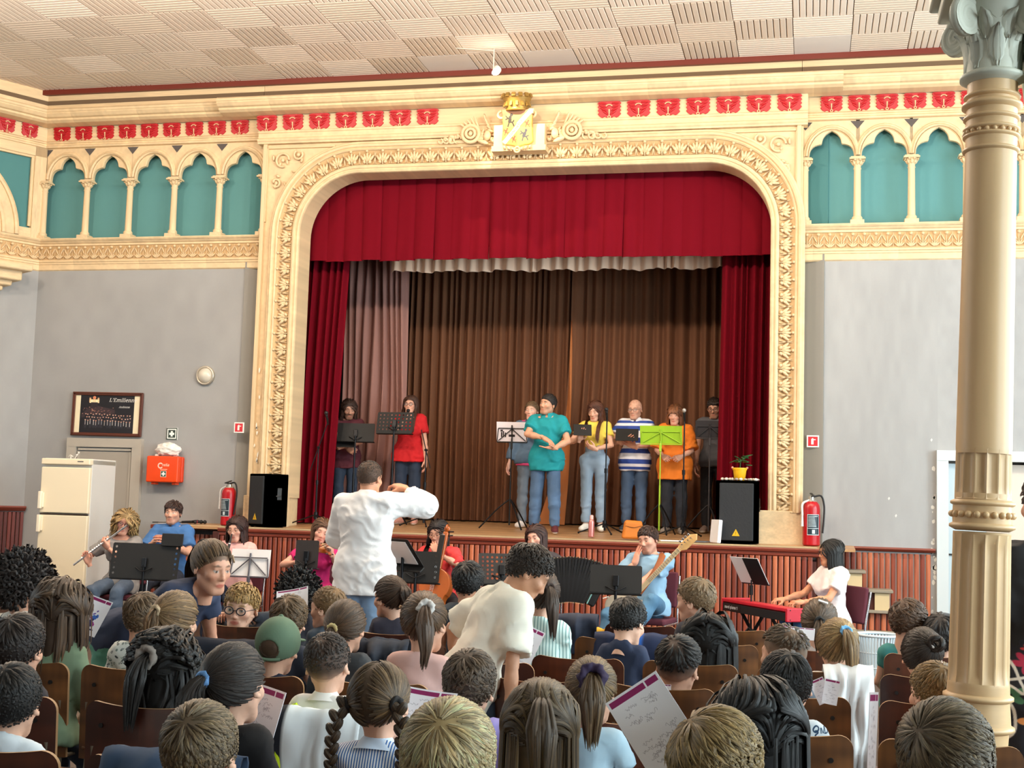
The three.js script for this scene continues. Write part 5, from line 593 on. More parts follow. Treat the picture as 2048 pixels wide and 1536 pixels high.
function legsMesh(k, o, c, h, seed) { // { c, ease, ankle 0..1, waist }
  const s = k.s, L = k.S.L, R = k.S.R, [lo, hi] = bounds([k.hip, k.hip.clone().addScaledVector(k.spine, 0.14 * s), L.kn, L.an, R.kn, R.an], 0.2 * s), f = new Field(lo, hi, h), e = c.ease ?? 0.012, w = Math.sqrt(o.wide ?? 1), up = V(0, 1, 0).lerp(k.spine, 0.5).normalize(), wp = k.hip.clone().addScaledVector(k.spine, (c.waist ?? 0.12) * s), wc = [[wp.x, wp.y, wp.z, up.x, up.y, up.z]];
  f.cap(A(L.hp), A(R.hp), (o.kind === 'f' ? 0.095 : 0.088) * s * (o.wide ?? 1) + e, (o.kind === 'f' ? 0.095 : 0.088) * s * (o.wide ?? 1) + e, 0.04 * s); f.cap(A(k.hip), A(k.hip.clone().addScaledVector(k.spine, 0.2 * s)), 0.12 * s * (o.wide ?? 1) + e, 0.112 * s * (o.wide ?? 1) + e, 0.04 * s, { flat: [k.fwd.x, k.fwd.y, k.fwd.z, 0.76], cut: wc });
  f.map((x, y, z, d) => Math.max(d, (x - wp.x) * up.x + (y - wp.y) * up.y + (z - wp.z) * up.z));
  for (const b of [L, R]) { const a = c.ankle ?? 0.97, end = b.kn.clone().lerp(b.an, a), u = b.an.clone().sub(b.kn).normalize(), cut = [[end.x, end.y, end.z, u.x, u.y, u.z]], br = c.bag ?? 0.014; f.cap(A(b.hp), A(b.kn), 0.084 * s * w + e, 0.058 * s * w + br, 0.035 * s); f.cap(A(b.kn), A(b.kn.clone().lerp(b.an, 0.35)), 0.058 * s * w + br, 0.058 * s * w + br, 0.02, { cut }); f.cap(A(b.kn.clone().lerp(b.an, 0.3)), A(b.an.clone().addScaledVector(u, 0.05)), 0.058 * s * w + br, 0.042 * s * w + br, 0.02, { cut }); }
  wrinkle(f, c.wr ?? 0.009, seed); return f.mesh();
}
function shoeMesh(k, o, b, c, sole) {
  const s = k.s, t = footDir(o, b), a = b.an, f = new Field([a.x - 0.22 * s, a.y - 0.11 * s, a.z - 0.24 * s], [a.x + 0.22 * s, a.y + 0.07 * s, a.z + 0.24 * s], 0.013), y0 = a.y - 0.074 * s, H = (v, y) => [a.x + t.x * v * s, y, a.z + t.z * v * s], fy = { flat: [0, 1, 0, 0.8] };
  f.cap(H(-0.045, y0 + 0.042 * s), H(0.14, y0 + 0.032 * s), 0.04 * s, 0.042 * s, 0.02, fy); f.cap(H(-0.02, y0 + 0.05 * s), H(0.0, y0 + 0.1 * s), 0.04 * s, 0.04 * s, 0.03); f.cap(H(0.02, y0 + 0.07 * s), H(0.12, y0 + 0.045 * s), 0.036 * s, 0.032 * s, 0.02);
  f.map((x, y, z, d) => Math.max(d, y0 + 0.001 - y, y - y0 - 0.105 * s)); return tint(f.mesh(), c, 0.03, 9, (x, y) => y < y0 + 0.02 * s ? sole : c);
}
// ---------- hair: a shell on the scalp plus many tapered locks ----------
const HC = V(0, 0.025, -0.012), HR = V(0.079, 0.0945, 0.1);
const scalp = (d, off) => { const r = 1 / Math.sqrt((d.x / HR.x) ** 2 + (d.y / HR.y) ** 2 + (d.z / HR.z) ** 2); return d.clone().multiplyScalar(r + off).add(HC); };
const hairy = (p, lift = 0, hl = 0) => p.y - 0.75 * p.z > -0.0125 - lift + (p.z > 0 ? hl * Math.max(0, 1 - (p.x / 0.07) ** 2) : 0) && !(Math.abs(p.x) > 0.055 && p.z > 0.035 && p.y < 0.03);
function locksGeo(paths) {
  const pos = [], col = [], idx = [], uv = [], tn = V(0, 0, 0), out = V(0, 0, 0), sd = V(0, 0, 0);
  for (const { pts, w, c, flat = 0.55, tip = 0.12 } of paths) { const n = pts.length, base = pos.length / 3, u0 = (base * 0.377) % 1, ur = w * 30;
    for (let i = 0; i < n; i++) { const p = pts[i], t = i / (n - 1); tn.copy(pts[Math.min(n - 1, i + 1)]).sub(pts[Math.max(0, i - 1)]).normalize(); out.copy(p).sub(HC); out.y *= 0.4; if (out.lengthSq() < 1e-6) out.set(0, 0, -1); out.normalize(); sd.crossVectors(tn, out).normalize(); out.crossVectors(sd, tn).normalize();
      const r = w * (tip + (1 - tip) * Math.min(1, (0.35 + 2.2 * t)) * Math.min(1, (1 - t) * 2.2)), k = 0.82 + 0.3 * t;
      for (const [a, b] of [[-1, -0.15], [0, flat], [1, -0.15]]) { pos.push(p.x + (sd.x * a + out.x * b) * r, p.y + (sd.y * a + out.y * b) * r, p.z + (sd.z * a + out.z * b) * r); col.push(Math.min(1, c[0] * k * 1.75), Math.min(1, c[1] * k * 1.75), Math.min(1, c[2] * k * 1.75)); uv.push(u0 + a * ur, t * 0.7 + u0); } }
    for (let i = 0; i < n - 1; i++) { const q = base + i * 3; idx.push(q, q + 1, q + 4, q, q + 4, q + 3, q + 1, q + 2, q + 5, q + 1, q + 5, q + 4); } }
  const g = new THREE.BufferGeometry(); g.setAttribute('position', new THREE.Float32BufferAttribute(pos, 3)); g.setAttribute('color', new THREE.Float32BufferAttribute(col, 3)); g.setAttribute('uv', new THREE.Float32BufferAttribute(uv, 2)); g.setIndex(idx); g.computeVertexNormals(); return g;
}
const streakTex = dataTex(256, 32, (u, v) => { const k = clamp(0.78 + 0.34 * noise(u * 70, v * 3, 1) + 0.26 * noise(u * 160, v * 5, 7), 0.3, 1.15) * 215; return [k, k, k]; });
const hairMat = new THREE.MeshPhysicalMaterial({ vertexColors: true, roughness: 0.45, map: streakTex, bumpMap: streakTex, bumpScale: 0.0008, side: THREE.DoubleSide, sheen: 0.15, sheenRoughness: 0.4 });
const shellMat = new THREE.MeshStandardMaterial({ vertexColors: true, roughness: 0.7 });
const shellCache = {};
function shellMesh(t, low = 0) { const key = t + ',' + low; if (!shellCache[key]) { const f = new Field([-0.12, -0.13, -0.15], [0.12, 0.16, 0.13], 0.012); f.ell(A(HC), [0.079 + t, 0.0945 + t, 0.1 + t], 0); f.map((x, y, z, d) => smax(d + 0.0015 * noise(x * 60, y * 60, z * 60), -(y - 0.75 * z + 0.0125 + low * (z > 0.0 ? sstep(0, 0.05, z) : 0) + 0.006 * noise(x * 50, y * 20, z * 50)), 0.022)); for (const s of [-1, 1]) f.ell([s * 0.075, -0.012, 0.07], [0.035, 0.06, 0.045], 0.015, { sub: true }); shellCache[key] = f.mesh(); } const m = shellCache[key]; return { pos: m.pos, idx: m.idx }; }
const jitter = (d, a) => d.clone().add(V(rnd(-a, a), rnd(-a, a), rnd(-a, a))).normalize();
const roots = (n, ok) => { const l = []; n *= 1.75; for (let i = 0; i < n; i++) { const y = 1 - 2 * (i + 0.5) / n, r = Math.sqrt(1 - y * y), a = i * 2.39996; const d = jitter(V(r * Math.cos(a), y, r * Math.sin(a)), 0.06); if (ok(scalp(d, 0), d)) l.push(d); } return l; };
const shade = (c, v = 0.28) => { const k = 1 + rnd(-v, v), u = rnd(-0.05, 0.05); return [c[0] * k * (1 + u), c[1] * k, c[2] * k * (1 - u)]; };
const awayFrom = (d, Wd) => d.clone().addScaledVector(Wd, -d.dot(Wd)).normalize();
function bundle(start, dir, len, r0, n, c, g, w, wave = 0, o = {}) { // a tail of hair
  const paths = [], seg = 8; for (let k = 0; k < n; k++) { const a = rnd(6.283), rr = Math.sqrt(rnd()) * r0, L = len * rnd(0.78, 1), ph = rnd(6); let p = start.clone().add(V(Math.cos(a) * rr * 0.45, rnd(-0.4, 0.4) * rr, Math.sin(a) * rr * 0.45)), v = dir.clone(), pts = [p.clone()]; const st = L / seg, spread = V(Math.cos(a), 0, Math.sin(a)).multiplyScalar(rr * 1.5 / seg);
    for (let i = 1; i <= seg; i++) { v.lerp(g, o.stiff ?? 0.42).normalize(); p.addScaledVector(v, st).addScaledVector(spread, i < seg * 0.5 ? 1 : -0.55); if (wave) p.x += wave * Math.sin(i * 0.9 + ph * 0.25), p.z += wave * 0.6 * Math.cos(i * 0.8 + ph); if (o.fit) o.fit(p); pts.push(p.clone()); } paths.push({ pts, w: w * rnd(0.7, 1.2), c: shade(c), flat: 0.7 }); } return paths; }
function makeHair(h, g) { // returns [name, geometry, material] in head space; g is the direction of gravity there
  const c = lin(h.c), n = h.n ?? 260, out = [], paths = [], lw = h.w ?? 0.0068, C2 = h.c2 ? lin(h.c2) : c; const col = () => { const t = h.c2 ? rnd() : 0; return shade([lerp(c[0], C2[0], t), lerp(c[1], C2[1], t), lerp(c[2], C2[2], t)]); };
  srand(h.seed ?? 1);
  const HL = h.hl ?? (['long', 'pony', 'bun', 'braids'].includes(h.t) && !h.fringe ? 0.016 : 0); const shell = (t, low = -HL, f) => { const m = shellMesh(t, low); out.push(['hair_cap', toGeo(tint({ ...m }, c, 0.25, 60, f)), shellMat]); };
  if (h.t === 'short' || h.t === 'fade') {
    const Wd = V(...(h.whorl ?? [0.12, 0.82, -0.55])).normalize(), L = h.len ?? 0.05, lift = h.lift ?? 0.012; const skin = lin(h.skin ?? '#c99a80');
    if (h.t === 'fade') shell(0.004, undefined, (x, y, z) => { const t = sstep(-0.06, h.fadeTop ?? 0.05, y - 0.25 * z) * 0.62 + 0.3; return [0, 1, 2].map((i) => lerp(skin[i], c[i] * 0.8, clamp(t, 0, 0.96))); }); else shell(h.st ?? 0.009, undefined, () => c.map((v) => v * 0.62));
    for (const d0 of roots(n, (p, d) => hairy(p, 0.004) && (h.t !== 'fade' || p.y - 0.25 * p.z > (h.fadeTop ?? 0.05)))) { let d = d0.clone(); const pts = [], seg = 4, low = clamp((d0.y + 0.35) * 1.2, 0.55, 1), l = L * rnd(0.7, 1.15) * (h.taper === false ? 1 : low), tw = rnd(-1, 1) * (h.mess ?? 0.35); for (let i = 0; i <= seg; i++) { const t = i / seg; pts.push(scalp(d, 0.005 + (h.st ?? 0.009) * 0.5 * (1 - t * 0.3) + lift * (low - 0.35) * 1.5 * t * (1.3 - 0.6 * t) * rnd(0.8, 1.2))); const a = awayFrom(d, Wd); if (h.sweep) a.add(V(...h.sweep)).normalize(); a.addScaledVector(V(0, 1, 0).cross(d), tw); d = d.clone().addScaledVector(a, l / 0.095 / seg).normalize(); } paths.push({ pts, w: lw * rnd(0.7, 1.25), c: col() }); }
    if (h.fringe) for (let i = 0; i < n * 0.16; i++) { const x = rnd(-0.055, 0.055), pts = []; for (let k = 0; k <= 5; k++) { const t = k / 5; pts.push(V(x * (1 + 0.1 * t) + (h.fringe[1] ?? 0) * t * 0.02, 0.1 - t * (0.1 - h.fringe[0]) + rnd(-0.004, 0.004), 0.052 + 0.05 * Math.sin(t * 1.7) - Math.abs(x) * 0.35 * t - x * x * 5)); } paths.push({ pts, w: lw, c: col() }); }
  } else if (h.t === 'afro') {
    shell(0.016, undefined, () => c.map((v) => v * 0.7)); for (const d of roots(n, (p) => hairy(p, 0.003))) { const pts = [], L = (h.len ?? 0.045) * rnd(0.7, 1.2), ph = rnd(6.3), u = awayFrom(d, V(0.3, 0.2, 0.9).normalize()), v = d.clone().cross(u); for (let i = 0; i <= 9; i++) { const t = i / 9; pts.push(scalp(d, 0.008 + L * Math.sin(t * 2.2)).addScaledVector(u, 0.011 * Math.cos(t * 11 + ph)).addScaledVector(v, 0.011 * Math.sin(t * 11 + ph))); } paths.push({ pts, w: lw, c: col(), flat: 0.9 }); }
  } else if (h.t === 'long') { // bob, long straight, wavy or curly hair falling from a parting
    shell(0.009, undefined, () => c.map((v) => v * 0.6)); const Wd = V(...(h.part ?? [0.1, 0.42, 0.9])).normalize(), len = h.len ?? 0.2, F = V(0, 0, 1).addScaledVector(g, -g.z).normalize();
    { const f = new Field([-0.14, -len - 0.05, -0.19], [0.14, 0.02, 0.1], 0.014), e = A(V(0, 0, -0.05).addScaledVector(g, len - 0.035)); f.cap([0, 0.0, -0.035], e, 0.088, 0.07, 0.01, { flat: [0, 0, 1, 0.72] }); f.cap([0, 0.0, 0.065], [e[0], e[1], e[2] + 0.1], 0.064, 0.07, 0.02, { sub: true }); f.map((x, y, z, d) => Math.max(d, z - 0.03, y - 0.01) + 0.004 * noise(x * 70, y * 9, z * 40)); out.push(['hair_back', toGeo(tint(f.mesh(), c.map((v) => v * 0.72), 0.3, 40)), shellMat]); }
    const face = (p, sx) => { if (p.z > 0.0 && p.y < 0.06 && p.y > -0.16) { const m = 0.071 * sstep(0.06, 0.01, p.y) * sstep(0.0, 0.03, p.z); if (p.x * sx < m) p.x = sx * m; if (p.y < -0.01 && p.y > -0.13) p.z = Math.min(p.z, 0.05); } return p; };
    for (const d0 of roots(n, (p) => hairy(p, 0.002, HL))) { let d = d0.clone(), p = scalp(d, 0.01), fall = false, pts = [p.clone()], ph = rnd(6.3), vol = rnd(0.004, 0.02) * (h.vol ?? 1); const end = -(len * rnd(0.86, 1.04)), lim = h.tuck ? -0.03 : 0.0; let guard = 0; const st = Math.max(0.018, len / 7.5); const back = d0.z < (h.front ? -0.35 : 0.1);
      while (-p.dot(g) > end && guard++ < 26) { if (!fall) { d = d.clone().addScaledVector(awayFrom(d, Wd).addScaledVector(V(0, -1, -0.25), 0.55).normalize(), st / 0.1).normalize(); p = scalp(d, 0.008 + vol * Math.min(1, guard / 3)); face(p, d0.x < 0 ? -1 : 1); if (p.y < lim + rnd(-0.02, 0.01)) fall = true; } else { p = p.clone().addScaledVector(g, st); const y = p.dot(g); p.x *= 1 + (h.flare ?? 0.012); const fw = p.dot(F); if (back) { if (y > 0.12) p.addScaledVector(F, -0.006); } else if (h.front && y > 0.07) { p.addScaledVector(F, (0.085 + 0.42 * Math.min(y - 0.07, 0.22) + rnd(-0.008, 0.02) - fw) * 0.4); p.x = clamp(p.x, -0.115, 0.115); } else if (y > 0.12) p.addScaledVector(F, -0.007); if (h.curlIn && y > len - 0.06) { p.x *= 0.95; p.z += back ? 0.006 : -0.004; } }
        face(p, d0.x < 0 ? -1 : 1); const q = p.clone(); if (h.wave) { q.x += h.wave * Math.sin(guard * 1.1 + ph) * Math.min(1, guard / 5); q.z += h.wave * Math.cos(guard * 1.25 + ph * 1.7) * Math.min(1, guard / 5); } pts.push(q); }
      if (pts.length > 2) paths.push({ pts, w: lw * rnd(0.75, 1.25), c: col() }); }
    if (h.fringe) for (let i = 0; i < n * 0.14; i++) { const x = rnd(-0.052, 0.052), pts = []; for (let k = 0; k <= 5; k++) { const t = k / 5; pts.push(V(x * (1.05 + 0.1 * t), 0.108 - t * (0.108 - h.fringe[0]) + rnd(-0.004, 0.004), 0.05 + 0.056 * Math.sin(t * 1.6) - x * x * 6)); } paths.push({ pts, w: lw, c: col() }); }
    if (h.halfUp) { const Td = V(...h.halfUp).normalize(), Tp = scalp(Td, 0.02); for (const d0 of roots(n * 0.6, (p, d) => hairy(p) && p.y > 0.035)) { const pts = []; for (let i = 0; i <= 7; i++) pts.push(scalp(d0.clone().lerp(Td, i / 7).normalize(), 0.015 + 0.006 * Math.sin(i / 7 * 3.1))); paths.push({ pts, w: lw, c: col() }); } paths.push(...bundle(Tp, Td.clone().add(V(0, 0.1, -0.3)).normalize(), (h.len ?? 0.2) * 0.95, 0.036, Math.ceil(n * 0.3), c, g, lw * 1.1)); }
  } else if (h.t === 'pony' || h.t === 'bun' || h.t === 'braids') {
    shell(0.006, undefined, () => c.map((v) => v * 0.6)); const Ts = (h.t === 'braids' ? [[-0.78, -0.22, -0.6], [0.78, -0.22, -0.6]] : [h.tie ?? [0, 0.25, -1]]).map((t) => V(...t).normalize());
    for (const d0 of roots(n, (p, d) => hairy(p, 0.003, HL) && (h.t !== 'braids' || Math.abs(d.x) > 0.025))) { const Td = Ts.length > 1 ? Ts[d0.x < 0 ? 0 : 1] : Ts[0], pts = [], vol = rnd(0.006, 0.013), seg = 6; for (let i = 0; i <= seg; i++) { const t = i / seg, d = d0.clone().lerp(Td, t); const sag = (h.loose ?? 0.0) * Math.sin(t * 3.14); d.y -= sag; pts.push(scalp(d.normalize(), vol + 0.008 * t * t)); } paths.push({ pts, w: lw * rnd(0.7, 1.25), c: col() }); }
    for (const Td of Ts) { const Tp = scalp(Td, 0.02);
      if (h.t === 'pony') paths.push(...bundle(Tp, Td.clone().addScaledVector(g, 0.25).normalize(), h.len ?? 0.2, h.thick ?? 0.03, Math.ceil(n * 0.34), c, g, lw * 1.15, h.wave ?? 0, { stiff: h.stiff }));
      if (h.t === 'bun') for (let k = 0; k < 46; k++) { const pts = [], a0 = rnd(6.28), R = 0.03 * rnd(0.55, 1.1), ti = rnd(-0.8, 0.8), q = Tp.clone().addScaledVector(Td, 0.018); for (let i = 0; i <= 8; i++) { const a = a0 + i * 0.5; pts.push(q.clone().add(V(R * Math.cos(a), R * Math.sin(a), R * ti * Math.sin(a * 1 + 1)))); } paths.push({ pts, w: lw * 1.4, c: col(), flat: 0.9 }); }
      if (h.t === 'braids') { const lobes = []; let p = Tp.clone().addScaledVector(Td, 0.006), v = Td.clone().add(V(0, -0.4, 0)).normalize(); const nl = 15; for (let i = 0; i < nl; i++) { const sgn = i % 2 ? 1 : -1, r = 0.019 * (1 - 0.35 * i / nl), sx = V(0, 0, 0).crossVectors(v, V(0, 0, 1)).normalize(), m = sph(r * 0.82, r * 1.35, r * 0.85, 0, 0, 0, 0, 0, sgn * 0.62, 12); const P = m.attributes.position; for (let q = 0; q < P.count; q++) { const k = 1 + 0.055 * Math.sin((P.getX(q) * 1.0 - sgn * P.getY(q) * 0.4) * 900); P.setXYZ(q, P.getX(q) * k, P.getY(q), P.getZ(q) * k); } m.applyMatrix4(new THREE.Matrix4().makeTranslation(p.x + sx.x * sgn * r * 0.5, p.y + sx.y * sgn * r * 0.5, p.z - 0.002)); m.computeVertexNormals(); lobes.push(m); v.lerp(g, 0.35).normalize(); p.addScaledVector(v, r * 1.08); if (Math.abs(p.x) < 0.085 && p.y < -0.06) p.x += Math.sign(p.x) * 0.003; }
        const bg = join(lobes), cc = new Float32Array(bg.attributes.position.count * 3); for (let i = 0; i < cc.length / 3; i++) { const k = 0.8 + 0.35 * hash3(i >> 5, 3, 9); for (let j = 0; j < 3; j++) cc[3 * i + j] = c[j] * k; } bg.setAttribute('color', new THREE.BufferAttribute(cc, 3)); out.push(['braid', bg, hairMat]); } }
  } else if (h.t === 'bald') { shell(0.0012, undefined, () => [0, 1, 2].map((i) => lerp(lin(h.skin)[i], c[i], 0.1))); }
  if (h.buns) for (const b of h.buns) { const Td = V(...b).normalize(), q = scalp(Td, 0.02); for (let k = 0; k < 30; k++) { const pts = [], a0 = rnd(6.28), R = 0.022 * rnd(0.5, 1.1); for (let i = 0; i <= 7; i++) { const a = a0 + i * 0.6; pts.push(q.clone().add(V(R * Math.cos(a), R * Math.sin(a), rnd(-0.008, 0.008)))); } paths.push({ pts, w: lw * 1.4, c: col() }); } }
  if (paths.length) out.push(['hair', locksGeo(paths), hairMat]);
  const tieAt = (Td, off, cc, r, name = 'hair_tie', rough = 0.8, fat = 0.009) => { const g2 = new THREE.TorusGeometry(r, fat, 8, 26); const P = g2.attributes.position; for (let i = 0; i < P.count; i++) { const k = 1 + 0.16 * noise(P.getX(i) * 140, P.getY(i) * 140, P.getZ(i) * 140); P.setXYZ(i, P.getX(i) * k, P.getY(i) * k, P.getZ(i) * (1 + 0.5 * noise(P.getX(i) * 90, 4, P.getY(i) * 90))); } g2.computeVertexNormals(); g2.applyMatrix4(new THREE.Matrix4().compose(scalp(Td, off), new THREE.Quaternion().setFromUnitVectors(V(0, 0, 1), Td), V(1, 1, 1))); out.push([name, g2, std(cc, rough)]); };
  if (h.tieC) for (const t of (h.t === 'braids' ? [[-0.78, -0.22, -0.6], [0.78, -0.22, -0.6]] : [h.tie ?? h.halfUp ?? [0, 0.25, -1]])) tieAt(V(...t).normalize(), h.tieOff ?? 0.024, h.tieC, h.tieR ?? 0.018, 'hair_tie', 0.8, h.tieFat);
  if (h.clip) { const d = V(...h.clip).normalize(); out.push(['hair_clip', rbx(0.05, 0.012, 0.008, 0.003, 0, 0, 0, 0, 0, h.clipTilt ?? 0.6).applyMatrix4(new THREE.Matrix4().compose(scalp(d, 0.022), new THREE.Quaternion().setFromUnitVectors(V(0, 0, 1), d), V(1, 1, 1))), std(h.clipC ?? 0xf2f2f2, 0.4)]); }
  return out;
}
// ---------- a whole person ----------
const skinMat = new THREE.MeshPhysicalMaterial({ vertexColors: true, roughness: 0.55, sheen: 0.12, sheenRoughness: 0.6, sheenColor: new THREE.Color(0.9, 0.5, 0.4) });
const lensMat = new THREE.MeshPhysicalMaterial({ color: 0xffffff, roughness: 0.05, transmission: 1, thickness: 0 });
let pseed = 100;
function person(label, o) {
  const seed = pseed++; o.hs ??= o.kind === 'c' ? 0.93 : o.kind === 'f' ? 1.06 : 1.1; o.skin ??= '#d9a58a'; const floor = o.floor ?? 0, T = o.head instanceof THREE.Vector3 ? o.head : onZ(o.head[0], o.head[1], o.z);
  const want = T.y - floor; let k;
  if (o.hip) { o.s ??= 1; k = skeleton(o); }
  else if (o.sit && o.fitTorso) { o.s ??= 0.72; o.torso = 0.5; const e = (x) => { o.torso = x; return skeleton(o).head.y; }; const a = e(0.4), b = e(0.5); o.torso = clamp(0.4 + 0.1 * (want - a) / (b - a), 0.26, 0.62); k = skeleton(o); }
  else if (o.sit) { o.s ??= 1; k = skeleton(o); o.sit += want - k.head.y; k = skeleton(o); }
  else { const e = (x) => { o.s = x; return skeleton(o).head.y; }; const a = e(0.9), b = e(1); o.s = 0.9 + 0.1 * (want - a) / (b - a); k = skeleton(o); }
  const ry = o.ry ?? 0, off = k.head.clone().applyAxisAngle(V(0, 1, 0), ry), t = thing('person', label, 'person', [T.x - off.x, floor + (o.hip ? T.y - floor - k.head.y : 0), T.z - off.z], ry, o.group);
  const fine = o.fine ?? 0, h = o.h ?? (o.kind === 'c' ? 0.019 : 0.0165);
  // body with head and hands in one mesh
  const body = bodyMesh(k, o, h * (fine === 2 ? 1.35 : fine ? 1.1 : 1.45)), pos = body.pos, idx = body.idx, col = [], sk = lin(o.skin), nb = pos.length / 3; for (let i = 0; i < nb; i++) { const q = 1 + 0.05 * noise(pos[3 * i] * 14, pos[3 * i + 1] * 14, pos[3 * i + 2] * 14); col.push(sk[0] * q, sk[1] * q, sk[2] * q); }
  const add = (m, M, cf, flip) => { const b = pos.length / 3, v = V(0, 0, 0), n = m.pos.length / 3; for (let i = 0; i < n; i++) { v.set(m.pos[3 * i], m.pos[3 * i + 1], m.pos[3 * i + 2]); const c = cf(v, i); v.applyMatrix4(M); pos.push(v.x, v.y, v.z); col.push(c[0], c[1], c[2]); } for (let i = 0; i < m.idx.length; i += 3) flip ? idx.push(m.idx[i] + b, m.idx[i + 2] + b, m.idx[i + 1] + b) : idx.push(m.idx[i] + b, m.idx[i + 1] + b, m.idx[i + 2] + b); };
  const hm = headMesh(o.kind, fine), HM = new THREE.Matrix4().compose(k.head, k.hq, V(o.hs * (o.headW ?? 1), o.hs, o.hs)), hc = lin(o.hair?.c ?? '#3a2a20'), lip = o.kind === 'm' ? [sk[0] * 0.82, sk[1] * 0.56, sk[2] * 0.56] : [sk[0] * 0.8, sk[1] * 0.4, sk[2] * 0.42], bald = o.hair?.t === 'bald', iris = lin(o.iris ?? '#4a3626');
  add(hm, HM, (v, i) => { const [wl, wb, we, wc] = [hm.w[4 * i], hm.w[4 * i + 1], hm.w[4 * i + 2], hm.w[4 * i + 3]]; let c = sk.slice(); const mix = (d, t) => { for (let j = 0; j < 3; j++) c[j] = lerp(c[j], d[j], t); };
    mix([sk[0] * 1.02, sk[1] * 0.78, sk[2] * 0.74], wc * 0.5); if (o.beard && v.z > -0.02 && v.y < -0.03 + Math.abs(v.x) * 0.3) mix(hc, o.beard * sstep(-0.025, -0.05, v.y) * (Math.abs(v.x) < 0.02 && v.y > -0.05 ? 0.3 : 1) * (1 - wl)); if (o.moustache && v.z > 0.075 && v.y < -0.043 && v.y > -0.058 && Math.abs(v.x) < 0.028) mix(hc, o.moustache);
    mix(lip, wl * 0.85); mix(hc.map((x) => x * 0.75), wb * (o.brow ?? 0.8)); if (we) { const closed = o.eyesDown ? v.y > -0.001 : v.y > 0.0075 || v.y < -0.004; const dx = Math.abs(v.x) - 0.031, dy = v.y - (o.eyesDown ? -0.003 : 0.002); if (!closed) { const r = Math.hypot(dx, dy); c = r < 0.0026 ? [0.01, 0.01, 0.01] : r < 0.0062 ? iris : [0.56, 0.51, 0.47]; } else mix([sk[0] * 0.75, sk[1] * 0.66, sk[2] * 0.62], 0.6); }
    if (!bald && v.y - 0.75 * v.z > -0.006 && Math.hypot(v.x / 0.079, v.z / 0.1) < 1.02 && v.y > -0.07 && Math.abs(v.x) < 0.078) mix(o.hair?.t === 'fade' ? [0, 1, 2].map((j) => lerp(sk[j], hc[j], 0.35)) : hc, 0.9); return c; });
  for (const K of ['L', 'R']) { const b = k.S[K], hp = o['hand' + K] ?? {}, d = hp.d ? V(...hp.d).normalize() : b.wr.clone().sub(b.el).normalize(); let n = hp.n ? V(...hp.n) : o.sit && !o['h' + K] ? V(0, -1, 0.1) : V(-b.d, 0, 0.15); n.addScaledVector(d, -n.dot(d)).normalize(); const tv = d.clone().cross(n), sc = o.s * (o.kind === 'f' ? 0.92 : o.kind === 'c' ? 1.02 : 1) * (hp.s ?? 1.04); const X = tv.multiplyScalar(b.d > 0 ? -sc : sc), M = new THREE.Matrix4().makeBasis(X, d.clone().multiplyScalar(sc), n.clone().multiplyScalar(sc)); M.setPosition(b.wr); if (hp.none) continue; add(handMesh(hp.kind ?? (o.sit && !o['h' + K] ? 'flat' : 'relax'), fine), M, (v) => (v.y > 0.1 ? [sk[0] * 1.02, sk[1] * 0.88, sk[2] * 0.86] : sk), b.d > 0); b.hand = V(0.0, 0.085, 0.03).applyMatrix4(M); }
  part('body', toGeo({ pos, idx, col }), skinMat, t);
  // hair
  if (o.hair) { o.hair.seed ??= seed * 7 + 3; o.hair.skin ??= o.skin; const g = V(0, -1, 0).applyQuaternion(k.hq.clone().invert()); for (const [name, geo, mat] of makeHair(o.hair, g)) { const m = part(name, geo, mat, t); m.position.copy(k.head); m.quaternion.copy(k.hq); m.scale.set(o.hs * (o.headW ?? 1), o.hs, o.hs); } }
  const onHead = (name, geo, mat, parent = t) => { const m = part(name, geo, mat, parent); if (parent === t) { m.position.copy(k.head); m.quaternion.copy(k.hq); m.scale.setScalar(o.hs); } return m; };
  if (o.glasses) { const gm = std(o.glasses.c ?? 0x151515, 0.35, { metalness: o.glasses.m ?? 0 }), r = o.glasses.r ?? 0.0215, fr = []; for (const s of [-1, 1]) { fr.push(new THREE.TorusGeometry(r, o.glasses.w ?? 0.0024, 6, 22).applyMatrix4(M4(s * 0.032, 0, 0.1, 0, 0, 0, V(1.08, 0.9, 1)))); fr.push(rod([s * (0.032 + r), 0.004, 0.099], [s * 0.083, 0.006, 0.03], 0.0018, 5), rod([s * 0.083, 0.006, 0.03], [s * 0.084, 0.004, -0.012], 0.0018, 5)); } fr.push(rod([-0.012, 0.003, 0.103], [0.012, 0.003, 0.103], 0.0018, 5)); const f = onHead('glasses', fr, gm); onHead('lens', [-1, 1].map((s) => cyl(r, r, 0.0012, s * 0.032, 0, 0.1, Math.PI / 2, 0, 0, 18)), lensMat, f); }
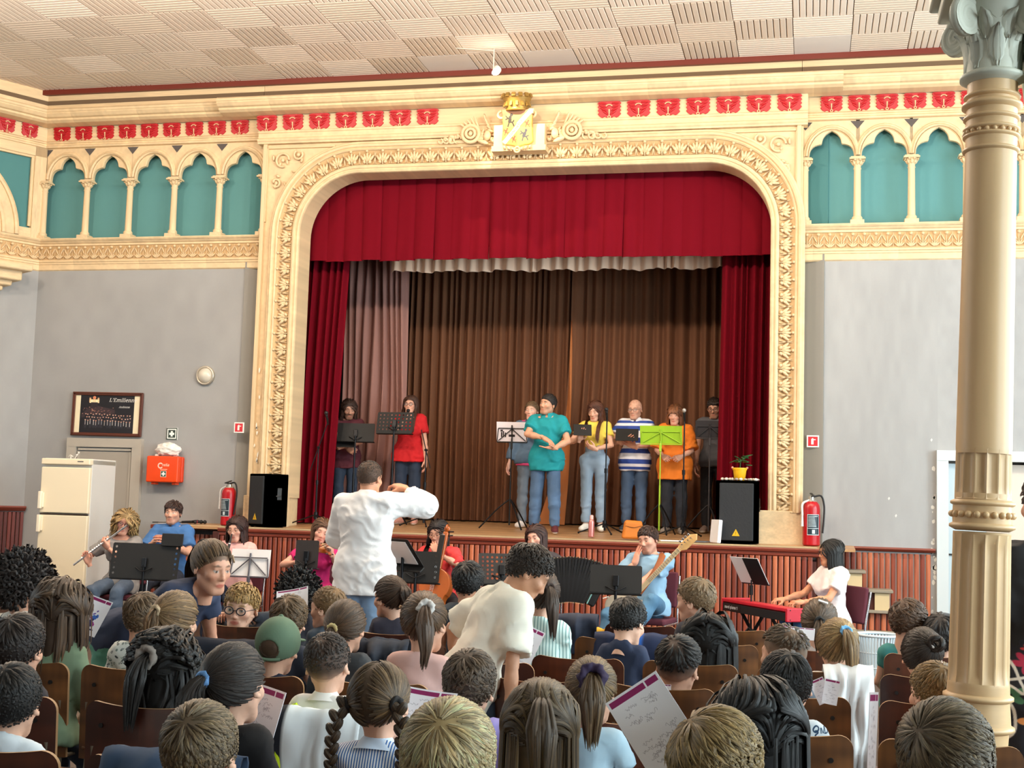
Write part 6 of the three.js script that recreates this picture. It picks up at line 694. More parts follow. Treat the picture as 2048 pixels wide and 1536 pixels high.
  if (o.cap) { const f = new Field([-0.13, -0.07, -0.15], [0.13, 0.16, 0.22], 0.006), cc = lin(o.cap), hc2 = hc.map((v) => v * 0.6), q0 = [0, -0.005, -0.125]; f.ell([0, 0.028, -0.012], [0.094, 0.106, 0.113], 0); f.map((x, y, z, d) => Math.max(d, -(y - 0.36 * z + 0.018))); f.ell(q0, [0.045, 0.04, 0.028], 0.003, { sub: true }); f.cap([-0.05, 0.045, 0.1], [0.05, 0.045, 0.1], 0.006, 0.006, 0.01); f.ell([0, 0.036, 0.13], [0.075, 0.009, 0.07], 0.008); f.ell([0, 0.136, -0.012], [0.011, 0.007, 0.011], 0.004); const m = onHead('cap', toGeo(tint(f.mesh(), cc, 0.06, 30, (x, y, z) => (Math.hypot((x - q0[0]) / 0.044, (y - q0[1]) / 0.039) < 1 && z < -0.06 ? hc2 : cc))), fabric()); onHead('cap_strap', [tube([[-0.055, -0.04, -0.112], [0, -0.045, -0.124], [0.055, -0.04, -0.112]], 0.007, 14, 5), tube([[0.0, -0.045, -0.124], [0.03, -0.075, -0.126], [0.035, -0.12, -0.12]], 0.004, 10, 5)], std(o.cap, 0.8), m); }
  // clothes
  const cl = (name, m, c, amp, map, fn) => part(name, toGeo(tint(m, lin(c), amp, 7, fn), 0), fabric(map), t);
  if (o.bottom) cl(o.bottom.skirt ? 'skirt' : 'trousers', legsMesh(k, o, o.bottom, h * (fine === 2 ? 1.3 : 1.02), seed), o.bottom.c, o.bottom.amp ?? 0.2, o.bottom.map);
  if (o.top) { const m = cl(o.top.name ?? 'shirt', topMesh(k, o, o.top, fine === 1 ? h * 0.8 : h * 0.95, seed), o.top.c, o.top.amp ?? 0.06, o.top.map); if (o.top.collar) { const cm = fabric(), np = k.neck.clone().addScaledVector(k.spine, 0.034 * o.s), cg = new THREE.CylinderGeometry(0.064 * o.s, 0.112 * o.s, 0.066 * o.s, 26, 2, true, 0.16, 6.283 - 0.32), q = new THREE.Quaternion().setFromUnitVectors(V(0, 1, 0), k.spine.clone().addScaledVector(k.fwd, 0.2).normalize()); const P = cg.attributes.position, cc = new Float32Array(P.count * 3), c3 = lin(o.top.collar === true ? o.top.c : o.top.collar); for (let i = 0; i < P.count; i++) cc.set(c3, i * 3); cg.setAttribute('color', new THREE.BufferAttribute(cc, 3)); const m2 = part('collar', cg, cm, t); m2.position.copy(np); m2.quaternion.copy(q); m2.scale.set(1, 1, 0.95); } }
  if (o.over) cl(o.over.name ?? 'jacket', topMesh(k, o, o.over, h, seed + 50), o.over.c, o.over.amp ?? 0.1, o.over.map);
  if (o.shoes) for (const K of ['L', 'R']) part('shoe', toGeo(shoeMesh(k, o, k.S[K], lin(o.shoes), lin(o.sole ?? '#e8e4dc'))), fabric(), t);
  t.userData.sk = undefined; return { g: t, k, o, toWorld: (v) => v.clone().applyAxisAngle(V(0, 1, 0), ry).add(t.position) };
}
// ---------- the singers on the stage ----------
const DENIM = '#4a6484', DENIM_L = '#8fa6bd', NAVY = '#1d2638';
const sy = (z) => stageY(z);
const rugby = canvasTex(32, 512, (c) => { c.fillStyle = '#eceaf0'; c.fillRect(0, 0, 32, 512); c.fillStyle = '#2f4a9a'; for (const [y, h] of [[0, 30], [62, 52], [190, 58], [312, 50], [430, 50]]) c.fillRect(0, y, 32, h); });
rugby.repeat.set(1, 1 / 0.62); rugby.offset.set(0, -0.86 / 0.62);
const maroonMan = person('long-haired bearded man in a maroon top behind the plain black music stand', { kind: 'm', head: [698, 819], z: -17.25, floor: sy(-17.25), ry: 0.25, headYaw: 0.25, headPitch: 0.28, eyesDown: true, skin: '#c8937a', beard: 0.55, moustache: 0.6, hair: { t: 'long', c: '#4a3228', len: 0.16, n: 281, w: 0.0078, wave: 0.006, part: [0.0, 0.5, 0.86] }, hL: [-0.02, 1.06, 0.24], hR: [0.04, 1.02, 0.26], eL: [0.9, -0.6, 0], eR: [-0.9, -0.6, 0], handL: { kind: 'grip', n: [0, 0, -1] }, handR: { kind: 'grip', n: [0, 0, -1] }, top: { c: '#5a2430', sleeve: 0.6, hem: 0.17, vee: 0.6 }, bottom: { c: '#2c3c52' }, shoes: '#2a2422' });
const redWoman = person('long-haired woman with glasses in a red blouse singing into a held microphone', { kind: 'f', head: [821, 810], z: -17.15, floor: sy(-17.15), wide: 1.18, headPitch: -0.02, skin: '#dba48c', glasses: { c: 0x2a2030 }, hair: { t: 'long', c: '#5a3a2c', len: 0.33, n: 318, w: 0.0078, front: 1 }, hR: [-0.015, 1.43, 0.17], eR: [-0.7, -0.8, 0.2], handR: { kind: 'grip', d: [0.45, 0.7, 0.3], n: [0.6, -0.3, 0.4] }, hL: [0.27, 0.83, 0.07], eL: [0.8, 0, -0.6], handL: { kind: 'relax' }, top: { c: '#c4161e', sleeve: 0.62, hem: 0.1, ease: 0.022, flare: 0.02, loose: 0.024, vee: 0.6 }, bottom: { c: '#26344a', ankle: 0.88 }, shoes: '#c98f80' });
const denimWoman = person('fair woman in a denim jacket and pink shirt half hidden behind the man in turquoise', { kind: 'f', head: [1063, 822], z: -17.3, floor: sy(-17.3), headYaw: -0.1, skin: '#dba893', hair: { t: 'bun', c: '#8a6c50', n: 200, w: 0.008, tie: [0, 0.3, -1] }, hR: [-0.29, 0.82, 0.1], top: { c: '#d8457a', sleeve: 0, hem: 0.08 }, over: { name: 'jacket', c: '#53687e', sleeve: 1.75, hem: 0.06, ease: 0.03, loose: 0.022, amp: 0.25 }, bottom: { c: '#6a7480' }, shoes: '#eadfd8' });
const tealMan = person('man in a turquoise polo shirt gesturing with both hands at the stage edge', { kind: 'm', head: [1096, 809], z: -16.25, floor: sy(-16.25), wide: 1.16, headYaw: -0.5, headRoll: -0.12, headPitch: -0.05, twist: -0.15, skin: '#d09a7c', beard: 0.22, paunch: true, hair: { t: 'short', c: '#2c2320', len: 0.025, lift: 0.006, n: 240, w: 0.006, st: 0.007 }, hR: [0.02, 1.2, 0.3], eR: [-0.9, -0.3, 0.3], handR: { kind: 'relax', d: [0.85, -0.5, 0.2], n: [-0.2, -0.8, -0.2] }, hL: [0.15, 1.07, 0.32], eL: [0.8, -0.6, -0.2], handL: { kind: 'flat', d: [-0.8, 0.05, 0.6], n: [0, 1, 0.15] }, fL: [0.14, 0.08, 0.06], fR: [-0.15, 0.08, -0.02], top: { c: '#0f8a92', sleeve: 0.66, hem: 0.16, ease: 0.024, loose: 0.026, collar: true, vee: 0.6 }, bottom: { c: DENIM, amp: 0.3 }, shoes: '#5a1f24' });
const yellowWoman = person('woman with long auburn hair in a yellow t-shirt reading a tablet', { kind: 'f', head: [1189, 822], z: -17.0, floor: sy(-17.0), headYaw: -0.15, headPitch: 0.35, eyesDown: true, skin: '#e0ac92', hair: { t: 'long', c: '#5e3322', c2: '#7c4a30', len: 0.36, n: 342, w: 0.0078, front: 1, wave: 0.006, part: [-0.25, 0.5, 0.8] }, hR: [-0.16, 1.2, 0.28], hL: [0.04, 1.08, 0.26], eR: [-0.8, -0.8, 0], eL: [0.8, -0.8, 0], handR: { kind: 'flat', d: [0.3, 0.8, 0.4], n: [0.3, 0.2, 0.9] }, handL: { kind: 'claw', d: [-0.8, 0.3, 0.5], n: [0, 0.6, -0.5] }, top: { c: '#f0d257', sleeve: 0.55, hem: -0.04, ease: 0.01, vee: 0.5 }, bottom: { c: DENIM_L, ankle: 0.9, waist: 0.22, ease: 0.018, amp: 0.3 }, shoes: '#f2eee8' });
const rugbyMan = person('bald man with glasses in a white and blue striped rugby shirt holding a tablet', { kind: 'm', head: [1270, 819], z: -17.35, floor: sy(-17.35), wide: 1.08, headYaw: -0.2, headPitch: 0.12, skin: '#d9a58c', beard: 0.12, brow: 0.5, glasses: { c: 0x4a3a38, w: 0.0016 }, hair: { t: 'bald', c: '#8a6a58' }, hR: [-0.12, 1.17, 0.3], hL: [0.03, 1.12, 0.28], eR: [-0.9, -0.7, 0], eL: [0.9, -0.7, 0], handR: { kind: 'flat', d: [0.7, 0.35, 0.5], n: [0, 0.4, -0.8] }, handL: { kind: 'flat', d: [-0.7, 0.35, 0.5], n: [0, 0.4, -0.8] }, top: { c: '#ffffff', map: rugby, sleeve: 0.6, hem: 0.15, ease: 0.022, loose: 0.024, collar: '#f2f0f2', amp: 0.03 }, bottom: { c: '#4f6584', amp: 0.3 }, shoes: '#3c4450' });
const orangeWoman = person('auburn-haired woman with a fringe in a loose orange tunic behind the green music stand', { kind: 'f', head: [1350, 830], z: -17.05, floor: sy(-17.05), wide: 1.14, headYaw: -0.15, headPitch: 0.18, eyesDown: true, skin: '#dba58c', hair: { t: 'long', c: '#7e4a2c', c2: '#9a6038', len: 0.19, n: 306, w: 0.0078, fringe: [0.03], curlIn: true }, hR: [-0.12, 1.0, 0.26], hL: [0.1, 1.0, 0.25], handR: { kind: 'grip', n: [0, 0, -1] }, handL: { kind: 'grip', n: [0, 0, -1] }, top: { name: 'tunic', c: '#e0771c', sleeve: 0.95, hem: 0.2, ease: 0.034, flare: 0.03, loose: 0.04, vee: 0.55, wr: 0.008 }, bottom: { c: '#20242e' }, shoes: '#8a8078' });
const greyMan = person('dark-haired man with glasses in a grey t-shirt beside the right crimson curtain', { kind: 'm', head: [1429, 816], z: -17.5, floor: sy(-17.5), headYaw: -0.15, headPitch: 0.3, eyesDown: true, skin: '#cf987e', beard: 0.3, glasses: { c: 0x1a1a1e }, hair: { t: 'short', c: '#3a2a22', len: 0.06, lift: 0.014, n: 240, w: 0.007, fringe: [0.07, 1] }, hR: [-0.24, 0.83, 0.16], handR: { kind: 'relax' }, top: { c: '#55555a', sleeve: 0.55, hem: 0.1, vee: 0.3 }, bottom: { c: '#1b1b20' }, shoes: '#8c7468' });
// ---------- stands, microphones, instruments ----------
const BLK = std(0x0a0a0b, 0.6), BLKM = std(0x1b1b1e, 0.35, { metalness: 0.6 }), CHROME = std(0xc9c9cc, 0.22, { metalness: 0.9 }), PAPER = std(0xf1eeee, 0.8), tripod = (r, y, n = 3, a0 = 0.5) => [...Array(n)].map((_, i) => { const a = a0 + i * 6.283 / n; return tube([[0, y, 0], [0.35 * r * Math.sin(a), y * 0.72, 0.35 * r * Math.cos(a)], [r * Math.sin(a), 0.012, r * Math.cos(a)]], 0.011, 10, 6); });
const orchDesk = (w, h, rows, cols, side) => { const s = new THREE.Shape(); const r = 0.012; s.moveTo(-w / 2 + r, -h / 2); s.lineTo(w / 2 - r, -h / 2); s.lineTo(w / 2, -h / 2 + r); s.lineTo(w / 2, h / 2 - r); s.lineTo(w / 2 - r, h / 2); s.lineTo(-w / 2 + r, h / 2); s.lineTo(-w / 2, h / 2 - r); s.lineTo(-w / 2, -h / 2 + r); s.closePath(); const hole = (x, y) => { const p = new THREE.Path(); p.absarc(x, y, 0.0125, 0, Math.PI * 2, true); s.holes.push(p); }; for (let i = 0; i < rows; i++) for (let j = 0; j < cols; j++) { const x = -w / 2 + 0.04 + j * (w - 0.08) / Math.max(1, cols - 1), y = -h / 2 + 0.05 + i * (h - 0.09) / Math.max(1, rows - 1); if (side && Math.abs(x) < w / 2 - 0.06) continue; if (Math.abs(x) < 0.05 && Math.abs(y) < 0.05) continue; hole(x, y); } return extr(s, 0.003, 0, 1, 6); };
// a music stand with its desk centre at local height y, tilted back
function musicStand(label, pos, ry, y, { w = 0.5, h = 0.33, rows = 0, cols = 0, side, tilt = 0.3, mat = BLK, foot = 0.28, pole = 0.013 } = {}) {
  const t = thing('music_stand', label, 'music stand', pos, ry); const d = part('desk', orchDesk(w, h, rows, cols, side), mat, t); d.position.set(0, y, 0); d.rotation.x = tilt;
  const lip = part('ledge', rbx(w, 0.012, 0.06, 0.004, 0, -h / 2 - 0.004, -0.03), mat, d); part('bracket', [rbx(0.05, 0.1, 0.025, 0.006, 0, -0.02, 0.018), tube([[-0.09, -0.07, 0.01], [0, -0.11, 0.03], [0.09, -0.07, 0.01]], 0.006, 12, 5)], BLKM, d);
  part('pole', [rod([0, 0.1, 0.04], [0, y - 0.04, 0.03], pole), rod([0, 0.1, 0.04], [0, y * 0.55, 0.035], pole + 0.004)], BLKM, t); for (const g of tripod(foot, 0.34)) part('leg', g.applyMatrix4(M4(0, 0, 0.04)), BLKM, t); return t; }
function wireStand(label, pos, ry, y, { w = 0.44, h = 0.27, mat = BLK, paper, foot = 0.26, tilt = 0.25 } = {}) {
  const t = thing('music_stand', label, 'music stand', pos, ry), d = new THREE.Group(); d.name = 'desk'; d.position.set(0, y, 0); d.rotation.x = tilt; t.add(d);
  const bar = (a, b, r = 0.006) => rod(a, b, r, 6); part('desk_frame', [bar([-w / 2, -h / 2, 0], [w / 2, -h / 2, 0], 0.008), bar([-w / 2, -h / 2, 0], [-w / 2 + 0.02, h / 2 - 0.08, 0]), bar([w / 2, -h / 2, 0], [w / 2 - 0.02, h / 2 - 0.08, 0]), bar([-w / 2 + 0.02, -h / 2 + 0.02, 0.006], [0, h * 0.2, 0.008]), bar([w / 2 - 0.02, -h / 2 + 0.02, 0.006], [0, h * 0.2, 0.008]), bar([0, -h / 2, 0.006], [0, h / 2 - 0.03, 0.008], 0.009), bar([-w / 2 + 0.02, h * 0.22, 0.006], [w / 2 - 0.02, h * 0.22, 0.006])], mat, d);
  if (paper) part(paper === 'desk' ? 'cover' : 'sheet', bx(w * 1.02, h, 0.004, 0, 0.01, -0.006), paper === 'desk' ? mat : paper, d);
  part('pole', [rod([0, 0.06, 0.02], [0, y - h * 0.3, 0.02], 0.008), rod([0, 0.06, 0.02], [0, y * 0.5, 0.02], 0.011), rbx(0.03, 0.1, 0.03, 0.006, 0, y - h / 2 - 0.04, 0.02)], mat, t); for (const g of tripod(foot, 0.4)) part('leg', g, BLKM, t); return t; }
function micStand(label, pos, ry, y, { boom, mic = true, boomDir = [0.1, 0.3, 0] } = {}) {
  const t = thing('microphone_stand', label, 'microphone stand', pos, ry); part('pole', [rod([0, 0.05, 0], [0, y * 0.55, 0], 0.013), rod([0, y * 0.5, 0], [0, y, 0], 0.009), cyl(0.02, 0.02, 0.06, 0, y * 0.55, 0)], BLKM, t); for (let i = 0; i < 3; i++) { const a = 0.4 + i * 2.094; part('leg', [rod([0, 0.14, 0], [0.34 * Math.sin(a), 0.015, 0.34 * Math.cos(a)], 0.009, 7), sph(0.014, 0.014, 0.014, 0.34 * Math.sin(a), 0.014, 0.34 * Math.cos(a))], BLKM, t); } part('leg_hub', cyl(0.025, 0.03, 0.09, 0, 0.13, 0), BLKM, t);
  let e = [0, y, 0]; if (boom) { const b = [boomDir[0] * boom, y + boomDir[1] * boom, boomDir[2] * boom]; part('boom', [rod([-boomDir[0] * boom * 0.9, y - boomDir[1] * boom * 0.9, 0], b, 0.007), cyl(0.018, 0.018, 0.05, 0, y, 0, Math.PI / 2)], BLKM, t); e = b; }
  if (mic) part('clip', rod([e[0], e[1], e[2]], [e[0], e[1] + 0.05, e[2] + 0.03], 0.012), BLK, t); return [t, V(...e)]; }
const microphone = (label, pos, rx, ry, grille = 0x2a2a2c) => { const t = thing('microphone', label, 'microphone', pos, ry); t.rotation.x = rx; part('handle', lathe([[0.001, -0.15], [0.011, -0.15], [0.017, -0.02], [0.019, 0], [0.001, 0]], 14), BLK, t); part('grille', sph(0.026, 0.028, 0.026, 0, 0.018, 0, 0, 0, 0, 14), std(grille, 0.5, { metalness: 0.5 }), t); return t; };
const tabletAt = (label, pos, ry, rx, w = 0.26, h = 0.19) => { const t = thing('tablet', label, 'tablet', pos, ry); t.rotation.set(rx, ry, 0, 'YXZ'); part('case', rbx(w, h, 0.012, 0.006, 0, 0, 0), BLK, t); part('screen', bx(w - 0.03, h - 0.03, 0.002, 0, 0, -0.0068), std(0xe8e4e0, 0.3), t); return t; };
const pt = (px, py, z) => onZ(px, py, z), stagePos = (px, py, z) => { const p = onZ(px, py, z); return [p.x, stageY(z) + 0.012, z]; };
// on the stage
{ const mk = (f, label, px, py, z, ry, opt) => { const p = onZ(px, py, z); return f(label, [p.x, stageY(z) + 0.012, z], ry, p.y - stageY(z), opt); };
  mk(musicStand, 'plain black music stand in front of the long-haired man in maroon', 712, 866, -16.9, 0.1, { w: 0.52, h: 0.25, tilt: -0.2 });
  mk(musicStand, 'perforated black music stand in front of the woman in the red blouse', 790, 847, -16.75, -0.06, { w: 0.52, h: 0.29, rows: 5, cols: 9, tilt: -0.2 });
  mk(wireStand, 'folding stand with a white sheet in front of the woman in denim', 1024, 867, -16.6, 0.12, { w: 0.4, h: 0.26, paper: std(0xffffff, 0.8, { map: canvasTex(128, 84, (c) => { c.fillStyle = '#f3e9ee'; c.fillRect(0, 0, 128, 84); c.fillStyle = '#2a2024'; for (const [x, y, w, h] of [[18, 44, 6, 22], [26, 40, 5, 26], [34, 46, 5, 20], [50, 54, 26, 10]]) c.fillRect(x, y, w, h); c.fillRect(16, 34, 10, 8); }) }), foot: 0.4 });
  mk(wireStand, 'lime green folding music stand in front of the woman in orange', 1322, 873, -16.5, -0.08, { w: 0.53, h: 0.23, mat: std(0x9cc42c, 0.5), paper: 'desk', foot: 0.3 });
  mk(wireStand, 'black folding music stand in front of the man in the grey t-shirt', 1420, 862, -16.7, 0.0, { w: 0.36, h: 0.22, paper: 'desk', mat: std(0x2a2628, 0.6), foot: 0.34 });
  const mm = (label, px, py, z, ry, opt, ml, grille) => { const p = onZ(px, py, z), [t, e] = micStand(label, [p.x, stageY(z) + 0.012, z], ry, p.y - stageY(z), opt); if (ml) microphone(ml, e.clone().applyAxisAngle(V(0, 1, 0), ry).add(t.position).add(V(0, 0.1, 0.06)), 0.5, ry, grille); };
  mm('black boom microphone stand beside the left crimson curtain', 637, 897, -16.15, 0.2, { boom: 0.34, boomDir: [0.32, 1, 0] }, 'black microphone on the boom stand by the left crimson curtain');
  mm('microphone stand without microphone beside the woman in red', 852, 902, -16.6, 0, { boom: 0.3, boomDir: [-0.25, 0.9, 0], mic: false });
  mm('straight black microphone stand between the yellow t-shirt and the striped shirt', 1214, 840, -16.3, 0, {}, 'black microphone on the straight stand between the yellow and the striped shirt');
  mm('straight black microphone stand in front of the woman in orange', 1369, 842, -16.35, 0, {}, 'microphone with pale grille on the stand before the woman in orange', 0xb8b0a8);
  const rw = redWoman; microphone('black microphone held to the mouth of the woman in red', rw.toWorld(V(0.015, rw.k.head.y - 0.1, rw.k.head.z + 0.155)), -0.9, 0); 
  const yw = yellowWoman, rm = rugbyMan; tabletAt('black tablet held up by the woman in the yellow t-shirt', yw.toWorld(V(-0.11, 1.32, 0.36)), 0.25, -0.5, 0.24, 0.17); tabletAt('black tablet held by the bald man in the striped rugby shirt', rm.toWorld(V(-0.06, 1.27, 0.37)), 0.1, -0.6, 0.3, 0.2); tabletAt('black tablet held by the long-haired man in maroon', maroonMan.toWorld(V(0.02, 1.1, 0.34)), 0.25, -0.8);
  { const p = stagePos(1183, 1050, -15.7), t = thing('bottle', 'slim pink metal bottle standing on the stage floor', 'bottle', p); part('flask', lathe([[0.001, 0], [0.036, 0], [0.037, 0.01], [0.037, 0.17], [0.03, 0.2], [0.021, 0.215], [0.001, 0.216]], 20), std(0xd88c88, 0.3, { metalness: 0.5 }), t); part('cap', lathe([[0.022, 0.214], [0.023, 0.26], [0.012, 0.268], [0.001, 0.268]], 16), std(0xe8b0a8, 0.35), t); }
  { const p = stagePos(1266, 1070, -15.55), t = thing('handbag', 'soft tan leather bag leaning on the stage edge', 'bag', p, 0.2); const g = new RoundedBoxGeometry(0.24, 0.22, 0.1, 6, 0.035); const P = g.attributes.position; for (let i = 0; i < P.count; i++) { const x = P.getX(i), y = P.getY(i), z = P.getZ(i); P.setXYZ(i, x * (1 - 0.14 * (y / 0.11)) + 0.02 * y + 0.01 * noise(y * 20, z * 20, 3), y + 0.012 * noise(x * 14, 3, z * 14), z * (1.1 - 0.9 * (y + 0.11)) + 0.012 * noise(x * 18, y * 18, 1)); } g.computeVertexNormals(); part('bag_body', g.translate(0, 0.112, 0), std(0xc4701c, 0.6), t); part('flap_seam', tube([[-0.1, 0.16, 0.05], [0, 0.145, 0.062], [0.1, 0.165, 0.05]], 0.004, 12, 5), std(0x8a4a10, 0.6), t); }
  for (const [px, z, w, ry, c, lab] of [[1345, -15.47, 0.3, 0.2, 0xf2efe8, 'loose white song sheets lying near the tan bag'], [1398, -15.5, 0.22, -0.3, 0x5a6470, 'grey folder lying on the stage edge by the guitar headstock']]) single('song_sheet', rbx(w, 0.012, 0.2, 0.004, 0, 0.006, 0), std(c, 0.8), lab, 'papers', stagePos(px, 1075, z), ry);
  { const p = stagePos(1430, 1070, -15.47), t = thing('white_folder', 'narrow white folder standing upright against the right loudspeaker', 'folder', p, 0.5); t.rotation.z = -0.08; part('folder_cover', [rbx(0.04, 0.27, 0.22, 0.005, 0, 0.135, 0), rbx(0.044, 0.26, 0.006, 0.002, 0, 0.135, 0.11)], PAPER, t); }
  { const t = thing('microphone_bundle', 'bundle of microphones and cable lying on the left side ledge', 'microphones', [-7.9, 1.17, -15.72], 0.2); for (const [x, z, a] of [[0.05, 0, 0.3], [0.1, 0.05, -0.4], [0.0, 0.06, 0.9]]) part('microphone_body', [rod([x - 0.1, 0.025, z], [x + 0.06, 0.025 + 0.01, z + a * 0.06], 0.016, 8), sph(0.026, 0.026, 0.026, x + 0.09, 0.032, z + a * 0.07)], BLK, t); part('cable', tube([[-0.5, 0.01, 0.02], [-0.3, 0.015, 0.05], [-0.1, 0.02, 0.0], [0.1, 0.05, 0.03], [0.15, 0.02, -0.04]], 0.007, 30, 5), BLK, t); part('tape_mark', [cyl(0.018, 0.018, 0.02, 0.04, 0.03, 0.01, 0, 0, Math.PI / 2), cyl(0.018, 0.018, 0.02, 0.09, 0.03, 0.05, 0, 0, Math.PI / 2)], std(0xd83a5a, 0.5), t); }
  single('power_strip', rbx(0.26, 0.03, 0.05, 0.008, 0, 0.016, 0), std(0xd8d2c8, 0.5), 'short white box lying on the left side ledge', 'power strip', [-8.24, 1.159, -15.75], 0.1);
}
// ---------- musicians on the hall floor ----------
const maroonSeat = std(0x5a2230, 0.85);
function stackChair(label, pos, ry, sh = 0.45) { const t = thing('stacking_chair', label, 'chair', pos, ry); part('seat', rbx(0.45, 0.06, 0.44, 0.025, 0, sh, 0.02), maroonSeat, t); part('backrest', rbx(0.43, 0.36, 0.05, 0.022, 0, sh + 0.3, -0.22, -0.12), maroonSeat, t); for (const s of [-1, 1]) { part('leg', tube([[s * 0.22, sh - 0.03, 0.2], [s * 0.23, 0.2, 0.22], [s * 0.235, 0.01, 0.23]], 0.011, 10, 7), CHROME, t); part('leg', tube([[s * 0.22, sh + 0.44, -0.27], [s * 0.225, sh, -0.2], [s * 0.235, 0.2, -0.23], [s * 0.24, 0.01, -0.27]], 0.011, 16, 7), CHROME, t); part('side_rail', rod([s * 0.225, sh - 0.03, 0.2], [s * 0.225, sh - 0.03, -0.21], 0.01), CHROME, t); } return t; }
const seatFor = (p, label, dz = -0.02) => { const k = p.k, pos = p.toWorld(V(0, 0, k.hip.z + dz)); return stackChair(label, [pos.x, 0, pos.z], p.g.rotation.y, k.hip.y - 0.135); };
const hY = (px, py, z) => onZ(px, py, z).y;
const local = (p, name, label, cat) => thing(name, label, cat, p.g.position.toArray(), p.g.rotation.y);
const onLine = (a, d, t) => [a[0] + d[0] * t, a[1] + d[1] * t, a[2] + d[2] * t];
{ // flute
  const z = -13.1, y = hY(250, 1047, z), a = [0.06, y - 0.05, 0.155], D0 = V(-0.72, -0.62, 0.22).normalize().toArray(), P1 = onLine(a, D0, 0.24), P2 = onLine(a, D0, 0.47);
  const p = person('woman with curly blonde hair and glasses playing a silver flute', { kind: 'f', head: [250, 1047], z, sit: 0.45, ry: 0.15, headYaw: 0.25, headRoll: -0.25, headPitch: 0.05, skin: '#dba088', brow: 0.3, glasses: { c: 0x5a2a4a }, hair: { t: 'long', c: '#c9a874', c2: '#a98450', len: 0.12, n: 315, w: 0.0084, wave: 0.016, vol: 2.4, part: [0.2, 0.6, 0.75] }, hL: [P1[0] + 0.03, P1[1] - 0.06, P1[2] - 0.03], hR: [P2[0] + 0.02, P2[1] - 0.08, P2[2] - 0.02], eL: [0.9, -0.7, 0.2], eR: [-0.9, -0.7, 0], handL: { kind: 'grip', d: [-0.5, 0.6, 0.3], n: [0.3, 0.3, -0.9] }, handR: { kind: 'claw', d: [-0.3, 0.8, 0.2], n: [0.2, 0.1, 0.9] }, top: { c: '#8e8a88', sleeve: 0.7, hem: 0.1, loose: 0.024, vee: 0.7, neck: 0.02 }, bottom: { c: '#47566a' }, shoes: '#333333' }); seatFor(p, 'maroon stacking chair under the flute player');
  const t = local(p, 'flute', 'silver flute held slanting down by the curly-haired woman', 'flute'), m = std(0xd9d9dc, 0.2, { metalness: 0.9 }); part('tube', [rod(onLine(a, D0, -0.05), onLine(a, D0, 0.64), 0.0105, 12), rod(onLine(a, D0, 0.16), onLine(a, D0, 0.18), 0.0135, 12), rod(onLine(a, D0, 0.5), onLine(a, D0, 0.52), 0.0135, 12)], m, t); part('lip_plate', rod(onLine(a, D0, -0.015), onLine(a, D0, 0.02), 0.015, 10), m, t); part('keys', [...Array(13)].map((_, i) => { const q = onLine(a, D0, 0.2 + i * 0.027); return cyl(0.0095, 0.0095, 0.006, q[0], q[1] + 0.008, q[2] + 0.009, 0.9); }), m, t);
}
{ const p = person('dark-haired young man in a blue polo shirt seated high behind the flute player', { kind: 'm', head: [346, 1026], z: -13.9, sit: 0.6, s: 1.05, wide: 1.08, ry: 0.1, headYaw: 0.05, skin: '#d9a48c', beard: 0.25, hair: { t: 'short', c: '#3a221c', len: 0.06, lift: 0.02, n: 225, w: 0.0078, whorl: [0.3, 0.9, 0.2] }, hL: [0.1, 1.0, 0.32], hR: [-0.1, 1.0, 0.32], top: { c: '#3f6ea8', sleeve: 0.75, hem: 0.1, collar: true, loose: 0.026, ease: 0.022 }, bottom: { c: '#2a3040' }, shoes: '#222222' }); const w = p.toWorld(V(0, 0, p.k.hip.z)); const t = thing('drum_stool', 'round black stool under the young man in blue', 'stool', [w.x, 0, w.z]), sy0 = p.k.hip.y - 0.1; part('seat', cyl(0.17, 0.18, 0.07, 0, sy0 - 0.04, 0, 0, 0, 0, 24), BLK, t); part('pole', cyl(0.02, 0.02, sy0 - 0.1, 0, sy0 / 2 - 0.03, 0), BLKM, t); for (const g of tripod(0.24, 0.3)) part('leg', g, BLKM, t); }
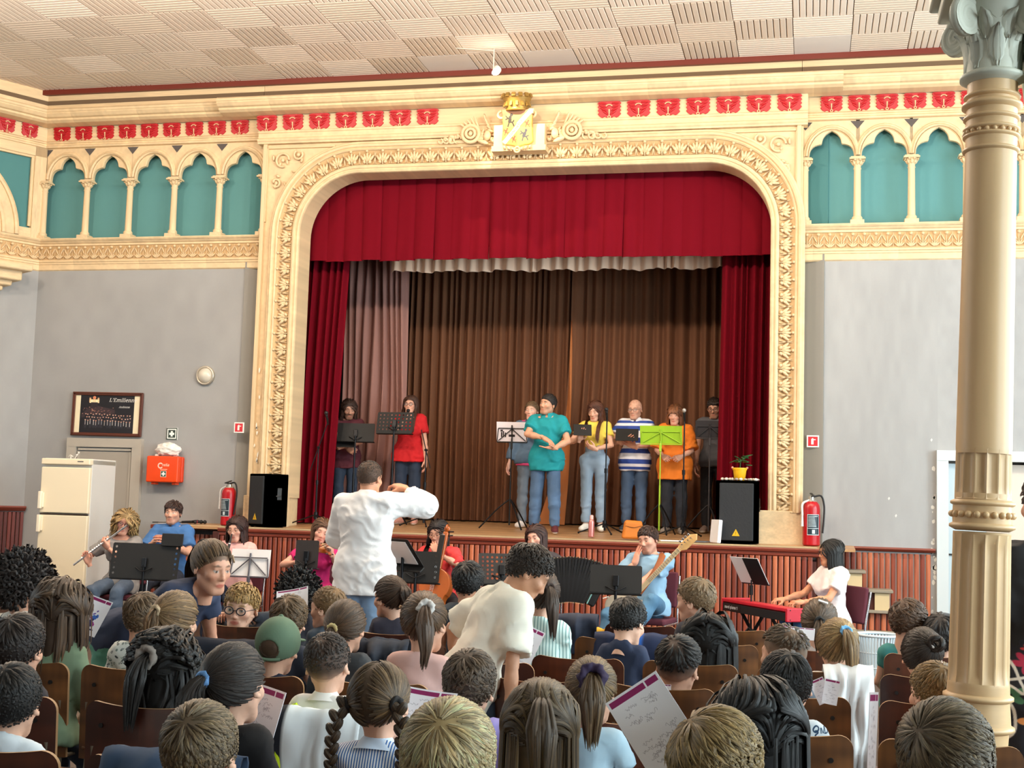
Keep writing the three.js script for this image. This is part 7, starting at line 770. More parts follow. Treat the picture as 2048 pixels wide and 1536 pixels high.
const clar = (() => { const z = -13.0, y = hY(473, 1058, z); const a = [0.0, y - 0.07, 0.155], D0 = V(0.02, -0.86, 0.42).normalize().toArray(), P1 = onLine(a, D0, 0.26), P2 = onLine(a, D0, 0.42);
  const p = person('dark-haired woman with glasses in a pink blouse playing the clarinet', { kind: 'f', head: [473, 1058], z, sit: 0.45, headPitch: 0.18, eyesDown: true, skin: '#e2ac96', glasses: { c: 0xb89a80, w: 0.0014 }, hair: { t: 'long', c: '#40241e', len: 0.24, n: 255, w: 0.0084, wave: 0.006 }, hL: [P1[0] + 0.03, P1[1], P1[2] - 0.05], hR: [P2[0] - 0.03, P2[1], P2[2] - 0.05], eL: [0.9, -0.5, 0], eR: [-0.9, -0.5, 0], handL: { kind: 'grip', d: [-0.5, 0.3, 0.6], n: [-0.6, 0, -0.4] }, handR: { kind: 'grip', d: [0.5, 0.3, 0.6], n: [0.6, 0, -0.4] }, top: { c: '#e8b0ac', sleeve: 0.25, hem: 0.08, loose: 0.02 }, bottom: { c: '#1c2438' }, shoes: '#222222' }); seatFor(p, 'maroon stacking chair under the clarinet player');
  const t = local(p, 'clarinet', 'black clarinet played by the woman in the pink blouse', 'clarinet'); part('body', [rod(onLine(a, D0, -0.02), onLine(a, D0, 0.09), 0.008, 10, 0.011), rod(onLine(a, D0, 0.09), onLine(a, D0, 0.55), 0.0135, 12), rod(onLine(a, D0, 0.55), onLine(a, D0, 0.64), 0.015, 14, 0.034)], BLK, t); part('keys', [...Array(12)].map((_, i) => { const q = onLine(a, D0, 0.15 + i * 0.035); return sph(0.009, 0.007, 0.007, q[0], q[1] + 0.006, q[2] + 0.014); }).concat([0.09, 0.3, 0.54].map((d) => rod(onLine(a, D0, d), onLine(a, D0, d + 0.012), 0.0155, 12))), CHROME, t);
  const w = p.toWorld(V(0.05, 0, 0.5)); const st = thing('instrument_stand', 'small chrome instrument stand on the floor before the clarinettist', 'stand', [w.x, 0, w.z]); part('pole', rod([0, 0, 0], [0, 0.62, 0], 0.012), CHROME, st); part('peg', [lathe([[0.014, 0.6], [0.03, 0.64], [0.03, 0.66], [0.012, 0.74], [0.001, 0.76]], 14), rod([-0.06, 0.7, 0], [0.06, 0.7, 0], 0.012)], CHROME, st); for (const g of tripod(0.2, 0.16)) part('leg', g, BLKM, st); return p; })();
// violin-family body outline
const fiddle = (L) => { const s = new THREE.Shape(); const w = L * 0.29; s.moveTo(0, -L / 2); s.bezierCurveTo(w * 0.9, -L / 2, w * 1.12, -L * 0.26, w * 0.78, -L * 0.12); s.bezierCurveTo(w * 0.5, -L * 0.05, w * 0.5, L * 0.1, w * 0.7, L * 0.14); s.bezierCurveTo(w * 0.95, L * 0.26, w * 0.7, L / 2, 0, L / 2); s.bezierCurveTo(-w * 0.7, L / 2, -w * 0.95, L * 0.26, -w * 0.7, L * 0.14); s.bezierCurveTo(-w * 0.5, L * 0.1, -w * 0.5, -L * 0.05, -w * 0.78, -L * 0.12); s.bezierCurveTo(-w * 1.12, -L * 0.26, -w * 0.9, -L / 2, 0, -L / 2); return s; };
const varnish = new THREE.MeshPhysicalMaterial({ color: 0xa8541c, roughness: 0.3, clearcoat: 0.6, clearcoatRoughness: 0.2 }), ebony = std(0x17110e, 0.4);
function stringInstrument(t, L, th) { part('body', extr(fiddle(L), th, L * 0.012, 2, 10).translate(0, 0, -th / 2), varnish, t); part('neck', [rbx(L * 0.075, L * 0.62, L * 0.06, L * 0.012, 0, L * 0.76, th * 0.3), sph(L * 0.05, L * 0.05, L * 0.03, 0, L * 1.12, th * 0.2, 0, 0, 0, 10), new THREE.TorusGeometry(L * 0.035, L * 0.016, 6, 14).applyMatrix4(M4(0, L * 1.14, th * 0.3, 0, Math.PI / 2, 0))], varnish, t); part('fingerboard', rbx(L * 0.085, L * 0.75, L * 0.02, L * 0.006, 0, L * 0.62, th * 0.62 + L * 0.05, 0.05), ebony, t); part('bridge', rbx(L * 0.12, L * 0.02, L * 0.09, L * 0.005, 0, -L * 0.03, th / 2 + L * 0.05), std(0xd8b888, 0.6), t); part('tailpiece', rbx(L * 0.07, L * 0.28, L * 0.02, L * 0.006, 0, -L * 0.28, th / 2 + L * 0.05), ebony, t); part('strings', [-1.5, -0.5, 0.5, 1.5].map((k) => rod([k * L * 0.018, -L * 0.2, th / 2 + L * 0.09], [k * L * 0.012, L * 1.02, th * 0.6 + L * 0.05], L * 0.002, 4)), CHROME, t); part('sound_hole', [-1, 1].map((s) => tube([[s * L * 0.09, -L * 0.1, th / 2 + L * 0.014], [s * L * 0.115, -L * 0.05, th / 2 + L * 0.014], [s * L * 0.085, 0.02 * L, th / 2 + L * 0.014], [s * L * 0.1, L * 0.07, th / 2 + L * 0.014]], L * 0.008, 12, 5)), ebony, t); part('peg', [-1, 1].flatMap((s) => [0, 1].map((i) => rod([s * L * 0.02, L * (1.02 + 0.06 * i), th * 0.2], [s * L * 0.11, L * (1.03 + 0.06 * i), th * 0.2], L * 0.012, 6))), ebony, t); }
const bowTo = (t, a, b) => { part('stick', rod(a, b, 0.005, 6), std(0x6a2a18, 0.4), t); part('bow_hair', rod([a[0], a[1] - 0.014, a[2] + 0.004], [b[0], b[1] - 0.01, b[2] + 0.004], 0.003, 5), std(0xe8e0d0, 0.6), t); part('frog', rbx(0.02, 0.025, 0.014, 0.004, a[0], a[1] - 0.01, a[2]), ebony, t); };
{ const z = -13.0, y = hY(645, 1063, z); const p = person('brown-haired woman in a magenta top playing the violin behind the conductor', { kind: 'f', head: [643, 1063], z, sit: 0.45, ry: 0.1, headYaw: 0.35, headRoll: -0.3, headPitch: 0.2, eyesDown: true, skin: '#dca48e', hair: { t: 'long', c: '#6a4630', c2: '#8a6444', len: 0.2, n: 225, w: 0.0084 }, hL: [0.26, y - 0.2, 0.42], eL: [0.5, -0.9, 0.2], handL: { kind: 'grip', d: [0.1, 0.7, 0.5], n: [-0.9, 0.2, 0.1] }, hR: [-0.14, y - 0.32, 0.36], eR: [-0.9, -0.5, 0.1], handR: { kind: 'pinch', d: [0.5, 0.1, 0.6], n: [0, -0.9, 0.2] }, top: { c: '#c21a68', sleeve: 0.6, hem: 0.08, vee: 0.6 }, bottom: { c: '#242430' }, shoes: '#222222' }); seatFor(p, 'maroon stacking chair under the violinist');
  const t = local(p, 'violin', 'varnished violin under the chin of the woman in magenta', 'violin'), g = new THREE.Group(); const c = V(0.13, y - 0.17, 0.26), yd = V(0.42, -0.12, 0.9).normalize(), zd = V(0.15, 0.95, 0.1).addScaledVector(yd, -V(0.15, 0.95, 0.1).dot(yd)).normalize(), xd = yd.clone().cross(zd), q = new THREE.Quaternion().setFromRotationMatrix(new THREE.Matrix4().makeBasis(xd, yd, zd)); t.position.copy(p.toWorld(c)); t.quaternion.setFromEuler(new THREE.Euler(0, p.g.rotation.y, 0)).multiply(q); stringInstrument(t, 0.36, 0.035);
  const b = local(p, 'violin_bow', 'bow drawn across the violin by the woman in magenta', 'bow'); bowTo(b, [-0.12, y - 0.25, 0.42], [0.42, y - 0.02, 0.3]); }
const cello = (() => { const z = -13.0, y = hY(876, 1066, z); const p = person('dark-haired woman with glasses in a red blouse playing the cello', { kind: 'f', head: [876, 1066], z, sit: 0.45, headYaw: -0.15, headPitch: 0.25, eyesDown: true, skin: '#d9a48c', glasses: { c: 0x9a7a68, w: 0.0013, r: 0.023 }, hair: { t: 'long', c: '#241a1a', len: 0.27, n: 285, w: 0.0081, front: 1 }, hL: [0.06, y - 0.2, 0.27], eL: [1, -0.55, 0], handL: { kind: 'claw', d: [-0.5, 0.8, -0.1], n: [-0.3, -0.1, -0.9] }, hR: [-0.28, y - 0.58, 0.38], eR: [-0.9, -0.3, 0], handR: { kind: 'pinch', n: [0, -0.7, 0.6] }, fL: [0.26, 0.075, 0.42], fR: [-0.26, 0.075, 0.42], kL: [0.6, 0.8, 0.6], kR: [-0.6, 0.8, 0.6], top: { c: '#d43a3c', sleeve: 1.0, hem: 0.06, vee: 0.6 }, bottom: { c: '#1a1a20' }, shoes: '#1c1c1c' }); seatFor(p, 'maroon stacking chair under the cellist');
  const t = local(p, 'cello', 'varnished cello held between the knees of the woman in red', 'cello'); const c = V(0.07, 0.55, 0.42), yd = V(0.1, 0.95, -0.27).normalize(), zd = V(-0.08, 0.28, 0.95); zd.addScaledVector(yd, -zd.dot(yd)).normalize(); const q = new THREE.Quaternion().setFromRotationMatrix(new THREE.Matrix4().makeBasis(yd.clone().cross(zd), yd, zd)); t.position.copy(p.toWorld(c)); t.quaternion.setFromEuler(new THREE.Euler(0, p.g.rotation.y, 0)).multiply(q); stringInstrument(t, 0.68, 0.1); part('endpin', rod([0, -0.34, 0], [0, -0.57, 0], 0.006), CHROME, t);
  const b = local(p, 'cello_bow', 'bow drawn across the cello strings', 'bow'); bowTo(b, [-0.26, 0.56, 0.52], [0.42, 0.46, 0.56]); return p; })();
{ const z = -13.1, y = hY(1072, 1076, z); const p = person('brown-haired woman playing the black accordion with her head tilted', { kind: 'f', head: [1072, 1076], z, sit: 0.45, ry: 0.1, headYaw: -0.35, headPitch: 0.12, headRoll: 0.22, eyesDown: true, skin: '#dca48e', hair: { t: 'long', c: '#4a2c24', len: 0.22, n: 240, w: 0.0081 }, hL: [0.66, y - 0.42, 0.3], hR: [0.0, y - 0.5, 0.34], eL: [0.5, -0.9, -0.2], eR: [-0.9, -0.4, -0.2], handR: { kind: 'claw', d: [0.2, -0.8, 0.3], n: [0.9, 0, 0] }, top: { c: '#3a3438', sleeve: 1.5, hem: 0.08 }, bottom: { c: '#6f8494' }, shoes: '#222222' }); seatFor(p, 'maroon stacking chair under the accordion player');
  const t = local(p, 'accordion', 'large black piano accordion with its bellows fanned open', 'accordion'); const cy = 0.8, x0 = 0.09, z0 = 0.28; part('treble_case', rbx(0.1, 0.44, 0.2, 0.02, x0, cy - 0.02, z0, 0, 0, 0.26), BLK, t); part('piano_keys', [...Array(16)].map((_, i) => rbx(0.045, 0.02, 0.07, 0.004, x0 - 0.085, cy - 0.2 + i * 0.024, z0 + 0.02, 0, 0, 0.26)), std(0xe8e4dc, 0.4), t);
  const n = 19, a0 = 0.26, a1 = -0.42; for (let i = 0; i < n; i++) { const u = i / (n - 1), a = lerp(a0, a1, u), x = x0 + 0.07 + u * 0.42, yy = cy + 0.03 * Math.sin(u * 3.14), hgt = 0.42; const leaf = extr(poly([[-0.012, -hgt / 2], [0, -hgt / 2 - 0.014], [0.012, -hgt / 2], [0.012, hgt / 2], [0, hgt / 2 + 0.014], [-0.012, hgt / 2]]), 0.19).translate(0, 0, -0.095); const m = part('bellows_fold', leaf, std(i % 2 ? 0x101012 : 0x19191c, 0.5), t); m.position.set(x, yy, z0); m.rotation.z = a; part('fold_corner', [cyl(0.004, 0.004, 0.016, 0, hgt / 2 + 0.014, 0.093, Math.PI / 2), cyl(0.004, 0.004, 0.016, 0, -hgt / 2 - 0.014, 0.093, Math.PI / 2)], std(0xe8d8a8, 0.3, { metalness: 0.6 }), m); }
  part('bass_case', rbx(0.1, 0.43, 0.2, 0.02, x0 + 0.55, cy - 0.02, z0, 0, 0, -0.44), BLK, t); part('bass_buttons', [...Array(30)].map((_, i) => sph(0.006, 0.006, 0.006, x0 + 0.6 + (i % 5) * 0.012, cy - 0.14 + Math.floor(i / 5) * 0.036 + (i % 5) * 0.004, z0 + 0.1)), std(0xf0ece4, 0.4), t); part('trim_strip', [rbx(0.012, 0.42, 0.01, 0.003, x0 + 0.53, cy - 0.01, z0 + 0.1, 0, 0, -0.44), rbx(0.012, 0.42, 0.01, 0.003, x0 + 0.02, cy - 0.01, z0 + 0.1, 0, 0, 0.26)], std(0x9fd8d4, 0.25, { metalness: 0.5 }), t); part('strap', tube([[x0 - 0.02, cy + 0.16, z0 - 0.1], [0.05, cy + 0.27, 0.12], [0.12, cy + 0.25, 0.0]], 0.018, 14, 6), BLK, t); }
const guitarist = (() => { const z = -13.15, y = hY(1296, 1080, z); const p = person('brown-haired man in light blue resting his cheek on his hand behind a bass guitar', { kind: 'm', head: [1296, 1080], z, sit: 0.45, wide: 1.06, ry: -0.2, headYaw: -0.2, headPitch: 0.15, headRoll: 0.12, eyesDown: true, skin: '#d9a088', beard: 0.25, hair: { t: 'short', c: '#43291f', len: 0.045, lift: 0.014, n: 240, w: 0.0078, whorl: [0.3, 0.9, -0.2] }, hR: [-0.125, y - 0.24, 0.13], eR: [-0.5, -0.7, 0.6], handR: { kind: 'flat', d: [0.25, 0.93, -0.1], n: [0.6, 0, -0.7] }, hL: [-0.14, y - 0.52, 0.34], eL: [0.9, -0.6, 0.2], handL: { kind: 'grip', d: [-0.9, 0, 0.2], n: [0, -0.3, -0.9] }, fL: [-0.02, 0.3, 0.56], kL: [0.5, 0.9, 0.6], fR: [-0.3, 0.075, 0.42], kR: [-0.5, 0.8, 0.7], top: { c: '#8fb4d0', sleeve: 0.62, hem: 0.08, loose: 0.022, ease: 0.02 }, bottom: { c: '#4f7898', amp: 0.3 }, shoes: '#6a3424' }); seatFor(p, 'maroon stacking chair under the bass guitarist');
  const t = local(p, 'bass_guitar', 'electric bass guitar with pale maple neck pointing up to the right', 'guitar'), a = V(-0.12, y - 0.63, 0.34), yd = V(0.68, 0.7, 0.06).normalize(), zd = V(0.1, 0.05, 1); zd.addScaledVector(yd, -zd.dot(yd)).normalize(); const q = new THREE.Quaternion().setFromRotationMatrix(new THREE.Matrix4().makeBasis(yd.clone().cross(zd), yd, zd)); t.position.copy(p.toWorld(a)); t.quaternion.setFromEuler(new THREE.Euler(0, p.g.rotation.y, 0)).multiply(q);
  const s = new THREE.Shape(); s.moveTo(0, -0.22); s.bezierCurveTo(0.2, -0.24, 0.2, -0.05, 0.13, 0); s.bezierCurveTo(0.11, 0.05, 0.17, 0.1, 0.13, 0.16); s.bezierCurveTo(0.07, 0.14, 0.04, 0.1, 0, 0.1); s.bezierCurveTo(-0.04, 0.1, -0.08, 0.18, -0.14, 0.2); s.bezierCurveTo(-0.19, 0.12, -0.11, 0.05, -0.13, 0); s.bezierCurveTo(-0.2, -0.06, -0.2, -0.22, 0, -0.22); part('body', extr(s, 0.04, 0.006, 2).translate(0, 0, -0.02), std(0xd8c8b0, 0.3), t); const pg = new THREE.Shape(); pg.absellipse(0.02, 0.0, 0.08, 0.12, 0, 6.283); part('pickguard', extr(pg, 0.003).translate(0, 0, 0.027), std(0xf0e8e0, 0.4), t);
  const maple = std(0xe8b878, 0.35); part('neck', rbx(0.045, 0.74, 0.025, 0.008, 0, 0.44, 0.03), maple, t); part('fingerboard', rbx(0.044, 0.66, 0.006, 0.002, 0, 0.46, 0.045), std(0xf2d6a4, 0.35), t); part('fret', [...Array(18)].map((_, i) => bx(0.044, 0.003, 0.003, 0, 0.78 - 0.66 * (1 - 0.944 ** i) * 1.05, 0.049)), CHROME, t); part('headstock', extr(poly([[-0.022, 0.8], [0.022, 0.8], [0.05, 0.84], [0.055, 0.98], [0.02, 1.02], [-0.02, 0.97], [-0.03, 0.84]]), 0.016, 0.003).translate(0, 0, 0.02), maple, t); for (let i = 0; i < 4; i++) part('tuner', [cyl(0.006, 0.006, 0.03, -0.012 + i * 0.006, 0.85 + i * 0.036, 0.045, Math.PI / 2), rbx(0.03, 0.02, 0.006, 0.003, -0.045 + i * 0.004, 0.85 + i * 0.036, 0.028)], CHROME, t); part('string', [0, 1, 2, 3].map((i) => rod([-0.018 + i * 0.012, -0.1, 0.05], [-0.012 + i * 0.008, 0.84, 0.052], 0.0012, 4)), CHROME, t); part('pickup', rbx(0.07, 0.03, 0.014, 0.004, 0, -0.02, 0.034), BLK, t); part('bridge', rbx(0.07, 0.05, 0.012, 0.003, 0, -0.12, 0.032), CHROME, t);
  const st = local(p, 'guitar_strap', 'brown leather guitar strap over the shoulder of the bass player', 'strap'); { const pts = [[-0.02, y - 0.52, 0.26], [0.06, y - 0.4, 0.235], [0.125, y - 0.28, 0.19], [0.15, y - 0.17, 0.1], [0.13, y - 0.13, 0.0], [0.1, y - 0.25, -0.13], [-0.02, y - 0.42, -0.16]], c = new THREE.CatmullRomCurve3(pts.map((v) => V(...v))), g = new THREE.TubeGeometry(c, 40, 0.034, 10, false), P = g.attributes.position, fr = c.computeFrenetFrames(40); for (let i = 0; i <= 40; i++) { const ctr = c.getPointAt(i / 40), o2 = V(ctr.x * 0.3 - 0.02, 0.25, ctr.z - 0.0).normalize(); for (let j = 0; j <= 10; j++) { const q2 = i * 11 + j, v = V(P.getX(q2), P.getY(q2), P.getZ(q2)).sub(ctr); v.addScaledVector(o2, -v.dot(o2) * 0.86); P.setXYZ(q2, ctr.x + v.x, ctr.y + v.y, ctr.z + v.z); } } g.computeVertexNormals(); part('strap_band', g, std(0x8a4a20, 0.6), st); } return p; })();
{ // pianist and keyboard
  const z = -13.3, ry = -1.02, y = hY(1661, 1106, z); const p = person('black-haired woman with glasses in a white t-shirt seated in profile at the red keyboard', { kind: 'f', head: [1661, 1106], z, sit: 0.5, wide: 1.12, ry, headYaw: -0.25, headPitch: 0.02, skin: '#d2926e', glasses: { c: 0x2a1a14 }, hair: { t: 'long', c: '#14120f', len: 0.31, n: 390, w: 0.0076, part: [0, 0.6, 0.8] }, hL: [0.1, y - 0.47, 0.4], hR: [-0.22, y - 0.47, 0.42], eL: [0.6, -0.8, -0.2], eR: [-0.6, -0.8, -0.2], handL: { kind: 'claw', d: [-0.3, -0.05, 1], n: [0, -1, -0.1] }, handR: { kind: 'claw', d: [0.0, -0.05, 1], n: [0, -1, -0.1] }, top: { c: '#f2e6e4', sleeve: 0.62, hem: 0.02, loose: 0.016, ease: 0.014 }, bottom: { c: '#3f6fa6', amp: 0.3 }, shoes: '#333333' }); seatFor(p, 'maroon stacking chair under the keyboard player');
  const t = local(p, 'keyboard', 'long red stage piano on a black stand', 'keyboard'), ky = y - 0.53, kz = 0.56, cx = -0.28, L = 1.24, red = std(0xc01c30, 0.4); part('case', [rbx(L, 0.05, 0.32, 0.012, cx, ky - 0.05, kz), rbx(L, 0.035, 0.16, 0.01, cx, ky + 0.0, kz + 0.09)], red, t); part('end_panel', rbx(0.03, 0.13, 0.34, 0.01, cx + L / 2 + 0.015, ky - 0.045, kz), red, t); part('end_panel', rbx(0.03, 0.13, 0.34, 0.01, cx - L / 2 - 0.015, ky - 0.045, kz), red, t); part('back_panel', rbx(L, 0.08, 0.01, 0.004, cx, ky - 0.065, kz + 0.165), BLK, t); part('screw', [...Array(6)].map((_, i) => sph(0.004, 0.006, 0.006, cx + L / 2 + 0.031, ky - 0.09 + (i % 2) * 0.09, kz - 0.13 + Math.floor(i / 2) * 0.13)), BLK, t);
  const kw = (L - 0.06) / 52, ww = rbx(kw - 0.0015, 0.016, 0.15, 0.002, 0, 0, 0), bk = rbx(kw * 0.55, 0.014, 0.09, 0.002, 0, 0, 0), wm = std(0xf4f0ea, 0.35); for (let i = 0; i < 52; i++) { const x = cx - L / 2 + 0.03 + kw * (i + 0.5), m = part('white_key', ww, wm, t); m.position.set(x, ky - 0.016, kz - 0.075); if (![2, 6].includes((i + 5) % 7) && i < 51) part('black_key', bk, ebony, t).position.set(x + kw / 2, ky - 0.002, kz - 0.045); }
  part('logo', new THREE.PlaneGeometry(0.34, 0.06).applyMatrix4(M4(cx - L / 2 + 0.2, ky - 0.065, kz + 0.171)), std(0xffffff, 0.4, { map: canvasTex(256, 48, (c) => { c.fillStyle = '#121214'; c.fillRect(0, 0, 256, 48); c.fillStyle = '#f2f2f2'; c.font = 'bold 34px sans-serif'; c.fillText('nord piano 1', 12, 34); }) }), t);
  const s = local(p, 'keyboard_stand', 'black folding stand carrying the red stage piano', 'stand'); for (const x of [cx - 0.3, cx + 0.3]) { part('cross_leg', rod([x, 0.02, kz - 0.2], [x, ky - 0.09, kz + 0.13], 0.018), BLK, s); part('cross_leg', rod([x + 0.03, 0.02, kz + 0.22], [x + 0.03, ky - 0.09, kz - 0.13], 0.018), BLK, s); } part('top_rail', [rod([cx - 0.45, ky - 0.088, kz + 0.12], [cx + 0.45, ky - 0.088, kz + 0.12], 0.014), rod([cx - 0.45, ky - 0.088, kz - 0.12], [cx + 0.45, ky - 0.088, kz - 0.12], 0.014)], BLK, s); part('foot_rail', [rod([cx - 0.4, 0.02, kz - 0.2], [cx + 0.4, 0.02, kz - 0.2], 0.016), rod([cx - 0.4, 0.02, kz + 0.22], [cx + 0.4, 0.02, kz + 0.22], 0.016)], BLK, s);
  const w = onZ(1500, 1142, -13.35), ms = wireStand('chrome folding stand with open black folder and white sheets beside the keyboard', [w.x, 0, -13.35], 2.35, w.y, { w: 0.4, h: 0.3, mat: std(0x2a2a2c, 0.4, { metalness: 0.5 }), paper: PAPER, tilt: -0.55 }); part('binder', rbx(0.22, 0.3, 0.012, 0.004, -0.1, 0.012, -0.016), BLK, ms.getObjectByName('desk')); }
const conductor = person('conductor seen from behind in a loose white shirt and pale jeans with right arm raised', { kind: 'm', head: [740, 957], z: -9.95, ry: Math.PI - 0.08, wide: 1.18, fine: 1, h: 0.015, headYaw: -0.12, headPitch: 0.1, skin: '#cf9474', hair: { t: 'fade', c: '#3a2c22', len: 0.012, lift: 0.004, n: 600, w: 0.0050, fadeTop: -0.03 }, shR: [0, 0.02], hR: [-0.2, 1.66, 0.3], eR: [-1, -0.3, 0.25], handR: { kind: 'claw', d: [0.85, 0.25, 0.35], n: [0.1, -0.9, 0.2] }, hL: [0.17, 1.16, 0.36], eL: [0.9, -0.7, -0.3], handL: { kind: 'flat' }, top: { c: '#f0edec', sleeve: 1.72, hem: 0.2, ease: 0.034, loose: 0.036, flare: 0.03, collar: true, wr: 0.011, amp: 0.03 }, bottom: { c: '#86a2c2', amp: 0.25, ease: 0.016, bag: 0.024 }, shoes: '#e8e4de' });
{ const mk = (f, label, px, py, z, ry, opt) => { const p = onZ(px, py, z); return f(label, [p.x, 0, z], ry, p.y, opt); };
  mk(musicStand, 'wide black music stand with a row of holes in front of the flute player', 290, 1122, -12.2, 0.05, { w: 0.74, h: 0.36, rows: 6, cols: 12, side: true, tilt: -0.2 });
  tabletAt('small black tablet leaning on top of the wide black music stand', onZ(345, 1080, -12.23), 0.0, -0.15, 0.24, 0.13);
  mk(wireStand, 'folding music stand with white sheets in front of the clarinettist', 500, 1127, -11.9, 0.0, { w: 0.4, h: 0.26, mat: std(0x55525a, 0.4), paper: PAPER, tilt: -0.15 });
  mk(musicStand, 'small dark tablet stand in front of the violinist', 614, 1108, -12.1, 0.0, { w: 0.24, h: 0.27, tilt: -0.1, mat: std(0x2a2220, 0.5) });
  const cs = mk(musicStand, 'conductor’s black music stand with white score, turned towards him', 800, 1105, -10.5, 2.6, { w: 0.4, h: 0.3, tilt: -0.7 }); part('score', [bx(0.3, 0.24, 0.006, 0.0, 1.0, 0, 0, 0, 0)].map((g) => g.applyMatrix4(M4(0, onZ(800, 1105, -10.5).y - 1.0 * Math.cos(0.7) , 0.64, -0.7))), PAPER, cs);
  mk(musicStand, 'black orchestra stand with holes along its sides before the cellist', 833, 1133, -11.8, 0.0, { w: 0.46, h: 0.29, rows: 5, cols: 9, side: true, tilt: -0.2 });
  mk(musicStand, 'perforated black stand turned aside in front of the accordion player', 1003, 1137, -12.3, 0.35, { w: 0.44, h: 0.3, rows: 6, cols: 9, tilt: -0.35 });
  mk(musicStand, 'plain black music stand in front of the bass guitarist', 1232, 1158, -11.6, 0.1, { w: 0.46, h: 0.25, tilt: -0.25 });
  { const w = onZ(1755, 1262, -13.0), t = thing('laundry_basket', 'pale plastic basket standing near the stage steps', 'basket', [w.x, 0, -13.0]), m = std(0xc8d4da, 0.5), H2 = 0.42; part('rim', xf(new THREE.TorusGeometry(0.2, 0.014, 8, 32), 0, H2, 0, Math.PI / 2), m, t); part('base', cyl(0.15, 0.15, 0.02, 0, 0.012, 0, 0, 0, 0, 24), m, t); part('slotted_wall', [...Array(40)].map((_, i) => { const a = i / 40 * 6.283; return rod([0.15 * Math.sin(a), 0.01, 0.15 * Math.cos(a)], [0.198 * Math.sin(a), H2, 0.198 * Math.cos(a)], 0.009, 5); }).concat([0.12, 0.26].map((y) => xf(new THREE.TorusGeometry(0.155 + y * 0.1, 0.007, 6, 32), 0, y, 0, Math.PI / 2))), m, t); }
}
// ---------- plywood seats ----------
const plyTex = [[[58, 26, 15], [112, 56, 30]], [[78, 46, 20], [146, 94, 48]], [[46, 18, 12], [86, 38, 22]]].map(([a, b], i) => grainTex(a, b, 3, 16, 60 + i));  // second, golden tone has window reflections mixed into its colour
const plyMats = plyTex.map((m) => new THREE.MeshPhysicalMaterial({ map: m, roughness: 0.36, clearcoat: 0.35, clearcoatRoughness: 0.35 })), plyEdge = std(0xb08a62, 0.55), steel = std(0x8a8272, 0.45, { metalness: 0.5 }), boltMat = std(0x120e0c, 0.5);
const SW = 0.47, ST = 0.81, SAG = 0.62;                                  // seat width, back height, curve
function bentPanel(w, y0, y1, th, r) { const nu = 18, nv = 12, pos = [], uv = [], idx = [], N = (nu + 1) * (nv + 1); for (let s = 0; s < 2; s++) for (let j = 0; j <= nv; j++) { const v = j / nv, y = j < 6 ? lerp(y0, y1 - r, j / 6) : y1 - r + r * Math.sin((j - 6) / (nv - 6) * Math.PI / 2), c = y > y1 - r ? r - Math.sqrt(Math.max(0, r * r - (y - y1 + r) ** 2)) : 0; for (let i = 0; i <= nu; i++) { const u = i / nu * 2 - 1, x = u * (w / 2 - c), top = v > 0.6 ? -0.012 * (1 - u * u) * (v - 0.6) / 0.4 : 0; pos.push(x, y + top, -SAG * x * x + 0.05 * (y - 0.45) + (s ? 0 : th)); uv.push(x, y); } } for (let j = 0; j < nv; j++) for (let i = 0; i < nu; i++) { const q = j * (nu + 1) + i; idx.push(q, q + 1, q + nu + 2, q, q + nu + 2, q + nu + 1); const p = q + N; idx.push(p, p + nu + 2, p + 1, p, p + nu + 1, p + nu + 2); } const g = new THREE.BufferGeometry(); g.setAttribute('position', new THREE.Float32BufferAttribute(pos, 3)); g.setAttribute('uv', new THREE.Float32BufferAttribute(uv, 2)); g.setIndex(idx); g.computeVertexNormals();
  const e = [], ei = [], ring = []; for (let j = 0; j <= nv; j++) ring.push(j * (nu + 1)); for (let i = 1; i <= nu; i++) ring.push(nv * (nu + 1) + i); for (let j = nv - 1; j >= 0; j--) ring.push(j * (nu + 1) + nu); ring.forEach((q) => { e.push(...pos.slice(3 * q, 3 * q + 3), ...pos.slice(3 * (q + N), 3 * (q + N) + 3)); }); for (let k = 0; k < ring.length - 1; k++) { const a = 2 * k; ei.push(a, a + 2, a + 3, a, a + 3, a + 1); } const g2 = new THREE.BufferGeometry(); g2.setAttribute('position', new THREE.Float32BufferAttribute(e, 3)); g2.setIndex(ei); g2.computeVertexNormals(); return [g, g2]; }
const [backG, backE] = bentPanel(SW, 0.4, ST, 0.014, 0.05), seatG = (() => { const g = rbx(0.44, 0.02, 0.42, 0.009, 0, 0, 0); const P = g.attributes.position; for (let i = 0; i < P.count; i++) P.setY(i, P.getY(i) + 0.35 * P.getX(i) ** 2 + 0.25 * (P.getZ(i) - 0.05) ** 2); g.computeVertexNormals(); return g; })(), boltG = cyl(0.009, 0.009, 0.008, 0, 0, 0, Math.PI / 2, 0, 0, 10), legG = [tube([[0, 0.8 * ST, 0.02], [0, 0.44, 0.0], [0, 0.01, 0.05]], 0.012, 10, 6), tube([[0, 0.42, -0.36], [0, 0.2, -0.38], [0, 0.01, -0.4]], 0.012, 8, 6)], railG = rod([0, 0.4, 0.0], [0, 0.4, -0.38], 0.012);
function plySeat(label, x, z, ry = 0, tone = 0) { const t = thing('theatre_seat', label, 'chair', [x, 0, z], ry, 'plywood seats of the hall'); const m = plyMats[tone % 3]; part('backrest', backG, m, t); part('edge_band', backE, plyEdge, t); part('seat', seatG, m, t).position.set(0, 0.425, -0.22); for (const s of [-1, 1]) { part('bolt', boltG, boltMat, t).position.set(s * 0.16, ST - 0.085, -SAG * 0.0256 + 0.05 * 0.27 + 0.016); for (const g of legG) part('leg', g, steel, t).position.set(s * 0.2, 0, -0.03); part('side_rail', railG, steel, t).position.set(s * 0.2, 0, -0.03); } return t; }
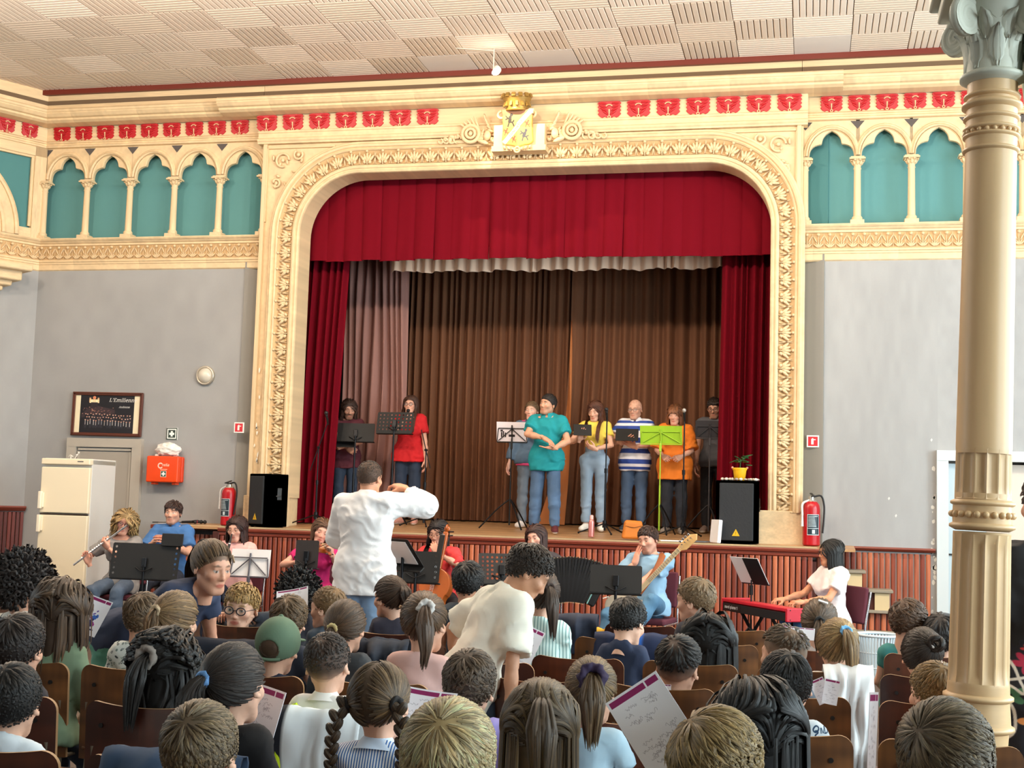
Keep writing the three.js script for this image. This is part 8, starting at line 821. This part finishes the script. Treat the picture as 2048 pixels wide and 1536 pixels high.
// the chairs that show, by row: [x of the left edge, z, tone, label, turn]
const ROW = { A: -4.7, B: -5.65, C: -6.55, D: -7.55, E: -8.5, L1: -3.47, L2: -4.37, L3: -5.25, L4: -6.15, L5: -7.2 };
const P0 = 'brown plywood seat ';
for (const [x, r, tone, label] of [
  [-2.6, 'L1', 0, P0 + 'at the lower left behind the boy in the pale blue hoodie'], [-2.05, 'L1', 2, P0 + 'at the lower left with a dark blue jacket over its back'], [-1.5, 'L1', 0, P0 + 'behind the girl with two braids'], [-0.92, 'L1', 0, P0 + 'next to the girl with two braids, low in front'],
  [-3.16, 'L2', 2, P0 + 'left of the gap, behind the dark-haired child at the left edge'], [-2.57, 'L2', 2, P0 + 'behind the girl with curly black hair and a chequered scrunchie'], [-2.02, 'L2', 0, P0 + 'hung with a white jacket and a yellow safety vest'], [-1.47, 'L2', 0, P0 + 'with a lavender jacket over its back'],
  [-3.65, 'L3', 1, P0 + 'behind the girl in the sage green sweatshirt'], [-3.12, 'L3', 1, P0 + 'behind the ponytailed girl in the blue top'], [-2.56, 'L3', 0, P0 + 'behind the child in the green cap'], [-2.0, 'L3', 1, P0 + 'behind the girl in the pink top'],
  [-3.4, 'L4', 0, P0 + 'behind the child in the patterned white shirt'], [-2.3, 'L4', 2, P0 + 'behind the brown-haired child beyond the green cap'], [-1.75, 'L4', 2, P0 + 'behind the girl in the dark grey shirt'],
  [-3.5, 'L5', 0, P0 + 'that the blond child with glasses leans over'], [-2.6, 'L5', 2, P0 + 'behind the fair boy in profile'],
  [-0.86, 'A', 0, P0 + 'behind the girl with the purple scrunchie'], [-0.32, 'A', 1, P0 + 'behind the boy in the letter-print shirt'], [0.23, 'A', 1, P0 + 'to the right of the iron column foot'],
  [-0.85, 'B', 1, P0 + 'behind the boy with the undercut'], [-0.3, 'B', 1, P0 + 'with song sheets on it, behind the boy with the shaved side'], [0.28, 'B', 0, P0 + 'beside the child with the hand at the mouth'], [-1.4, 'B', 0, P0 + 'below the standing boy in the cream t-shirt'],
  [-1.37, 'C', 0, P0 + 'behind the girl in the mint striped top'], [-0.81, 'C', 1, P0 + 'behind the girl with long black braids'], [-0.25, 'C', 1, P0 + 'behind the fair ponytailed girl with a white cardigan on it'], [0.33, 'C', 2, P0 + 'behind the girl with the white scrunchie'],
  [-1.33, 'D', 1, P0 + 'with a navy and bright blue jacket over its corner'], [-0.75, 'D', 1, P0 + 'standing empty behind the fair boy looking left'], [-0.2, 'D', 0, P0 + 'behind the girl with the white hair clip'], [0.4, 'D', 0, P0 + 'behind the boy in the teal top'],
  [-1.9, 'E', 0, P0 + 'with a navy coat and orange vest beside it'], [-1.3, 'E', 2, P0 + 'beyond the boy in the navy jacket'], [-0.72, 'E', 1, P0 + 'of the front row below the keyboard player']]) { const nx = rnd(-0.02, 0.02); srand(Math.round(x * 100 + ROW[r] * 37)); plySeat(label, x + SW / 2, ROW[r] + rnd(-0.02, 0.02), rnd(-0.04, 0.04), tone); }
plySeat(P0 + 'at the far right edge beside the woman in the floral skirt', 1.32, -5.2, 0.05, 2);
// ---------- prints for clothes ----------
const wrapTex = (t, sx, sy) => { t.repeat.set(sx, sy); return t; };
const stripeMint = wrapTex(canvasTex(16, 16, (c) => { c.fillStyle = '#d9efe8'; c.fillRect(0, 0, 16, 16); c.fillStyle = '#6a9a98'; c.fillRect(0, 0, 4, 16); }), 62, 1), stripeBlue = wrapTex(canvasTex(16, 16, (c) => { c.fillStyle = '#eef2f8'; c.fillRect(0, 0, 16, 16); c.fillStyle = '#3f6fb4'; c.fillRect(0, 0, 7, 16); }), 120, 1);
const plaid = wrapTex(canvasTex(64, 64, (c) => { c.fillStyle = '#f2ece0'; c.fillRect(0, 0, 64, 64); c.fillStyle = '#1c1a1c'; c.fillRect(0, 0, 64, 5); c.fillRect(0, 0, 5, 64); }), 14, 14);
const dino = wrapTex(canvasTex(128, 128, (c) => { c.fillStyle = '#dfe8e6'; c.fillRect(0, 0, 128, 128); srand(5); for (let i = 0; i < 60; i++) { c.strokeStyle = c.fillStyle = ['#7a8e8c', '#3c4a4e', '#a8bab6'][i % 3]; c.lineWidth = 2; c.beginPath(); const x = rnd(128), y = rnd(128); c.ellipse(x, y, rnd(2, 8), rnd(1.5, 4), rnd(3), 0, 7); i % 2 ? c.fill() : c.stroke(); } }), 5, 5);
const letters = wrapTex(canvasTex(256, 256, (c) => { c.fillStyle = '#dcebf4'; c.fillRect(0, 0, 256, 256); srand(9); c.fillStyle = '#163a5c'; for (let i = 0; i < 70; i++) { c.save(); c.translate(rnd(256), rnd(256)); c.rotate(rnd(-0.8, 0.8)); c.font = 'bold ' + Math.round(rnd(18, 32)) + 'px sans-serif'; c.fillText('CRUISLOVETM'[i % 11], 0, 0); c.restore(); } }), 3.4, 3.4);
const floral = wrapTex(canvasTex(256, 256, (c) => { c.fillStyle = '#1c1a22'; c.fillRect(0, 0, 256, 256); srand(12); for (let i = 0; i < 60; i++) { const x = rnd(256), y = rnd(256), r = rnd(6, 20); c.fillStyle = ['#d8607a', '#e89a5a', '#b02a48', '#e8dcc8', '#4a7a5a', '#c83a3a'][i % 6]; for (let k = 0; k < 5; k++) { c.beginPath(); c.ellipse(x + Math.cos(k * 1.26) * r * 0.6, y + Math.sin(k * 1.26) * r * 0.6, r * 0.5, r * 0.32, k * 1.26, 0, 7); c.fill(); } } c.strokeStyle = '#e8e0d4'; c.lineWidth = 4; for (let i = 0; i < 5; i++) { c.beginPath(); c.moveTo(rnd(256), rnd(256)); c.bezierCurveTo(rnd(256), rnd(256), rnd(256), rnd(256), rnd(256), rnd(256)); c.stroke(); } }), 1.6, 1.6);
// ---------- the children: [label, x px, y px of the head, z, head width px, facing, hair, top, more] ----------
const BR = '#5a4330', DK = '#2a1f1a', BK = '#17120f', BLD = '#b59462', LB = '#7a6040', skinK = ['#d9a88e', '#dfb096', '#cf9a7e', '#c48c6c'];
const S_ = (c, o = {}) => ({ t: 'short', c, len: 0.06, lift: 0.014, n: 560, w: 0.0048, ...o }), P_ = (c, o = {}) => ({ t: 'pony', c, n: 520, w: 0.0046, len: 0.17, tieC: 0x222222, ...o }), L_ = (c, o = {}) => ({ t: 'long', c, n: 460, w: 0.0055, len: 0.24, ...o }), F_ = (c, o = {}) => ({ t: 'fade', c, len: 0.045, lift: 0.02, n: 420, w: 0.0048, fadeTop: 0.045, ...o });
const tee = (c, o = {}) => ({ c, sleeve: 0.55, hem: 0.04, ...o }), lng = (c, o = {}) => ({ c, sleeve: 1.9, hem: 0.05, ease: 0.02, ...o });
const kids = [
  ['curly dark-haired child in a white shirt with black checks at the far left', 48, 1172, -5.9, 84, 0, { t: 'afro', c: '#2e2420', n: 420, w: 0.006, len: 0.04 }, tee('#ffffff', { map: plaid, sleeve: 1.0 }), { skin: 2 }],
  ['girl with a smooth brown bob in a sage green sweatshirt', 124, 1222, -5.35, 92, 0.1, L_('#4e3a2a', { len: 0.2, n: 440, c2: '#6e543c', curlIn: true, part: [0.1, 0.6, 0.75], vol: 1.3 }), lng('#7d9478')],
  ['short-haired brown child in a white shirt with a small pattern', 286, 1238, -6.0, 72, 0.05, S_('#6a5238', { len: 0.07, mess: 0.9 }), tee('#ffffff', { map: dino, hood: false, sleeve: 0.9 })],
  ['fair girl with a low ponytail in a slate blue top', 352, 1243, -5.42, 84, -0.05, P_('#87694a', { c2: '#a08058', tie: [0.25, 0.12, -1], len: 0.14, tieC: 0xc8b090, thick: 0.03 }), lng('#5a6f96')],
  ['dark-haired child cut by the left edge of the picture', 36, 1300, -4.52, 98, 0.1, S_(DK, { len: 0.07 }), tee('#2c2c34')],
  ['black-haired boy in a pale blue hoodie at the lower left', 24, 1408, -3.72, 112, 0.25, S_(BK, { len: 0.045, lift: 0.008, n: 800 }), lng('#dbe6ee', { hood: true }), { skin: 1 }],
  ['girl with long curly black hair and a chequered scrunchie', 338, 1335, -4.5, 104, -0.05, L_(BK, { len: 0.27, n: 460, wave: 0.014, vol: 1.7, w: 0.0056, halfUp: [0.1, 0.1, -1], tieC: 0x8a8078, tieR: 0.03, tieFat: 0.013 }), lng('#24222a'), { skin: 3 }],
  ['dark-haired girl with a sky blue hair tie in a black top', 470, 1372, -3.78, 118, -0.1, P_('#30251e', { tie: [0.3, -0.02, -1], len: 0.24, n: 800, tieC: 0x6f9fd8, tieFat: 0.008, wave: 0.006, thick: 0.036 }), lng('#16161a'), { skin: 1 }],
  ['boy with tousled light brown hair low in the foreground', 402, 1512, -2.9, 146, 0.1, S_('#6a563e', { c2: '#8a7452', n: 1100, w: 0.0042, len: 0.06, whorl: [0.05, 0.6, -0.8] }), tee('#2e3a52')],
  ['blond child with dark glasses peering over a seat back towards the camera', 482, 1216, -7.35, 68, Math.PI - 2.98, S_('#b08a50', { len: 0.075, n: 460, fringe: [0.04] }), lng('#3a3f48'), { face: 1, glasses: 1, lean: 0.35 }],
  ['child with tousled brown hair beyond the green cap', 577, 1243, -6.3, 72, 0.1, S_('#6e5436', { mess: 1.1, len: 0.07 }), tee('#303848')],
  ['child wearing a faded green baseball cap', 556, 1296, -5.42, 84, 0.05, S_(BR, { n: 2, len: 0.03 }), tee('#1e2940'), { cap: '#5d7660' }],
  ['child with black afro hair seated near the violinist', 598, 1190, -7.9, 56, 0, { t: 'afro', c: '#1a1512', n: 420, w: 0.006, len: 0.06 }, tee('#303038'), { skin: 3 }],
  ['fair boy in profile looking left near the conductor', 655, 1218, -7.55, 62, 1.35, S_('#8a6a44', { len: 0.035, n: 420, lift: 0.006 }), tee('#4a5a6a'), { face: 1 }],
  ['girl with a low brown ponytail in a dark grey shirt', 692, 1256, -6.0, 78, -0.05, P_('#5e4630', { tie: [0.1, -0.25, -1], len: 0.1, tieC: 0xd8c890, n: 520 }), lng('#3a3f44')],
  ['girl with a dark fringe looking left beside the conductor', 780, 1197, -8.15, 62, 1.0, { t: 'pony', c: '#4a3526', n: 460, w: 0.005, tie: [0, 0.3, -1], len: 0.1 }, tee('#3a3a4a'), { face: 1, fringe: 1 }],
  ['girl in a pink top with a high ponytail and a silver scrunchie', 850, 1248, -5.5, 88, -0.15, P_('#5e4430', { c2: '#76583c', tie: [-0.45, 0.35, -0.85], len: 0.26, tieC: 0xb8b4b0, tieFat: 0.015, tieR: 0.022, n: 620, wave: 0.004, clip: [0.75, 0.35, -0.3], clipC: 0xd8b088 }), tee('#e6bcb4', { sleeve: 0.4 })],
  ['boy with a short dark fade in a white shirt', 656, 1332, -4.62, 90, 0.05, F_('#33261e', { len: 0.03, lift: 0.01, fadeTop: 0.01, n: 700 }), tee('#f2f0ec', { collar: true })],
  ['girl with two thick brown braids and a blue striped blouse', 762, 1408, -3.68, 116, -0.08, { t: 'braids', c: '#5c4630', c2: '#7a6040', n: 800, w: 0.0045, tieC: 0x1a1616, tieOff: 0.02, tieR: 0.016 }, tee('#ffffff', { map: stripeBlue, collar: '#c8d8ee', sleeve: 1.0 })],
  ['boy with messy dark brown hair in front of a lavender jacket', 938, 1376, -4.58, 104, 0.05, S_('#4a3826', { c2: '#66503a', len: 0.075, mess: 0.8, n: 760 }), tee('#3a3648')],
  ['girl in a mint green striped top holding a song sheet', 1082, 1192, -6.75, 72, 0.25, P_('#4e3a2c', { tie: [-0.3, 0.15, -1], len: 0.26, tieC: 0x3a2a24 }), lng('#ffffff', { map: stripeMint })],
  ['black-haired child half hidden behind the standing boy', 936, 1168, -8.1, 62, 0, S_(BK), tee('#303a44'), { skin: 3 }],
  ['blond boy low in the middle foreground with a clear crown whorl', 898, 1520, -2.32, 186, 0.02, S_('#b59a68', { c2: '#d2ba88', n: 1400, w: 0.004, len: 0.085, lift: 0.012, whorl: [0.02, 0.62, -0.78] }), tee('#c8d24a')],
  ['girl with long straight brown hair half tied up in the foreground', 1082, 1462, -3.12, 134, 0.08, L_('#5e4a34', { c2: '#7c6648', len: 0.32, n: 600, w: 0.0054, halfUp: [-0.12, 0.5, -0.86], part: [-0.1, 0.5, 0.85] }), tee('#6a6a70')],
  ['girl with a thick ponytail in a dark purple scrunchie', 1184, 1386, -4.62, 100, -0.1, P_('#6a5236', { c2: '#8a7048', tie: [-0.28, 0.3, -0.95], len: 0.25, thick: 0.045, tieC: 0x2a1a3a, tieR: 0.036, tieFat: 0.017, n: 720 }), tee('#a8c4d4')],
  ['dark-haired boy in a navy jacket with head bowed', 1256, 1246, -7.35, 70, -0.35, S_(BK, { len: 0.07 }), lng('#26324e', { hood: true }), { pitch: 0.4 }],
  ['fair boy in profile looking left in the front row', 1390, 1202, -8.15, 66, 1.2, S_('#8a7050', { len: 0.05, n: 440, lift: 0.008 }), tee('#3c3c44'), { face: 1 }],
  ['girl with long thin black braids', 1420, 1286, -6.75, 82, -0.15, L_('#0e0d0d', { len: 0.3, n: 240, w: 0.009, vol: 1.6 }), lng('#e6e2dc'), { skin: 3 }],
  ['boy with a black undercut', 1356, 1336, -5.75, 88, -0.2, F_('#15110e', { len: 0.06, lift: 0.016, n: 520, fadeTop: 0.03, sweep: [0.3, 0, 0.5] }), tee('#3a4048')],
  ['boy with shaved sides and brown top looking left', 1566, 1312, -5.85, 82, 0.85, F_('#5c4a34', { len: 0.04, n: 420, fadeTop: 0.06 }), tee('#7a8a9a'), { face: 1 }],
  ['fair girl with a high ponytail in a white shirt', 1676, 1296, -6.72, 80, -0.35, P_('#97774c', { c2: '#b0915e', tie: [-0.55, 0.5, -0.7], len: 0.26, tieC: 0x6aa8d8, n: 560 }), lng('#f0eee8')],
  ['brown-haired girl with a white hair clip near the keyboard', 1640, 1248, -7.75, 70, -0.3, P_('#5e462e', { tie: [-0.3, -0.1, -1], clip: [-0.3, 0.75, -0.6], clipC: 0xf4f2ee }), tee('#c8b8b0')],
  ['curly brown-haired boy in a teal top near the stage steps', 1818, 1248, -7.85, 68, -0.75, S_('#5e4028', { len: 0.075, mess: 1.3, n: 520 }), tee('#3f8a88'), { face: 1, pitch: 0.2 }],
  ['dark-haired girl with a white scrunchie beside the iron column', 1846, 1314, -6.85, 80, -0.25, { t: 'bun', c: '#33261c', n: 520, w: 0.0048, tie: [-0.6, 0.3, -0.75], tieC: 0xf0ece6 }, tee('#4a3a3a')],
  ['dark-haired child half hidden by the iron column', 1884, 1278, -7.75, 70, 0, S_('#241a16', { len: 0.08 }), tee('#28303a')],
  ['black-haired boy in a pale blue shirt printed with letters', 1572, 1374, -4.9, 100, 0.2, S_('#15120f', { len: 0.055, n: 780, lift: 0.01, whorl: [-0.1, 0.85, -0.5] }), tee('#ffffff', { map: letters }), { skin: 1 }],
  ['girl with long straight black hair in the right foreground', 1512, 1470, -3.05, 158, 0.15, L_('#0f0f10', { c2: '#1e1c1c', len: 0.34, n: 600, w: 0.0056, vol: 1.5, part: [0.15, 0.6, 0.75] }), tee('#2a2a30')],
  ['dark blond boy low in the right foreground', 1432, 1524, -2.42, 182, -0.2, S_('#8a7044', { c2: '#a88c5a', n: 1300, w: 0.004, len: 0.09, whorl: [0.5, 0.75, -0.4] }), tee('#5a6a5a')],
  ['fair child with a hand at the mouth before the iron column', 1868, 1392, -5.62, 92, 0.6, S_('#9a7c4c', { len: 0.065, n: 700 }), tee('#c8502c'), { face: 1, hand: 1 }],
  ['boy with ash brown hair at the lower right corner', 1886, 1508, -2.62, 180, 0.25, S_('#5e4c34', { c2: '#7c6a4c', n: 1300, w: 0.004, len: 0.085, whorl: [0.75, 0.5, -0.5] }), tee('#4a4a52')],
];
const kidPeople = kids.map(([label, px, py, z, w, ry, hair, top, m = {}], i) => {
  const T = onZ(px, py, z), depth = T.clone().sub(EYE).dot(rayOf(W / 2, H / 2)), hs = clamp(w * depth / (FOCAL * 0.178), 0.82, 1.18), lean = m.lean ?? 0.02 + (i * 37 % 11) * 0.012;
  const o = { kind: 'c', head: T, s: clamp(T.y / 1.5, 0.6, 0.82), hs, sit: 0.43, fitTorso: true, lean, ry: Math.PI + (m.body ?? ry * 0.35), headYaw: ry * 0.65, headPitch: m.pitch ?? 0.08, headRoll: ((i * 53) % 9 - 4) * 0.02, skin: skinK[m.skin ?? (i % 2)], fine: m.face ? 1 : 2, hair, top, bottom: { c: ['#2c3648', '#3c4a60', '#2a2a30', '#5a6478'][i % 4] }, h: -z < 4.2 ? 0.016 : 0.02, iris: '#3a4a5a' };
  { const q = clamp(4.2 / depth, 0.5, 1); hair.n = Math.round((hair.n ?? 400) * q * 0.86); hair.w = (hair.w ?? 0.0068) / Math.sqrt(q) * 1.06; }
  if (m.face) o.headYaw = ry * 0.9, o.ry = Math.PI + ry * 0.1; if (m.glasses) { o.glasses = { c: 0x1c2430, w: 0.003 }; o.ry = 0; o.headYaw = 0.12; o.hL = [0.1, 0, 0.2]; }
  if (m.fringe) hair.fringe = undefined; if (m.cap) o.cap = m.cap;
  if (m.glasses) { o.hL = [0.07, 0.845, 0.12]; o.hR = [-0.12, 0.845, 0.12]; o.handL = { kind: 'claw', d: [-0.3, 0.1, 1], n: [0, -1, 0] }; o.handR = { kind: 'claw', d: [0.3, 0.1, 1], n: [0, -1, 0] }; }
  if (m.hand) { o.hR = [-0.05, T.y - 0.13, 0.14]; o.handR = { kind: 'fist', d: [0.4, 0.9, 0.1], n: [0.3, 0, -1] }; }
  return person(label, o);
});
const kidBy = (s) => kidPeople[kids.findIndex((k) => k[0].includes(s))];
const standBoy = person('boy in a loose cream t-shirt standing and looking down at the song sheet', { kind: 'c', head: [1056, 1146], z: -5.85, hs: 1.02, s: 0.84, hip: [0, 0.72, 0], lean: 0.5, ry: Math.PI - 0.85, headPitch: 0.62, headYaw: -0.35, fine: 1, eyesDown: true, skin: '#c99474', h: 0.016, hair: S_('#33261c', { n: 700, w: 0.005, len: 0.06, mess: 0.6 }), hL: [0.3, 0.72, 0.12], hR: [-0.24, 0.62, 0.1], eL: [0.9, 0.2, -0.7], eR: [-0.9, 0.2, -0.6], top: { c: '#eeeadb', sleeve: 0.85, hem: 0.14, ease: 0.03, loose: 0.034, flare: 0.03, wr: 0.011 }, bottom: { c: '#2c3444' }, shoes: '#dddddd' });
const navyWoman = person('woman with a brown ponytail in a navy t-shirt and green skirt bending over the seats', { kind: 'f', head: [424, 1134], z: -6.3, hs: 1.08, s: 1.0, hip: [0, 0.98, 0], lean: 1.05, ry: Math.PI / 2 - 0.15, headPitch: 0.22, headYaw: -0.35, fine: 1, skin: '#d49c80', h: 0.016, hair: P_('#5e4630', { c2: '#7c6042', tie: [0.05, 0.5, -0.87], hl: 0.03, len: 0.42, stiff: 0.5, n: 620, w: 0.0052, tieC: 0x2a2422, thick: 0.036, clip: [0.8, 0.2, 0.4], clipC: 0x9a8468 }), hR: [-0.12, 0.72, 0.55], hL: [0.16, 0.76, 0.5], eR: [-0.6, 0.2, -0.5], eL: [0.6, 0.2, -0.5], top: { c: '#2b3650', sleeve: 0.4, hem: 0.06, loose: 0.02, ease: 0.02, wr: 0.01 }, bottom: { c: '#4f8a78', ankle: 0.4, ease: 0.026, bag: 0.05, name: 1 }, shoes: '#e8e4dc' });
const blackTee = person('woman in a black t-shirt and floral trousers standing at the right edge', { kind: 'f', head: [2094, 1012], z: -5.25, hs: 1.05, wide: 1.2, ry: Math.PI + 0.35, h: 0.016, skin: '#d9a084', hair: P_('#3c2c20', { n: 260, w: 0.007 }), hR: [-0.1, 1.1, 0.3], hL: [0.26, 0.86, 0.12], top: { c: '#18181a', sleeve: 0.7, hem: -0.06, loose: 0.024, ease: 0.02 }, bottom: { c: '#ffffff', map: floral, bag: 0.05, ease: 0.028, ankle: 0.9, waist: 0.2 }, shoes: '#222222' });
const backRight = person('fair-haired woman in white seen beyond the iron column at the right edge', { kind: 'f', head: [2052, 1143], z: -9.2, sit: 0.45, ry: Math.PI + 0.6, skin: '#dba48a', hair: { t: 'bun', c: '#a07c50', n: 240, w: 0.007, tie: [0, 0.4, -1] }, top: { c: '#efe9e2', sleeve: 0.6, hem: 0.08 }, bottom: { c: '#303848' }, shoes: '#333333' }); seatFor(backRight, 'maroon stacking chair under the fair-haired woman at the right edge');
// ---------- coats and song sheets ----------
// a garment folded over a seat back: profile down the back, over the top, down the front
function drape(label, cat, x0, x1, z, lb, lf, c, seed, { y = ST + 0.012, skew = 0, name = 'jacket', band, wob = 0.02 } = {}) { const nu = 22, nv = 26, pos = [], col = [], idx = [], uv = [], c3 = lin(c), b3 = band && lin(band.c); const total = lb + 0.05 + lf; for (let s = 0; s < 2; s++) for (let j = 0; j <= nv; j++) for (let i = 0; i <= nu; i++) { const u = i / nu, x = lerp(x0, x1, u), L = total * j / nv, bend = -SAG * (x - (x0 + x1) / 2) ** 2; let py, pz; const b = lb * (1 - skew * u + 0.1 * noise(u * 4, seed, 1)), d = L - lb; if (d < 0) { py = y + d * b / lb; pz = 0.04; } else if (d < 0.05) { const a = d / 0.05 * Math.PI; py = y + 0.022 * Math.sin(a); pz = 0.005 + 0.035 * Math.cos(a); } else { py = y - (d - 0.05); pz = -0.032; } const q = noise(u * 6 + seed, L * 7, seed) + 0.6 * noise(u * 15, L * 9 + seed, 3); const off = d < 0 ? wob * (0.7 + 0.7 * q) * Math.min(1, -d * 14 + 0.3) : 0; pos.push(x + 0.012 * noise(L * 9, u * 3, seed + 5), py + 0.008 * q, z + bend + pz + off + (s ? (d < 0.025 ? -0.012 : 0.012) : 0)); const k = 1 + 0.08 * q, cc = band && u > band.u0 && u < band.u1 ? b3 : c3; col.push(cc[0] * k, cc[1] * k, cc[2] * k); uv.push(x, L); } const N = (nu + 1) * (nv + 1); for (let s = 0; s < 2; s++) for (let j = 0; j < nv; j++) for (let i = 0; i < nu; i++) { const q = s * N + j * (nu + 1) + i; s ? idx.push(q, q + nu + 2, q + 1, q, q + nu + 1, q + nu + 2) : idx.push(q, q + 1, q + nu + 2, q, q + nu + 2, q + nu + 1); } for (let i = 0; i < nu; i++) { idx.push(i, N + i, N + i + 1, i, N + i + 1, i + 1); const a = nv * (nu + 1) + i; idx.push(a, a + 1, N + a + 1, a, N + a + 1, N + a); } for (let j = 0; j < nv; j++) for (const e of [0, nu]) { const a = j * (nu + 1) + e, b = a + nu + 1; e ? idx.push(a, N + a, N + b, a, N + b, b) : idx.push(a, N + b, N + a, a, b, N + b); } const g = new THREE.BufferGeometry(); g.setAttribute('position', new THREE.Float32BufferAttribute(pos.map((v) => clamp(v, -99, 99)), 3)); g.setAttribute('color', new THREE.Float32BufferAttribute(col.map((v) => clamp(v, 0, 1)), 3)); g.setAttribute('uv', new THREE.Float32BufferAttribute(uv, 2)); g.setIndex(idx); g.computeVertexNormals(); return single(name, g, fabric(), label, cat); }
drape('dark blue jacket heaped over a seat back at the lower left', 'jacket', -1.97, -1.55, ROW.L1, 0.3, 0.2, '#2e4460', 3, { wob: 0.05 });
drape('white denim jacket with a dark strap over the seat of the boy with the fade', 'jacket', -1.82, -1.5, ROW.L2 + 0.03, 0.36, 0.24, '#dfe6e8', 5, { band: { u0: 0.04, u1: 0.18, c: '#161a26' } });
drape('yellow high-visibility vest under the white denim jacket', 'safety vest', -2.02, -1.76, ROW.L2 + 0.015, 0.38, 0.2, '#c8e020', 7, { name: 'safety_vest' });
drape('lavender jacket over the seat behind the messy-haired boy', 'jacket', -1.32, -1.0, ROW.L2, 0.34, 0.2, '#a79be0', 9, { band: { u0: 0, u1: 0.2, c: '#2a2640' }, wob: 0.04, skew: -0.3 });
drape('navy jacket with a bright blue band hung over a seat corner', 'jacket', -1.22, -0.8, ROW.D, 0.28, 0.2, '#1e2a4a', 11, { skew: -0.6, band: { u0: 0.62, u1: 0.72, c: '#2a62b8' }, wob: 0.03 });
drape('navy coat bunched over a front seat before the accordion', 'coat', -1.75, -1.35, ROW.E, 0.22, 0.3, '#252c3e', 13, { name: 'coat', wob: 0.06, y: ST + 0.03 });
drape('orange and yellow safety vest beside the navy coat', 'safety vest', -1.38, -1.2, ROW.E - 0.03, 0.22, 0.2, '#e8b030', 15, { name: 'safety_vest', y: ST - 0.06 });
drape('dark navy coat over the seat under the bending woman', 'coat', -3.25, -2.6, ROW.L4, 0.2, 0.25, '#222a3a', 17, { name: 'coat', wob: 0.04 });
drape('navy hoodie heaped over a seat left of the girl in pink', 'hoodie', -2.2, -1.9, ROW.L4, 0.2, 0.2, '#27303f', 19, { name: 'hoodie', wob: 0.07, y: ST + 0.06 });
drape('white cardigan hanging over the side of a seat near the aisle', 'cardigan', 0.06, 0.3, ROW.C + 0.02, 0.5, 0.3, '#eceff0', 21, { name: 'cardigan', wob: 0.05 });
const scribble = (seed, art) => canvasTex(192, 272, (c) => { c.fillStyle = '#ecebf2'; c.fillRect(0, 0, 192, 272); c.fillStyle = '#8c1a5c'; c.fillRect(8, 8, 176, 20); c.fillStyle = '#ecebf2'; c.fillRect(136, 8, 6, 20); srand(seed); if (art) { for (let i = 0; i < 26; i++) { c.fillStyle = ['#5a3a9a', '#2a2a6a', '#a03a8a', '#3a6ac0'][i % 4]; c.beginPath(); c.ellipse(50 + rnd(90), 90 + rnd(110), rnd(4, 14), rnd(4, 22), rnd(3), 0, 7); c.fill(); } c.fillRect(40, 226, 110, 10); return; } c.strokeStyle = '#8a8692'; c.lineWidth = 0.9; for (let i = 0; i < 26; i++) { const y = 48 + rnd(200), x = 18 + rnd(120), q = rnd(0.5, 1.2); c.beginPath(); c.moveTo(x, y); for (let k = 1; k < 9; k++) c.quadraticCurveTo(x + k * 5 * q + rnd(-6, 6), y + rnd(-12, 12), x + k * 5 * q, y + rnd(-8, 8)); c.stroke(); } });
const sheetTex = [scribble(1), scribble(2), scribble(3, true)];
function program(label, px, py, z, w, h, roll, yaw = 0, pitch = -0.3, tex = 0) { const p = onZ(px, py, z), g = new THREE.BoxGeometry(w, h, 0.002, 10, 6, 1), P = g.attributes.position, uv = g.attributes.uv; for (let i = 0; i < P.count; i++) { P.setZ(i, P.getZ(i) + 0.25 * (P.getX(i) / w) ** 2 * w * 0.6); uv.setXY(i, P.getX(i) / w + 0.5, P.getY(i) / h + 0.5); } g.computeVertexNormals(); const m = single('song_sheet', g, std(0xffffff, 0.7, { map: sheetTex[tex] }), label, 'song sheet', p); m.rotation.set(pitch, yaw, roll, 'YXZ'); return m; }
program('song sheet with a purple drawing beside the green skirt', 186, 1232, -5.9, 0.13, 0.19, -0.3, 0.1, -0.4, 2);
program('song sheet with a purple band held by the girl with the sky blue hair tie', 518, 1442, -3.95, 0.16, 0.22, -0.15, -0.3, -0.2, 0);
program('song sheet lying flat before the girl with curly black hair', 430, 1438, -4.75, 0.15, 0.2, 0.5, 0, -1.15, 1);
program('song sheet with a purple band showing beside the blond boy', 838, 1438, -3.95, 0.2, 0.2, -0.1, 0, -0.6, 0);
program('large white song sheet with a purple edge held up in the right foreground', 1308, 1448, -3.2, 0.148, 0.205, 0.62, 0, -0.12, 1);
program('song sheet held by the girl in the mint striped top', 1046, 1290, -6.35, 0.15, 0.2, -0.42, 0.2, -0.3, 0);
program('song sheet lying on the head of the child near the violinist', 585, 1198, -7.6, 0.2, 0.14, 0.25, 0, -0.6, 1);
program('first of two folded song sheets on the seat back at the right', 1642, 1382, -5.55, 0.06, 0.1, 0.45, 0, -0.2, 0); program('second of two folded song sheets, the one further right on the seat back', 1662, 1384, -5.52, 0.06, 0.1, -0.15, 0, -0.2, 0);
program('song sheet dangling in the gap right of the white cardigan', 1744, 1470, -4.9, 0.05, 0.3, -0.06, 0.9, 0, 0);
program('pink and white song sheet near the keyboard stand', 1592, 1266, -7.4, 0.2, 0.07, -0.08, 0, -0.5, 2);
program('small song sheet corner beside the boy with the undercut', 1330, 1383, -5.62, 0.05, 0.06, 0, 0, -0.3, 0);
scene.environment = null;
renderer.render(scene, camera);
